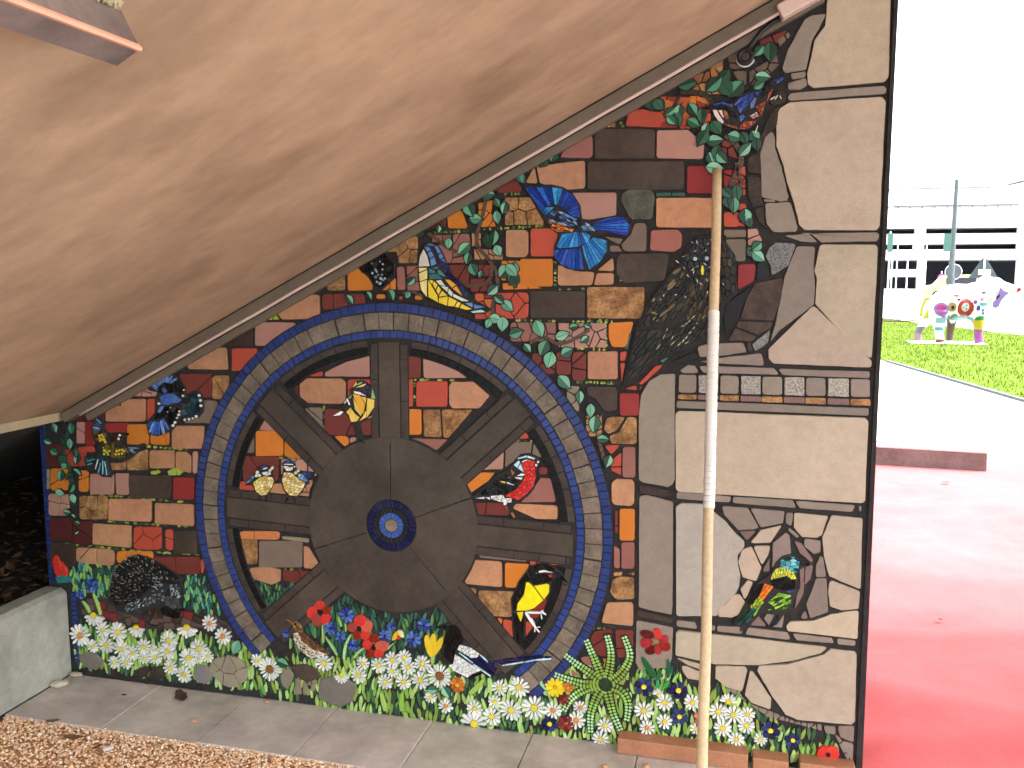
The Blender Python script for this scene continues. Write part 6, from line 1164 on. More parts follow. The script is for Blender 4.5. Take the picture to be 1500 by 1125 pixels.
CODE = {
 'T': ('#C08C68', 'terra'), 'T2': ('#CE966B', 'terra'), 'TT': ('#B26C49', 'terra'), 'O': ('#CF7C2E', 'matt'), 'O2': ('#D2854E', 'terra'),
 'O3': ('#B85A38', 'matt'), 'O4': ('#A8703F', 'matt'), 'P': ('#B38778', 'matt'), 'M': ('#95645A', 'matt'), 'M2': ('#A86A5C', 'matt'),
 'R': ('#B64F3C', 'matt'), 'R2': ('#9A4634', 'matt'), 'D': ('#74362F', 'matt'), 'D2': ('#86302A', 'matt'), 'E': ('#562B29', 'matt'),
 'C': ('#8E3130', 'matt'), 'K': ('#473B32', 'plank'), 'K2': ('#3E2C27', 'plank'), 'G': ('#796A5D', 'matt'), 'G2': ('#8F846D', 'matt'), 'G3': ('#5F5146', 'plank'),
 'S': ('#A98156', 'sand'), 'S2': ('#B08B66', 'sand'), 'Z': ('#5F6053', 'rough'), 'L': ('#9CB044', 'glaze'), 'N': ('#2F5B46', 'glaze'), 'N2': ('#2E7A66', 'glaze'),
 'A': ('#8F8477', 'stone'), 'A2': ('#8A7C72', 'stone'), 'A3': ('#7D6961', 'stone'), 'B': ('#BAAB96', 'stone'), 'W': ('#ABA599', 'stone'),
 'Q': ('#777876', 'speck'), 'Q2': ('#9A948B', 'speck'), 'KB': ('#40372F', 'rough'), 'KC': ('#52453B', 'rough'), 'KD': ('#1E1D1F', 'matt'),
 'F': ('#7A746A', 'stone'), 'F2': ('#82807d', 'stone'), 'F3': ('#8C8070', 'stone'), 'LG': ('#968A78', 'stone'), 'KP': ('#4b3f3a', 'matt'), 'M3': ('#7D6660', 'matt'), 'V': ('#5b4a3e', 'matt'),
}
for k in CODE: CODE[k] = (lin(CODE[k][0]), M[CODE[k][1]])

def pieces(text, name, h, gap, wob, layer=.001):
    for ln in text.split('\n'):
        head, geo = ln.split('|')
        code, n, r = head.split(',')
        P = ccw(clean(parse(geo)))
        n = int(n); r = int(r) / 1000 * 2.2
        colr, m_ = CODE[code]
        if n > 1 and r > .009: P = round_poly(P, r, 2)
        base = jit(colr, .07)
        P = inset(P, .0012 if name == 'brick' else .0004)
        for Q in shards(P, n, gap):
            Q = wobble(Q, wob)
            Q = round_poly(Q, r if n == 1 else .0025, 3 if r > .012 else 2)
            if len(Q) < 3: continue
            c = jit(base, .05)
            if code in ('R', 'O3', 'O4', 'R2') and n > 5: c = jit(lin(random.choice(['#B64F3C', '#B85A38', '#C1703C', '#8d3a30'] if code != 'O4' else ['#A8703F', '#B98A57', '#8a5a3c'])), .08)
            if code == 'KP': c = jit(lin(random.choice(['#4b3f3a', '#5c4c44', '#3c3330', '#7a2f2a', '#64504a', '#3f3531'])), .1)
            part(name, Q, c, m_, y0=layer, h=h + random.uniform(-.0006, .0009), bev=.0045 if name == 'field_stone' and n == 1 else .0013, tilt=.012)

pieces(BRICKS, 'brick', .008, .0035, .0007)
pieces(STONES, 'stone', .0085, .003, .0008)
pieces(PATHT, 'path_tile', .0078, .003, .0008)
pieces(FIELD, 'field_stone', .0135, .004, .0008)

for (x0, x1, z1, dz) in ((-.372, .086, .061, 0), (.102, .222, .054, -.004), (.258, .44, .058, -.002)):
    mb = MB(); mb.box(x0, x1, -.07, -.002, .003, z1, jit(lin('#B27C5C'), .05))
    o = under(mb.build('foot_slab', M['terra'], None, (0, 0, 0))); bevel(o, .004)
# blue border along the left edge
for k in range(34):
    z0 = .40 + k * .0212; z1 = z0 + .0192
    if z1 > 1.115: break
    x0 = -2.846 + (.004 if z0 > .9 else .001) * .5; x1 = x0 + .024
    part('border_tile', [(x0, z0), (x1, z0 + .0008), (x1, z1), (x0, z1 - .0006)], jit(lin('#2A3A6E'), .12), M['glaze'], h=.0075, bev=.0008, tilt=.03)
for k in range(15):
    z0 = .055 + k * .0212; z1 = z0 + .0192
    xo = -2.738
    part('border_tile', [(xo, z0), (xo + .027, z0 + .0006), (xo + .027, z1), (xo, z1 - .0006)], jit(lin('#2A3A6E'), .12), M['glaze'], h=.0075, bev=.0008, tilt=.03)

# moss coloured chips in the joints: many tiny pieces, one part
mb = MB()
for ln in MOSS.split('\n'):
    head, geo = ln.split('|')
    code, n = head.split(',')
    (xa, za), (xb, zb) = parse(geo)
    n = int(n)
    L = math.hypot(xb - xa, zb - za)
    ang0 = math.atan2(zb - za, xb - xa)
    for k in range(n):
        if random.random() < .2: continue
        t = (k + .5 + random.uniform(-.3, .3)) / n
        cx, cz = xa + (xb - xa) * t, za + (zb - za) * t
        a = L / n * random.uniform(.2, .5); b_ = random.uniform(.003, .0065)
        ro = random.uniform(-.35, .35); ux, uz = math.cos(ang0 + ro), math.sin(ang0 + ro)
        P = [(cx + ux * a * cu - uz * b_ * cv, cz + uz * a * cu + ux * b_ * cv) for cu, cv in ((-1, -.5), (-.3, -1), (.6, -.9), (1, 0), (.5, .9), (-.5, 1))]
        v, f = prism(P, .001, .0065, .0008, .04)
        mb.add(v, f, jit(lin(random.choice(['#8FA045', '#7A8E3A', '#A8B35A', '#5E7A3C', '#3E5E3E'])), .12))
under(tag(mb.build('moss_chips', M['glaze']), kind='stuff'))

# ---- the wagon wheel
WC = (-1.2577, .7721)
RO, RI = .8495, .7162
def pol(a, r): return (WC[0] + r * math.cos(a), WC[1] + r * math.sin(a))
def arc_cell(a0, a1, r0, r1, k=1):
    P = [pol(a0 + (a1 - a0) * t / k, r0) for t in range(k + 1)]
    return P + [pol(a1 + (a0 - a1) * t / k, r1) for t in range(k + 1)]
A0, A1 = math.radians(-48), math.radians(225)       # visible sweep of the rim
wheel = mesh_obj('wagon_wheel', *prism(arc_cell(A0, A1, RI - .052, RO + .003, 60), .0005, .0092, .001), M['grout'])
wheel['label'] = 'large brown wagon wheel framed by two rings of blue tiles'
under(wheel)
def ring(name, r0, r1, n, col0, m_, gap, var, h=.0125, a0=A0, a1=A1, wob=.0006):
    da = (a1 - a0) / n
    for k in range(n):
        s_ = a0 + k * da
        j = random.uniform(-.12, .12) * da
        g = gap / ((r0 + r1) / 2) / 2
        P = arc_cell(s_ + g + j * .3, s_ + da - g + j * .3, r0, r1, 1 if r1 - r0 < .05 else 2)
        P = [(x + random.uniform(-wob, wob), z + random.uniform(-wob, wob)) for x, z in P]
        part(name, P, jit(col0, var), m_, wheel, y0=.0, h=h + random.uniform(-.0007, .0007), bev=.0009, tilt=.02)
ring('rim_tile', .8165, .8475, 139, lin('#2A3B74'), M['glaze'], .003, .14)
ring('rim_tile', .7195, .7455, 133, lin('#2C4180'), M['glaze'], .003, .14)
ring('rim_stone', .7495, .8125, 64, lin('#7F7364'), M['rough'], .004, .1, wob=.0012)

def rect_along(a, r0, r1, o0, o1):
    ca, sa = math.cos(a), math.sin(a)
    return [(WC[0] + r * ca - o * sa, WC[1] + r * sa + o * ca) for r, o in ((r0, o0), (r1, o0), (r1, o1), (r0, o1))]
SPK = [90, 43, -2, -47, 178, 137, 222]
for ai, deg in enumerate(SPK):
    a = math.radians(deg)
    bk_ = mesh_obj('spoke_backing', *prism(rect_along(a, .30, RI - .004, -.078, .078), .0005, .0090 + ai * .00003, .001), M['grout'])
    under(bk_, wheel)
    part('spoke_plank', wobble(rect_along(a, .318, RI - .012, -.041, .041), .0006, .1), jit(lin('#4A4239'), .06), M['plank'], wheel, y0=0, h=.0135, bev=.0016)
    for s_ in (-1, 1):
        r = .318
        while r < RI - .03:
            L = random.uniform(.09, .17)
            r2 = min(r + L, RI - .018)
            part('spoke_edging', wobble(rect_along(a, r, r2 - .003, s_ * .0455, s_ * .0735), .0006, .1), jit(lin('#433A34'), .08), M['plank'], wheel, y0=0, h=.0122, bev=.0012, tilt=.01)
            r = r2
# sectors between the spokes: brown felloe and black inner line
def sector(d0, d1):
    a0, a1 = math.radians(d0), math.radians(d1)
    n = max(2, int((a1 - a0) * .70 / .085))
    m0 = .088 / .70
    bkk = mesh_obj('felloe_backing', *prism(arc_cell(a0, a1, .657, RI - .002, 10), .0006, .0088, .001), M['grout']); under(bkk, wheel)
    for k in range(n):
        s0 = a0 + m0 + (a1 - a0 - 2 * m0) * k / n; s1 = a0 + m0 + (a1 - a0 - 2 * m0) * (k + 1) / n - .004
        part('felloe_tile', arc_cell(s0, s1, .689, RI - .004, 2), jit(lin('#453C37'), .08), M['plank'], wheel, y0=0, h=.0118, bev=.001, tilt=.01)
    n = int(n * 1.7)
    for k in range(n):
        s0 = a0 + m0 + (a1 - a0 - 2 * m0) * k / n; s1 = a0 + m0 + (a1 - a0 - 2 * m0) * (k + 1) / n - .003
        part('inner_tile', arc_cell(s0, s1, .661, .6865, 1), jit(lin('#0E0E0F'), .2), M['matt'], wheel, y0=0, h=.0115, bev=.001, tilt=.02)
for d0, d1 in ((90, 137), (43, 90), (-2, 43), (-47, -2), (137, 178), (178, 222)): sector(d0, d1)
# hub disc in cut plates, and the target rings
hb_ = mesh_obj('hub_backing', *prism([pol(2 * math.pi * k / 56, .352) for k in range(56)], .0005, .0105, .001), M['grout']); under(hb_, wheel)
cuts = [22, 90, 200, 312, 382]
for k in range(len(cuts) - 1):
    a0, a1 = math.radians(cuts[k]) + .008, math.radians(cuts[k + 1]) - .008
    nn = max(6, int((a1 - a0) * 9))
    P = arc_cell(a0, a1, .103, .344, nn)
    part('hub_plate', P, jit(lin('#484139'), .05), M['plank'], wheel, y0=0, h=.0148, bev=.0016, tilt=.003)
smb = MB()
for k in range(8):
    a0 = 2 * math.pi * k / 8 + .39
    for (rad, rr, t0, t1, sg) in ((.255, .052, -2.6, 2.4, 1), (.255, .030, -2.2, 2.9, -1), (.175, .036, -2.8, 1.6, -1), (.315, .020, -3, 1.2, 1)):
        c0 = pol(a0 + sg * .1, rad)
        n_ = 18
        for q in range(n_):
            ta = a0 + sg * (t0 + (t1 - t0) * q / n_); tb = a0 + sg * (t0 + (t1 - t0) * (q + 1.02) / n_)
            ra = rr * (1 - .25 * q / n_); w_ = .0022
            P = [(c0[0] + (ra + e_) * math.cos(t_), c0[1] + (ra + e_) * math.sin(t_)) for (e_, t_) in ((-w_, ta), (w_, ta), (w_, tb), (-w_, tb))]
            if min(math.hypot(x_ - WC[0], z_ - WC[1]) for x_, z_ in P) < .106 or max(math.hypot(x_ - WC[0], z_ - WC[1]) for x_, z_ in P) > .338: continue
            v, f = prism(P, -.010, .0053, .0004)
            smb.add(v, f, jit(lin('#4A443C'), .06))
under(tag(smb.build('scroll_relief', M['plank']), kind='stuff'), wheel)
def full_ring(name, r0, r1, n, colr, var, h, m_):
    for k in range(n):
        a0 = 2 * math.pi * k / n + .01; a1 = 2 * math.pi * (k + 1) / n - .0015 / ((r0 + r1) / 2)
        part(name, arc_cell(a0, a1, r0, r1, 1), jit(colr, var), m_, wheel, y0=0, h=h, bev=.0008, tilt=.02)
full_ring('hub_tile', .073, .0985, 32, lin('#171845'), .15, .0148, M['glaze'])
full_ring('hub_tile', .0515, .0705, 26, lin('#232324'), .15, .0145, M['matt'])
full_ring('hub_tile', .0275, .0495, 16, lin('#3F5FA8'), .1, .0148, M['glaze'])
part('hub_cap', [pol(2 * math.pi * k / 18, .0255) for k in range(18)], lin('#8A7D68'), M['rough'], wheel, y0=0, h=.0155, bev=.002)

# ---- ivy
smb = MB()
for ln in STEMS.split('\n'):
    head, geo = ln.split('|')
    code, w = head.split(',')
    P = parse(geo)
    w = int(w) * .0006
    colr = {'V': lin('#5b4a3e'), 'N': lin('#2c4a3a'), 'KC': lin('#3d332c')}[code]
    # smooth the line, then cut it into short tiles
    pts = []
    for i in range(len(P) - 1):
        p0, p1, p2, p3 = P[max(0, i - 1)], P[i], P[i + 1], P[min(len(P) - 1, i + 2)]
        for t in range(8):
            t /= 8
            pts.append(tuple(.5 * ((2 * p1[k]) + (-p0[k] + p2[k]) * t + (2 * p0[k] - 5 * p1[k] + 4 * p2[k] - p3[k]) * t * t + (-p0[k] + 3 * p1[k] - 3 * p2[k] + p3[k]) * t ** 3) for k in (0, 1)))
    pts.append(P[-1])
    step = 3
    for i in range(0, len(pts) - 1, step):
        seg = pts[i:i + step + 1]
        if len(seg) < 2: continue
        L_, R_ = [], []
        for k in range(len(seg)):
            a, b_ = seg[max(0, k - 1)], seg[min(len(seg) - 1, k + 1)]
            d = Vector((b_[0] - a[0], b_[1] - a[1]))
            if d.length < 1e-6: continue
            d.normalize()
            e = (-.0006 if k == len(seg) - 1 else .0006 if k == 0 else 0)
            L_.append((seg[k][0] - d.y * w + d.x * e, seg[k][1] + d.x * w + d.y * e)); R_.append((seg[k][0] + d.y * w + d.x * e, seg[k][1] - d.x * w + d.y * e))
        if len(L_) < 2: continue
        v, f = prism(R_ + L_[::-1], .0, .0112, .001)
        smb.add(v, f, jit(colr, .15))
ivy = under(smb.build('ivy', M['matt']))
ivy['label'] = 'mosaic ivy with mint and dark green leaves trailing over the bricks'
def leaf_shape(L, w, split):
    """half leaf outlines along +x: midrib at v = 0"""
    up = [(0, .0006), (L * .10, w * .45), (L * .24, w * .82), (L * .42, w), (L * .62, w * .86), (L * .82, w * .48), (L, .0006)]
    return up
LC = ['#68A98A', '#7AB898', '#569476', '#88C4A4']; LD = ['#274C3B', '#2F5845', '#20402F', '#386650']
rl = random.Random(21)
for k, (u, z, s_, dark) in enumerate(LEAVES):
    u /= 2000; z /= 2000; L = max(.022, s_ / 2000 * 1.02)
    a = rl.uniform(-2.5, -.6) if rl.random() < .75 else rl.uniform(-.6, .9)
    w = L * rl.uniform(.30, .42)
    ca, sa = math.cos(a), math.sin(a)
    def tr(P): return [(u + (x - L / 2) * ca - y * sa, z + (x - L / 2) * sa + y * ca) for x, y in P]
    upb = leaf_shape(L, w, 0)
    outl = [(x, y + .0028) for x, y in upb] + [(x, -y - .0028) for x, y in upb[::-1]]
    outl[0] = (-.003, .001); outl[-1] = (-.003, -.001); outl[6] = (L + .004, .001); outl[7] = (L + .004, -.001)
    bo = mesh_obj('ivy_leaf_bed', *prism(tr(outl), .0, .0125 + (k % 6) * .0007, .001), M['grout']); under(bo, ivy)
    if rl.random() < .8 and not dark: c1, c2 = rl.choice(LC), rl.choice(LD)
    elif dark: c1, c2 = rl.choice(LD), rl.choice(LD)
    else: c1, c2 = rl.choice(LC), rl.choice(LC)
    if rl.random() < .5: c1, c2 = c2, c1
    under(tile('ivy_leaf', tr(upb), jit(lin(c1), .08), M['glaze'], None, y0=0, h=.0142 + (k % 6) * .0007, bev=.001, tilt=.015), ivy)
    under(tile('ivy_leaf', tr([(x, -y) for x, y in upb]), jit(lin(c2), .08), M['glaze'], None, y0=0, h=.0142 + (k % 6) * .0007, bev=.001, tilt=.015), ivy)

# ---- grass made of slivers of tile
GP = {'m': ['#8DB457', '#A3C56B', '#7FA548', '#6E9A48', '#36573C', '#2F4F3C', '#B9D68A', '#A9D27E', '#48704a', '#8A9A4A'], 't': ['#2C5144', '#35655A', '#4E9A86', '#7FB257', '#25443A', '#64A890', '#8FBF62'], 'd': ['#28463A', '#2F5546', '#35604F', '#22382F', '#4A7F62', '#3c6650', '#5f9150']}
for ln in GRASSES.split('\n'):
    head, geo = ln.split('|')
    n, pal, L = head.split(',')
    P = parse(geo); n = int(n); L = int(L) / 1000
    xs_ = [p[0] for p in P]; zs_ = [p[1] for p in P]
    mb = MB()
    A = abs(area(P)); cell = math.sqrt(A / n)
    wd = cell * .60; hg = cell * 1.66
    row = 0
    z = min(zs_)
    while z < max(zs_):
        x = min(xs_) + (row % 2) * wd * .5
        while x < max(xs_):
            cx = x + random.uniform(-.25, .25) * wd; cz = z + random.uniform(-.35, .35) * hg
            x += wd
            if not inside(P, cx, cz): continue
            h = hg * random.uniform(.42, .62); w = wd * random.uniform(.36, .50)
            le = random.uniform(-.35, .35)
            top = random.random()
            Q = [(-.55 * w, -h), (.5 * w, -h * .96), (w, -h * .2), (.7 * w, h * .5), (0.1 * w, h * (1.05 if top < .6 else .85)), (-.7 * w, h * (.45 if top < .6 else .8)), (-w, -h * .15)]
            Q = [(cx + px_ + pz_ * le, cz + pz_) for px_, pz_ in Q]
            v, f = prism(Q, .001, .0072, .0008, .05)
            mb.add(v, f, jit(lin(random.choice(GP[pal])), .1))
        z += hg * .86
        row += 1
    under(tag(mb.build('grass_tiles', M['glaze']), kind='stuff'))

# ---- daisies and other flowers
def petal(a, r0, r1, w, k=6):
    ca, sa = math.cos(a), math.sin(a)
    S_ = [(r0, -w * .35), (r0 + (r1 - r0) * .45, -w * .9), (r0 + (r1 - r0) * .8, -w), (r1, -w * .35), (r1, w * .35), (r0 + (r1 - r0) * .8, w), (r0 + (r1 - r0) * .45, w * .9), (r0, w * .35)]
    return [(x * ca - y * sa, x * sa + y * ca) for x, y in S_]
def flower(name, u, z, r, n, cols, eye, er, eyecol, m_='glaze', half=False, wide=1.0, lay=.0, part_label=None):
    mb = MB()
    a_off = random.uniform(0, 6.28)
    rng = range(n)
    for k in rng:
        a = a_off + 2 * math.pi * k / n + random.uniform(-.06, .06)
        if half:
            a = math.radians(198 + 144 * k / (n - 1)) if not half == 'up' else math.radians(10 + 160 * k / (n - 1))
            a += random.uniform(-.05, .05)
        r1 = r * random.uniform(.9, 1.06)
        w = min(r * .34, math.pi * (r * .72) / n * (.66 if name == 'daisy' else .80) * wide) if not half else r * .13
        P = [(u + x, z + y) for x, y in petal(a, er * 1.12, r1, w)]
        v, f = prism(P, .0, .0128 + lay + random.uniform(-.0004, .0006), .0009, .05)
        mb.add(v, f, jit(random.choice(cols), .05))
    o = mb.build(name, M[m_], None, (u, 0, z))
    under(o)
    if part_label: o['label'] = part_label
    E_ = [(u + er * (1 + random.uniform(-.06, .06)) * math.cos(t), z + er * (1 + random.uniform(-.06, .06)) * math.sin(t)) for t in [2 * math.pi * q / 9 for q in range(9)]]
    c = tile('flower_eye', E_, jit(eyecol, .06), M['glaze'], None, y0=0, h=.0142 + lay, bev=.0016)
    c.parent = o; c.matrix_parent_inverse = Matrix.Translation(-Vector(o.location)) @ MWI.inverted() @ MWI
    return o
WP = [lin('#E9ECE4'), lin('#DDE2DA'), lin('#F0F1EA'), lin('#D3DAD4')]
for k, (u, z, r, eye) in enumerate(DAISIES):
    u /= 2000; z /= 2000; r /= 2080
    ec = lin('#E2CF3B') if eye in 'yhu' else lin('#DB8A33') if eye == 'o' else lin('#8A5A2A')
    n = 8 if r < .024 else 10 if r < .030 else 11 if r < .04 else 13
    if eye == 'b': n = 18
    if eye in 'hu': n = 7
    flower('daisy', u, z, r, n, WP, eye, r * (.27 if eye != 'b' else .34), ec, half='low' if eye == 'h' else ('up' if eye == 'u' else False), lay=(k % 4) * .0005)
FK = {'orange': (9, ['#C9772F', '#D58A3B', '#B8602A'], '#E0A63A', 1.15), 'yellow': (12, ['#EFDB35', '#E8CF2A'], '#D9A52A', 1.15), 'maroon': (8, ['#7A2E2A', '#8E3A30', '#62231F'], '#9a5a3a', 1.2), 'navy': (6, ['#1B1D4A', '#25305E', '#2D3F6E'], '#EAD840', 1.3), 'pink': (6, ['#C77A68', '#B9655A'], '#d8a090', 1.3), 'blue': (8, ['#3450A0', '#4A68B4', '#2A3C86', '#5a7ac0'], '#262b55', .9)}
for (kind, u, z, r) in FLOWERS:
    n, cs, ec, wd = FK[kind]
    er = .28 if kind in ('orange', 'navy') else .2
    flower({'orange': 'orange_flower', 'yellow': 'yellow_flower', 'maroon': 'maroon_flower', 'navy': 'navy_flower', 'pink': 'pink_flower', 'blue': 'cornflower'}[kind], u / 2000, z / 2000, r / 2000, n, [lin(c) for c in cs], 'y', r / 2000 * er, lin(ec), wide=wd, lay=.0012)
PC = {'RD': '#CF3A33', 'RB': '#9A4038', 'RC': '#8E2A1E', 'RE': '#D0604C', 'RF': '#A92F38', 'RX': '#571A18', 'YT': '#E3C233', 'YP': '#D8D9A0', 'LG1': '#9AC05A', 'KD': '#1E1D1F', 'YB': '#96783C'}
for (name, label, pets, eye, ec, er) in PETALS:
    root = None
    u, z = ec[0] / 2000, ec[1] / 2000
    er = max(.004, er / 2000)
    E_ = [(u + er * math.cos(t), z + er * math.sin(t)) for t in [2 * math.pi * q / 10 for q in range(10)]]
    root = part(name, E_, lin(PC[eye[0]]), M['glaze'], y0=0, h=.0150, bev=.0015, label=label)
    for (c, geo) in pets:
        P = wobble(ccw(parse(geo)), .0005, .05)
        o = tile('petal', inset(P, .0008), jit(lin(PC[c]), .06), M['glass'] if c in ('RF', 'RX', 'RC') else M['glaze'], None, y0=0, h=.0138, bev=.0013, tilt=.06)
        under(o, root)
for ln in BLADES.split('\n'):
    head, geo = ln.split('|')
    colr, w = head.split(',')
    (x0, z0), (xm, zm), (x1, z1) = parse(geo)
    w = int(w) / 3800
    cl, cr_ = [], []
    for k in range(9):
        t = k / 8
        x = x0 * (1 - t) ** 2 + 2 * xm * t * (1 - t) + x1 * t * t; z = z0 * (1 - t) ** 2 + 2 * zm * t * (1 - t) + z1 * t * t
        d = Vector((2 * (1 - t) * (xm - x0) + 2 * t * (x1 - xm), 2 * (1 - t) * (zm - z0) + 2 * t * (z1 - zm))).normalized()
        ww = w * (.35 + .65 * math.sin(math.pi * min(1, .15 + t * .85)) ** .7)
        cl.append((x - d.y * ww, z + d.x * ww)); cr_.append((x + d.y * ww, z - d.x * ww))
    part('leaf_blade', clean(cr_ + cl[::-1]), jit(lin(colr), .06), M['glaze'], y0=0, h=.0122, bev=.001, tilt=.02)
# ---- fern with rows of small oval leaflets
fr = None
for fi, geo in enumerate(FERN.split('\n')):
    P = parse(geo)
    pts = []
    for i in range(len(P) - 1):
        p0, p1, p2, p3 = P[max(0, i - 1)], P[i], P[i + 1], P[min(len(P) - 1, i + 2)]
        for t in range(10):
            t /= 10
            pts.append(tuple(.5 * ((2 * p1[k]) + (-p0[k] + p2[k]) * t + (2 * p0[k] - 5 * p1[k] + 4 * p2[k] - p3[k]) * t * t + (-p0[k] + 3 * p1[k] - 3 * p2[k] + p3[k]) * t ** 3) for k in (0, 1)))
    pts.append(P[-1])
    if fr is None:
        fr = part('fern', [(pts[0][0] + .026 * math.cos(t), pts[0][1] + .026 * math.sin(t)) for t in [2 * math.pi * q / 12 for q in range(12)]], lin('#26402C'), M['glass'], y0=0, h=.0120, bev=.002, label='green fern with arms of small oval leaflets')
    bed_l, bed_r = [], []
    mb = MB()
    L = [0]
    for i in range(1, len(pts)): L.append(L[-1] + math.hypot(pts[i][0] - pts[i - 1][0], pts[i][1] - pts[i - 1][1]))
    def at(s_):
        for i in range(1, len(pts)):
            if L[i] >= s_:
                t = (s_ - L[i - 1]) / max(1e-6, L[i] - L[i - 1])
                p = (pts[i - 1][0] + (pts[i][0] - pts[i - 1][0]) * t, pts[i - 1][1] + (pts[i][1] - pts[i - 1][1]) * t)
                d = Vector((pts[i][0] - pts[i - 1][0], pts[i][1] - pts[i - 1][1])).normalized()
                return p, d
        return pts[-1], Vector((pts[-1][0] - pts[-2][0], pts[-1][1] - pts[-2][1])).normalized()
    s_ = .03
    while s_ < L[-1]:
        p, d = at(s_)
        fall = s_ / L[-1]
        w = .0172 * (1 - .45 * fall)
        for sd_ in (-1, 1):
            cx = p[0] - d.y * sd_ * w * .58; cz = p[1] + d.x * sd_ * w * .58
            Q = []
            for q in range(8):
                t = 2 * math.pi * q / 8
                a_, b_ = math.cos(t) * .0052, math.sin(t) * w * .52
                Q.append((cx + d.x * a_ - d.y * b_, cz + d.y * a_ + d.x * b_))
            v, f = prism(Q, .0, .0135, .0012, .06)
            g = lin('#93C45C') if fall > .42 else lin('#86A644')
            if fall > .62: g = lin('#AEE09A')
            mb.add(v, f, jit(g, .1))
        s_ += .0122
    under(mb.build('frond', M['glaze']), fr)
    bl, br_ = [], []
    for i in range(0, 13):
        p, d = at(L[-1] * i / 12); w = .0225 * (1 - .45 * i / 12)
        bl.append((p[0] - d.y * w, p[1] + d.x * w)); br_.append((p[0] + d.y * w, p[1] - d.x * w))
    under(mesh_obj('frond_bed', *prism(br_ + bl[::-1], .0, .0108 + fi * .0001, .001), M['grout']), fr)

# ---- birds and the hedgehog
PAL = {'u1': ['#5A7FCB', '#4A6DBB'], 'u2': ['#86A9DC', '#6C92CF', '#5B82C4'], 'u3': ['#5F8AD8', '#82A8E4', '#4A72C8', '#3A5FB8'], 'u4': ['#7E9CC0', '#5A7AA8', '#A4BCD4', '#44608c'], 'u5': ['#2C4480', '#3A5796', '#24366a'], 'u6': ['#5C82BE', '#6A8FC8', '#5277B2'], 'u7': ['#5E84B0', '#90AFC6', '#2C3E58', '#3F63A0', '#20283a'], 'u8': ['#3A53A6', '#304892', '#4A62B4'], 'u9': ['#6C82B4'],
 'k1': ['#0F0F10', '#151517', '#0A0A0B', '#1C1C1E'], 'k2': ['#1C3038', '#22404A', '#182830', '#2B4E58'], 'k3': ['#0e0e0f', '#131314', '#0a0a0b', '#191716'], 'n1': ['#6E6A2C', '#8C8A3A', '#4A4622'], 'n2': ['#5E4E2C', '#3C3422', '#6E5C38'], 'n3': ['#4A3226', '#38281f', '#5b3f2e'], 'n4': ['#8C5A3A', '#A06B46', '#6E4630'], 'n5': ['#8A6E42', '#6B5230', '#A58A5C'], 'n6': ['#7A5434', '#8E6642', '#5C3E28', '#6b4a30'], 'n7': ['#E0D8C4', '#D2C6AC', '#BFAE8E', '#EDE6D6'],
 'w1': ['#E6E6DE'], 'w2': ['#EAEDEA', '#DDE3E2', '#F2F3F0'], 'w3': ['#DCE2C8', '#CFDCC0'], 'w4': ['#1E1B12', '#2A2416', '#100F0B', '#352C18', '#0C0B08', '#44371d'], 'w5': ['#29220f', '#1C190e', '#382d18', '#100f0a', '#4a3a1e', '#0d0c08', '#14130d'], 'w6': ['#19160e', '#221d12', '#0e0d09', '#2c2516'],
 't1': ['#3F7A7C', '#4A8888', '#356c70'], 't2': ['#9CC8CC', '#6FA0A8', '#C4DCDC'], 't3': ['#3A8898', '#5AB0BC', '#1F4A58', '#88CCD4', '#173640'], 't4': ['#1F4A48', '#2A5E58', '#16342f'], 'y1': ['#E2C540'], 'y2': ['#C9C850'], 'y3': ['#EADB8A', '#E2CF6A', '#EFE5A8', '#DCC35C', '#F2EBC2', '#D9A95C'], 'y4': ['#EFB733'], 'y5': ['#F0D568', '#EDCF5C'], 'y6': ['#EBDD7A'], 'y7': ['#EBDC8E', '#E8D680'], 'y8': ['#EFD544', '#EBCF3A'], 'y9': ['#F2E51E'], 'y10': ['#DCE04A', '#C6D86A', '#E8E23A', '#B0CC60'],
 'v1': ['#3A2448', '#2A1C3A', '#1c1830'], 'v2': ['#17184A', '#1E1F58', '#12133a'], 'l1': ['#8CBE74'], 'l2': ['#A8C03A', '#6E8A2E', '#2c3a1c', '#8DAA3A'], 'l3': ['#7FB83A', '#9ACC4A', '#5E9630', '#A8D860', '#2f4a20'], 'i1': ['#D2D0BE'], 'i2': ['#D4DECC', '#DDE5D6'], 'i3': ['#A6DCD0'], 'i4': ['#EFDDD2'], 'i5': ['#B4E2EE', '#C4EAF2'], 'i6': ['#EAF4F4'], 'o1': ['#DFA03E'], 'o2': ['#C8692A', '#D88A3A', '#A84A22', '#5a3420'], 'o3': ['#7A6844', '#6A5534', '#8d7a50'], 'o4': ['#E8792A', '#F08A3A', '#DC6420'], 'r1': ['#A8543E', '#B86048', '#8E4434'], 'r2': ['#C89A94', '#B4867E', '#d8c0b8'], 'r3': ['#D8302A', '#E23C32', '#C8281F'], 's1': ['#8FA8B4', '#6E8694', '#A8BCC4'], 's2': ['#D6D8B8', '#C4CC98', '#E0E0CC'],
 'z1': ['#1E4FAE', '#2660BE', '#183C94', '#2A50B8'], 'z2': ['#2A86CC', '#2470BA', '#3A98D4', '#1E58A8'], 'z3': ['#2A44BE', '#3A60CC', '#2A6EC8', '#2034A0'], 'q1': ['#5f5e5b', '#807d77', '#454442', '#a09c94'], 'q2': ['#8FA0A4', '#6C7C80', '#B4C0C0', '#566266'], 'g1': ['#3a3c3e', '#4a4d4f', '#2c2d2e']}
for k in PAL: PAL[k] = [lin(c) for c in PAL[k]]
GLAZED = ('breast', 'belly', 'throat', 'crown', 'cheek', 'nape', 'mask')
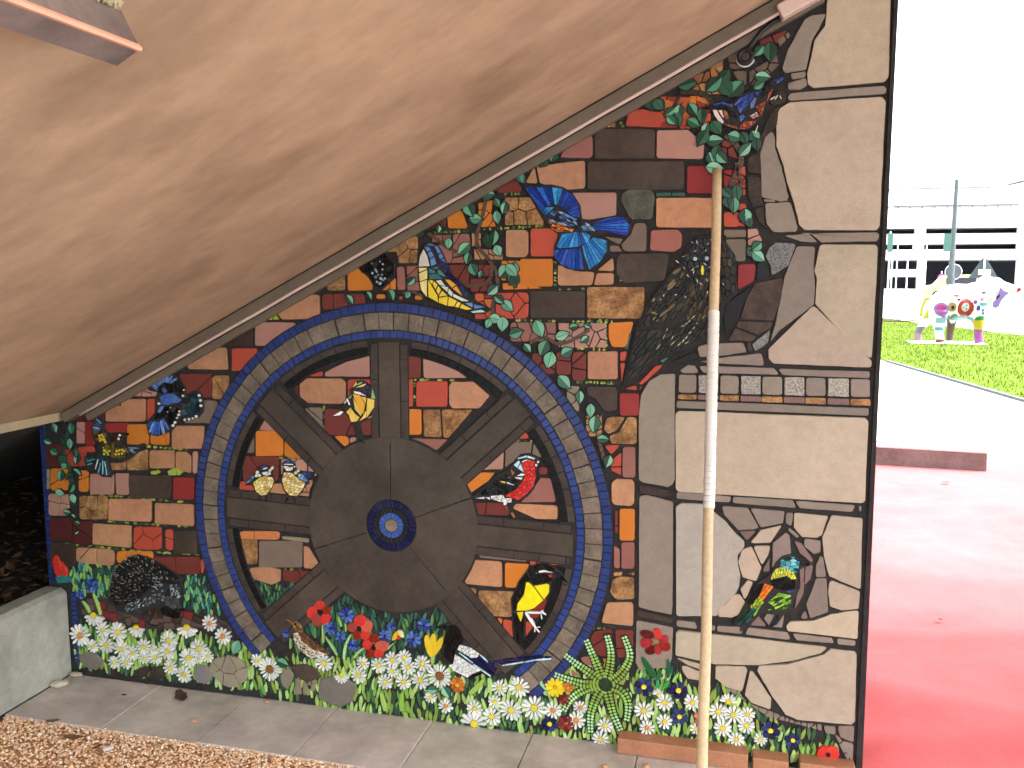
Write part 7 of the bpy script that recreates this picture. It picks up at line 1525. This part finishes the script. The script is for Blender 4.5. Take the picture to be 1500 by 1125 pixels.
for (name, label, back, regs, strokes, dots) in BIRDS:
    bp_ = wobble(ccw(parse(back)), .0006, .03)
    root = mesh_obj(name, *prism(round_poly(bp_, .004), .0003, .0118, .0015), M['grout'])
    root['label'] = label
    under(root)
    stuff = {}
    for (nm, pal, geo, n, ang, stretch) in regs:
        P = ccw(parse(geo))
        m_ = M['glaze'] if nm in GLAZED or n == 1 else M['glass']
        if pal[0] in 'kwv' and n > 3: m_ = M['glass']
        A = abs(area(P))
        for Q in (fan(P, (ang[0] / 2000, ang[1] / 2000), n) if isinstance(ang, tuple) else shards(P, n, .0017, -math.radians(ang), stretch)):
            c = jit(random.choice(PAL[pal]), .09)
            if n == 1: Q = inset(ccw(Q), .0004)
            if A / n > 3.2e-4 or n == 1:
                under(tile(nm, Q, c, m_, None, y0=0, h=.0146 + random.uniform(-.0004, .0006), bev=.0009, tilt=.05), root)
            else:
                mb = stuff.setdefault((nm, m_.name), (MB(), m_))[0]
                v, f = prism(Q, .0, .0144 + random.uniform(-.0004, .0008), .0006, .08)
                mb.add(v, f, c)
    for (nm, pal, items) in strokes:
        m_ = M['glass'] if nm in ('feather',) else M['glaze']
        mb = MB()
        for geo in items:
            a = geo.split(',')
            w = int(a[-1]) / 2000 * .5
            (x0, z0), (x1, z1) = parse(','.join(a[:-1]))
            d = Vector((x1 - x0, z1 - z0)); L = d.length
            if L < 1e-5: continue
            d.normalize(); nx, nz = -d.y, d.x
            Q = [(x0 + nx * w * .6, z0 + nz * w * .6), (x0 - nx * w * .6, z0 - nz * w * .6), (x0 + (x1 - x0) * .5 - nx * w, z0 + (z1 - z0) * .5 - nz * w), (x1 - nx * w * .7, z1 - nz * w * .7), (x1 + d.x * w * .5, z1 + d.y * w * .5), (x1 + nx * w * .7, z1 + nz * w * .7), (x0 + (x1 - x0) * .5 + nx * w, z0 + (z1 - z0) * .5 + nz * w)]
            if nm == 'fleck':
                q1, q2 = random.uniform(.5, 1.1), random.uniform(.3, 1.0)
                Q = [(x0 - d.x * w * .5, z0 - d.y * w * .5), (x0 + (x1 - x0) * .6 - nx * w * .55 * q1, z0 + (z1 - z0) * .6 - nz * w * .55 * q1), (x1 + d.x * w * .6, z1 + d.y * w * .6), (x0 + (x1 - x0) * .35 + nx * w * .55 * q2, z0 + (z1 - z0) * .35 + nz * w * .55 * q2)]
                Q = ccw(Q)
            hh = .0162 if name != 'hedgehog' else .0155 + random.uniform(0, .004)
            v, f = prism(Q, .0, hh, min(.0009, w * .35), .05 if name != 'hedgehog' else .25)
            c = jit(random.choice(PAL[pal]), .1)
            if (nm == 'feather' and L > .02) or len(items) <= 12:
                under(mesh_obj(nm, v, f, m_, None, [c] * len(f)), root)
            else: mb.add(v, f, c)
        if mb.f: under(tag(mb.build(nm, m_), kind='stuff' if len(items) > 12 else None), root)
    for (nm, pal, items) in dots:
        mb = MB()
        for (u, z, r) in items:
            u /= 2000; z /= 2000; r = max(.0016, r / 2000)
            Q = [(u + r * math.cos(t) * random.uniform(.85, 1.1), z + r * math.sin(t) * random.uniform(.85, 1.1)) for t in [2 * math.pi * q / 7 for q in range(7)]]
            v, f = prism(Q, .0, .0168, min(.0008, r * .3), .05)
            c = jit(random.choice(PAL[pal]), .08)
            if len(items) <= 8: under(mesh_obj(nm, v, f, M['glaze'], None, [c] * len(f)), root)
            else: mb.add(v, f, c)
        if mb.f: under(tag(mb.build(nm, M['glaze']), kind='stuff'), root)
    for (nm, mn), (mb, m_) in stuff.items():
        under(tag(mb.build(nm, m_), kind='stuff'), root)

# ------------------------------------------------------------------ wooden pole with white tape, leaning against the wall
pt_, pb_ = Vector((-.078, -.04, 2.07)), Vector((-.0504, -.818, 0.0))
pole = tag(empty('wooden_pole', pb_), 'long round wooden pole leaning on the mural with its middle wrapped in white tape', 'pole')
PI_ = Matrix.Translation(-Vector(pole.location))
mb = MB()
N = 26
pts = [pb_.lerp(pt_, k / N) + Vector((.0012 * math.sin(k * .9), .0012 * math.cos(k * .7), 0)) for k in range(N + 1)]
mb.tube(pts, [.0158 - .0004 * k / N + .0003 * math.sin(k * 1.9) for k in range(N + 1)], 18)
o = mb.build('shaft', M['wood'], pole, smooth=False); o.matrix_parent_inverse = PI_
for p in o.data.polygons: p.use_smooth = len(p.vertices) == 4
mb = MB()
TS, TE = .222, .504
mb.tube([pt_.lerp(pb_, TS + .002), pt_.lerp(pb_, TE - .002)], .0163, 18, lin('#6a645c'), caps=False)
K = 34
for k in range(K):
    s0 = TS + (TE - TS) * k / K; s1 = TS + (TE - TS) * (k + random.uniform(.88, .97)) / K
    a, b_ = pt_.lerp(pb_, s0), pt_.lerp(pb_, s1)
    off = Vector((random.uniform(-.0006, .0006), random.uniform(-.0006, .0006), 0))
    mb.tube([a + off, a.lerp(b_, .1) + off, b_ + off], [.0168, .0176 + random.uniform(0, .0005), .0170 + random.uniform(0, .0006)], 18, caps=False)
o = mb.build('tape_wrap', M['tape'], pole, smooth=True); o.matrix_parent_inverse = PI_

# ------------------------------------------------------------------ block on the red floor
bl = tag(empty('concrete_block', (1.7, 5.6, 0)), 'low brown block with a pale top at the end of the red floor', 'block')
def obox(name, c0, c1, dep, z0, z1, m_, parent, ex=0):
    a, b_ = Vector((*c0, 0)), Vector((*c1, 0))
    d = (b_ - a).normalized(); nn = Vector((-d.y, d.x, 0))
    a = a - d * ex - nn * ex; b_ = b_ + d * ex - nn * ex
    q = [a, b_, b_ + nn * (dep + 2 * ex), a + nn * (dep + 2 * ex)]
    v = [(p.x, p.y, z0) for p in q] + [(p.x, p.y, z1) for p in q]
    o = mesh_obj(name, v, [(0, 3, 2, 1), (4, 5, 6, 7), (0, 1, 5, 4), (1, 2, 6, 5), (2, 3, 7, 6), (3, 0, 4, 7)], m_, parent)
    o.matrix_parent_inverse = Matrix.Translation(-Vector(parent.location))
    return bevel(o, .006)
obox('block_body', (.98, 5.50), (2.19, 5.42), .42, .0, .165, M['brownblock'], bl)
obox('block_top', (.98, 5.50), (2.19, 5.42), .42, .1655, .19, M['pave'], bl, .004)
for (x, y, L) in ((1.3, 5.62, .05), (1.55, 5.62, .03), (1.85, 5.58, .09), (2.05, 5.6, .06), (1.42, 5.7, .03), (1.7, 5.68, .04)):
    mb = MB(); mb.box(x, x + L, y, y + .025, .1905, .196)
    o = mb.build('leaf_scrap', M['dark'], bl); o.matrix_parent_inverse = Matrix.Translation(-Vector(bl.location))
leaf_thing(1.73, 4.80, .02, .06, .02, .3, lin('#5a3a30'), 'small dark leaf on the red floor in front of the block')
leaf_thing(1.03, 1.55, .02, .03, .012, .8, lin('#4a3430'), 'tiny dark leaf scrap on the red floor beside the wall')

# ------------------------------------------------------------------ painted animal statue on the lawn
SX0, SY0 = 5.34, 22.05
KX, KZ = .00203, .0022
def ep(zx, zy, dy=0): return Vector(((zx - 560) * KX, dy * .88, (915 - zy) * KZ))
bm = bmesh.new()
def blob(c, r, seg=14):
    mt = Matrix.Translation(c) @ Matrix.Diagonal((r[0] * .85, r[1] * .88, r[2] * .92, 1))
    bmesh.ops.create_uvsphere(bm, u_segments=seg, v_segments=10, radius=1, matrix=mt)
def limb(pts, rads):
    mb2 = MB()
    P = [Vector(p) for p in pts]
    fine, fr_ = [], []
    for i in range(len(P) - 1):
        for t in range(5):
            fine.append(P[i].lerp(P[i + 1], t / 5)); fr_.append(rads[i] + (rads[i + 1] - rads[i]) * t / 5)
    fine.append(P[-1]); fr_.append(rads[-1])
    mb2.tube(fine, [q * .88 for q in fr_], 12)
    vs = [bm.verts.new(q) for q in mb2.v]
    for q in mb2.f: bm.faces.new([vs[i] for i in q])
blob(ep(470, 480), (.36, .40, .44)); blob(ep(640, 440), (.55, .44, .52)); blob(ep(830, 430), (.42, .42, .54)); blob(ep(600, 370), (.5, .36, .34))
blob(ep(960, 300), (.34, .36, .42)); blob(ep(1060, 270), (.28, .30, .30))
limb([ep(1080, 260), ep(1190, 270), ep(1290, 285), ep(1350, 268)], [.24, .16, .11, .085])
limb([ep(1080, 330), ep(1150, 350), ep(1190, 325)], [.15, .10, .05])
limb([ep(415, 520, .2), ep(330, 640, .22), ep(235, 760, .22), ep(215, 830, .22), ep(222, 905, .22)], [.24, .17, .11, .10, .125])
limb([ep(440, 540, -.2), ep(430, 690, -.22), ep(440, 800, -.22), ep(455, 905, -.22)], [.26, .17, .125, .125])
limb([ep(620, 560, .2), ep(605, 700, .24), ep(595, 800, .24), ep(597, 895, .24)], [.2, .125, .105, .11])
limb([ep(850, 560, -.2), ep(885, 680, -.22), ep(890, 780, -.22), ep(903, 905, -.22)], [.26, .15, .115, .125])
limb([ep(350, 390), ep(270, 400), ep(235, 500), ep(225, 610)], [.07, .05, .045, .05])
me = bpy.data.meshes.new('statue_body'); bm.to_mesh(me); bm.free()
tmp = bpy.data.objects.new('statue_body', me); link(tmp)
rm = tmp.modifiers.new('remesh', 'REMESH'); rm.mode = 'VOXEL'; rm.voxel_size = .015
sm = tmp.modifiers.new('smooth', 'SMOOTH'); sm.iterations = 14; sm.factor = .5
dg = bpy.context.evaluated_depsgraph_get()
me2 = bpy.data.meshes.new_from_object(tmp.evaluated_get(dg))
bpy.data.objects.remove(tmp)
me2.name = 'statue_body'
me2.materials.clear(); me2.materials.append(M['paint'])
me2.polygons.foreach_set('use_smooth', [True] * len(me2.polygons))
PATCH = [((440, 520), (85, 80), '#9A7CC0'), ((435, 505), (55, 45), '#D0309A'), ((468, 605), (28, 24), '#D46ACB'), ((560, 490), (50, 55), '#C9A27E'), ((568, 495), (20, 22), '#20120e'), ((715, 500), (95, 105), '#C8322E'), ((712, 490), (46, 52), '#E9ECEC'), ((690, 495), (9, 10), '#2c4f60'), ((725, 470), (9, 10), '#2c4f60'), ((725, 512), (9, 10), '#2c4f60'), ((530, 625), (24, 42), '#2A9CC8'), ((600, 630), (50, 60), '#5C9E4A'), ((700, 640), (120, 50), '#8CCBDC'), ((900, 630), (75, 42), '#2E9A4A'), ((860, 500), (24, 34), '#2C58A8'), ((920, 545), (26, 34), '#2C58A8'), ((925, 455), (58, 24), '#5CC4BC'), ((820, 430), (24, 24), '#9A4AAE'), ((895, 400), (28, 20), '#E07A8A'), ((600, 360), (30, 16), '#D05A6A'), ((630, 405), (22, 14), '#2a2a40'), ((780, 420), (14, 14), '#E9ECEC'), ((910, 325), (26, 12), '#56608a'), ((690, 400), (16, 14), '#e2b0a0')]
cols = []
for p in me2.polygons:
    zx = p.center.x / KX + 560; zy = 915 - p.center.z / KZ
    c = lin('#E6E6E2')
    near = p.center.y < .02
    if near:
        for (q, r_, h) in PATCH:
            if ((zx - q[0]) / r_[0]) ** 2 + ((zy - q[1]) / r_[1]) ** 2 < 1: c = lin(h)
    if zx < 345 and zy < 640 and zy > 370 and zx < 320: c = lin('#E8DC22')
    if zy > 750 and 830 < zx < 980: c = lin('#B65AAE')
    elif 640 < zy <= 750 and 800 < zx < 960: c = lin('#E3CE30')
    if zy > 690 and 540 < zx < 660 and p.center.y > .05: c = lin('#7A5E4A')
    elif 600 < zy <= 690 and 540 < zx < 680 and p.center.y > .1: c = lin('#7C8A4A')
    if zy > 870 and 395 < zx < 530: c = lin('#A83A2C')
    if 620 < zy < 680 and 380 < zx < 520: c = lin('#9AD6E2')
    if 730 < zy < 770 and 380 < zx < 480: c = lin('#7ACBD0')
    if zx < 300 and zy > 810: c = lin('#C8A0AE')
    elif zx < 300 and zy > 735: c = lin('#8A8A92')
    if zx > 1300 and zy > 262: c = lin('#C8323A')
    cols.append(tuple(q * .42 for q in c) if c != lin('#E6E6E2') else tuple(q * .8 for q in c))
a = me2.attributes.new('Col', 'FLOAT_COLOR', 'FACE')
a.data.foreach_set('color', [q for c in cols for q in (*c, 1)])
el = tag(empty('animal_statue', (SX0, SY0, 0), -.05), 'colourfully painted large animal statue standing on the lawn', 'statue')
o = link(bpy.data.objects.new('statue_body', me2)); o.parent = el; o.location = (0, 0, .02)
# hanging ear, purple with a dark spot
def flap(name, pts, y, th, colr, parent):
    n = len(pts)
    v = [(*(ep(px_, py_, y)),) for px_, py_ in pts] + [(*(ep(px_, py_, y + th)),) for px_, py_ in pts]
    f = [tuple(range(n)), tuple(range(2 * n - 1, n - 1, -1))] + [(i, n + i, n + (i + 1) % n, (i + 1) % n) for i in range(n)]
    o = mesh_obj(name, v, f, M['paint'], parent, [colr] * len(f))
    b2 = bmesh.new(); b2.from_mesh(o.data); bmesh.ops.recalc_face_normals(b2, faces=b2.faces); b2.to_mesh(o.data); b2.free()
    o.location = (0, 0, .02)
    return bevel(o, .015)
flap('ear', [(1090, 255), (1135, 300), (1195, 318), (1150, 360), (1110, 410), (1085, 480), (1050, 500), (1010, 480), (1020, 430), (1060, 380)], -.42, .07, tuple(q * .5 for q in lin('#9878C4')), el)
flap('ear_spot', [(1085, 335), (1088, 365), (1060, 395), (1042, 400), (1050, 360)], -.428, .015, lin('#1c1520'), el)
mb = MB()
mb.box(-.95, .86, -.5, .45, -.01, .028)
o = mb.build('plinth', M['white'], el)
# twigs on the lawn
mb = MB()
for k in range(14):
    x, y = 5.72 + rg.uniform(-.7, .7), 33.6 + rg.uniform(-.5, .5)
    a = rg.uniform(-.5, .5)
    mb.tube([(x, y, .04), (x + .4 * math.cos(a), y + .4 * math.sin(a), .07)], .025, 5, lin('#4a3a34'))
tag(mb.build('brushwood', M['litter']), 'low heap of dark twigs on the far edge of the lawn', 'twigs', kind='stuff')

# ------------------------------------------------------------------ parking garage across the road
gy = 95.0
pg = tag(empty('parking_garage', (20, gy, 0)), 'long white multi-storey parking garage across the road', 'building')
GI = Matrix.Translation(-Vector(pg.location))
def gpart(name, m_, *boxes):
    mb = MB()
    for b_ in boxes: mb.box(*b_)
    o = mb.build(name, m_, pg); o.matrix_parent_inverse = GI
    return o
gpart('parapet', M['white'], (-8, 44, gy, gy + .5, 3.42, 4.45))
gpart('parapet', M['white'], (-8, 44, gy, gy + .5, 5.0, 6.02))
gpart('parapet', M['white'], (-8, 44, gy, gy + .5, 6.6, 8.55))
gpart('parapet', M['white'], (-8, 44, gy + 1.0, gy + 1.5, 8.9, 10.3))
for z in (3.40, 4.98, 6.58): gpart('deck', M['white'], (-8, 44, gy + .5, gy + 30, z - .0, z + .25))
gpart('roof_deck', M['white'], (-8, 44, gy + 1.5, gy + 30, 8.6, 8.9))
gpart('interior_shade_wall', M['shade'], (-8, 44, gy + 9, gy + 9.3, .0, 3.39), (-8, 44, gy + 4, gy + 4.3, 3.66, 4.97), (-8, 44, gy + 4, gy + 4.3, 5.24, 6.57))
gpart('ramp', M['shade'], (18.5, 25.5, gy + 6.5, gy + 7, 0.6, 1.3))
for x in (6, 17.6, 26.7, 29.4, 36): gpart('column', M['white'], (x, x + .75, gy - .05, gy + .55, 0, 3.41))
for z0, z1, x in ((4.452, 4.998, 17.1), (6.022, 6.598, 17.2)): gpart('pier', M['white'], (x, x + 1.0, gy + .02, gy + .6, z0, z1))
gpart('end_pier', M['white'], (26.6, 44, gy + .03, gy + .6, 4.452, 4.998), (26.6, 44, gy + .03, gy + .6, 6.022, 6.598))
gpart('sill_wall', M['white'], (-8, 44, gy - .5, gy - .2, 0, .5))
for (z, x0, x1, y) in ((8.83, 15.1, 26.5, gy + .3), (10.62, 12, 24.4, gy + 1.2)):
    mb = MB()
    mb.tube([(x0, y, z), (x1, y, z)], .065, 6)
    x = x0 + .4
    while x < x1:
        mb.tube([(x, y, z - .32), (x, y, z)], .04, 5); x += 1.15
    o = mb.build('roof_rail', M['grey'], pg); o.matrix_parent_inverse = GI

# ------------------------------------------------------------------ street furniture
def post(name, x, y, h, r, m_, label, cat, group=None):
    t = tag(empty(name, (x, y, 0)), label, cat, group)
    mb = MB()
    mb.tube([(0, 0, 0), (0, 0, h)], [r, r * .8], 12)
    o = mb.build('post', m_, t, smooth=False)
    for p in o.data.polygons: p.use_smooth = len(p.vertices) == 4
    return t
lp = tag(empty('street_lamp', (13.36, 60, 0)), 'tall grey tapering street lamp mast carrying green signs', 'street lamp', 'street lamps')
mb = MB(); mb.tube([(0, 0, 0), (0, 0, 1.6), (0, 0, 1.65), (0, 0, 7.9)], [.25, .23, .19, .11], 14)
mb.build('mast', M['grey'], lp)
mb = MB(); mb.tube([(0, 0, 1.55), (0, 0, 1.68)], .26, 14); mb.build('collar', M['grey'], lp)
mb = MB(); mb.tube([(0, 0, 7.6), (1.6, -.3, 8.0), (2.6, -.5, 8.05)], .05, 8); mb.build('arm', M['white'], lp)
mb = MB(); mb.box(-.55, -.1, -.12, .05, 3.35, 4.5); mb.build('sign_box', M['green'], lp)
# lamp head hanging into view at the right
t = tag(empty('lamp_head', (8.25, 28, 0)), 'flat grey lamp head on a slim pale mast at the right edge', 'street lamp', 'street lamps')
mb = MB(); mb.v = []
mb.add([(-.28, -.1, 4.52), (.2, -.12, 4.62), (.32, .1, 4.68), (-.12, .12, 4.6), (-.26, -.1, 4.56), (.2, -.12, 4.68), (.3, .1, 4.74), (-.1, .12, 4.66)], [(0, 3, 2, 1), (4, 5, 6, 7), (0, 1, 5, 4), (1, 2, 6, 5), (2, 3, 7, 6), (3, 0, 4, 7)])
mb.build('lamp_housing', M['grey'], t)
mb = MB(); mb.tube([(.2, .1, 4.68), (1.2, .1, 4.75), (1.25, .1, 0)], .045, 8); mb.build('mast', M['white'], t)
t = post('sign_post', 9.42, 59, 4.6, .06, M['white'], 'white post with a narrow green sign at the edge of the wall', 'sign post')
mb = MB(); mb.box(-.16, .16, -.1, -.02, 3.3, 4.5); mb.build('sign_board', M['green'], t)
t = post('traffic_sign', 7.53, 28, 2.42, .03, M['white'], 'triangular traffic sign seen from its grey back', 'traffic sign', 'traffic signs seen from behind')
v = [(-.43, .04, 1.68), (.43, .04, 1.68), (0, .04, 2.4)]
v2 = [(x, y + .025, z) for x, y, z in v]
o = mesh_obj('sign_plate', v + v2, [(0, 1, 2), (5, 4, 3), (0, 3, 4, 1), (1, 4, 5, 2), (2, 5, 3, 0)], M['signgrey'], t); bevel(o, .01)
mb = MB(); mb.box(-.16, .2, .005, .035, 1.78, 1.95); mb.build('bracket', M['white'], t)
t = post('traffic_sign', 14.14, 63, 2.5, .05, M['white'], 'round traffic sign seen from its grey back beside the mast', 'traffic sign', 'traffic signs seen from behind')
mb = MB(); mb.tube([(0, .05, 2.05), (0, .09, 2.05)], .52, 24); mb.build('sign_plate', M['signgrey'], t)
mb = MB(); pts = [(.52 * math.cos(q), .06, 2.05 + .52 * math.sin(q)) for q in [2 * math.pi * k / 24 for k in range(25)]]; mb.tube(pts, .025, 6, caps=False); mb.build('sign_rim', M['white'], t)
t = post('round_sign', 17.25, 82, 2.2, .06, M['white'], 'small round pink sign on a thin white post', 'sign')
mb = MB(); mb.tube([(0, -.05, 1.65), (0, -.12, 1.65)], .33, 24); mb.build('sign_plate', M['pink'], t)
mb = MB()
mb.tube([(0, -.13, 1.65), (0, -.15, 1.65)], .2, 16); mb.build('sign_centre', M['pinklight'], t)
post('flag_post', 14.05, 72, 4.3, .05, M['white'], 'tall thin white post in front of the dark garage opening', 'post', 'thin white posts by the garage')
post('flag_post', 11.65, 70, 4.1, .05, M['white'], 'thin white post left of the tall one by the garage', 'post', 'thin white posts by the garage')
t = tag(empty('gantry_sign', (13.6, 80, 0)), 'white board on two white legs before the garage entrance', 'sign')
mb = MB(); mb.tube([(-.75, 0, 0), (-.75, 0, 3.4)], .06, 8); mb.build('leg', M['white'], t)
mb = MB(); mb.tube([(.5, 0, 0), (.5, 0, 3.4)], .06, 8); mb.build('leg', M['white'], t)
mb = MB(); mb.box(-1.0, 1.3, -.12, -.02, 1.7, 2.35); mb.build('sign_board', M['white'], t)
# parked van with a pale yellow-green side seen between the signs
vn = tag(empty('parked_van', (15.7, 72, 0), .0), 'pale van with a yellowish side parked under the garage', 'van')
prof = [(-1.6, .35), (-1.6, 1.0), (-1.0, 1.1), (-.4, 1.8), (2.0, 1.9), (2.2, 1.0), (2.2, .35)]
n = len(prof)
v = [(x, y, z) for y in (-.85, .85) for x, z in prof]
o = mesh_obj('van_body', v, [(i, (i + 1) % n, n + (i + 1) % n, n + i) for i in range(n)] + [tuple(range(n)), tuple(range(2 * n - 1, n - 1, -1))], mat('van_paint', (.45, .5, .2), rough=.4), vn)
b2 = bmesh.new(); b2.from_mesh(o.data); bmesh.ops.recalc_face_normals(b2, faces=b2.faces); b2.to_mesh(o.data); b2.free(); bevel(o, .06)
mb = MB(); mb.box(-.3, 1.8, -.87, -.86, 1.2, 1.65); mb.build('side_window', M['shade'], vn)
for x in (-.9, 1.4):
    mb = MB(); mb.tube([(x, -.9, .33), (x, -.62, .33)], .33, 16); mb.build('wheel', M['black'], vn)
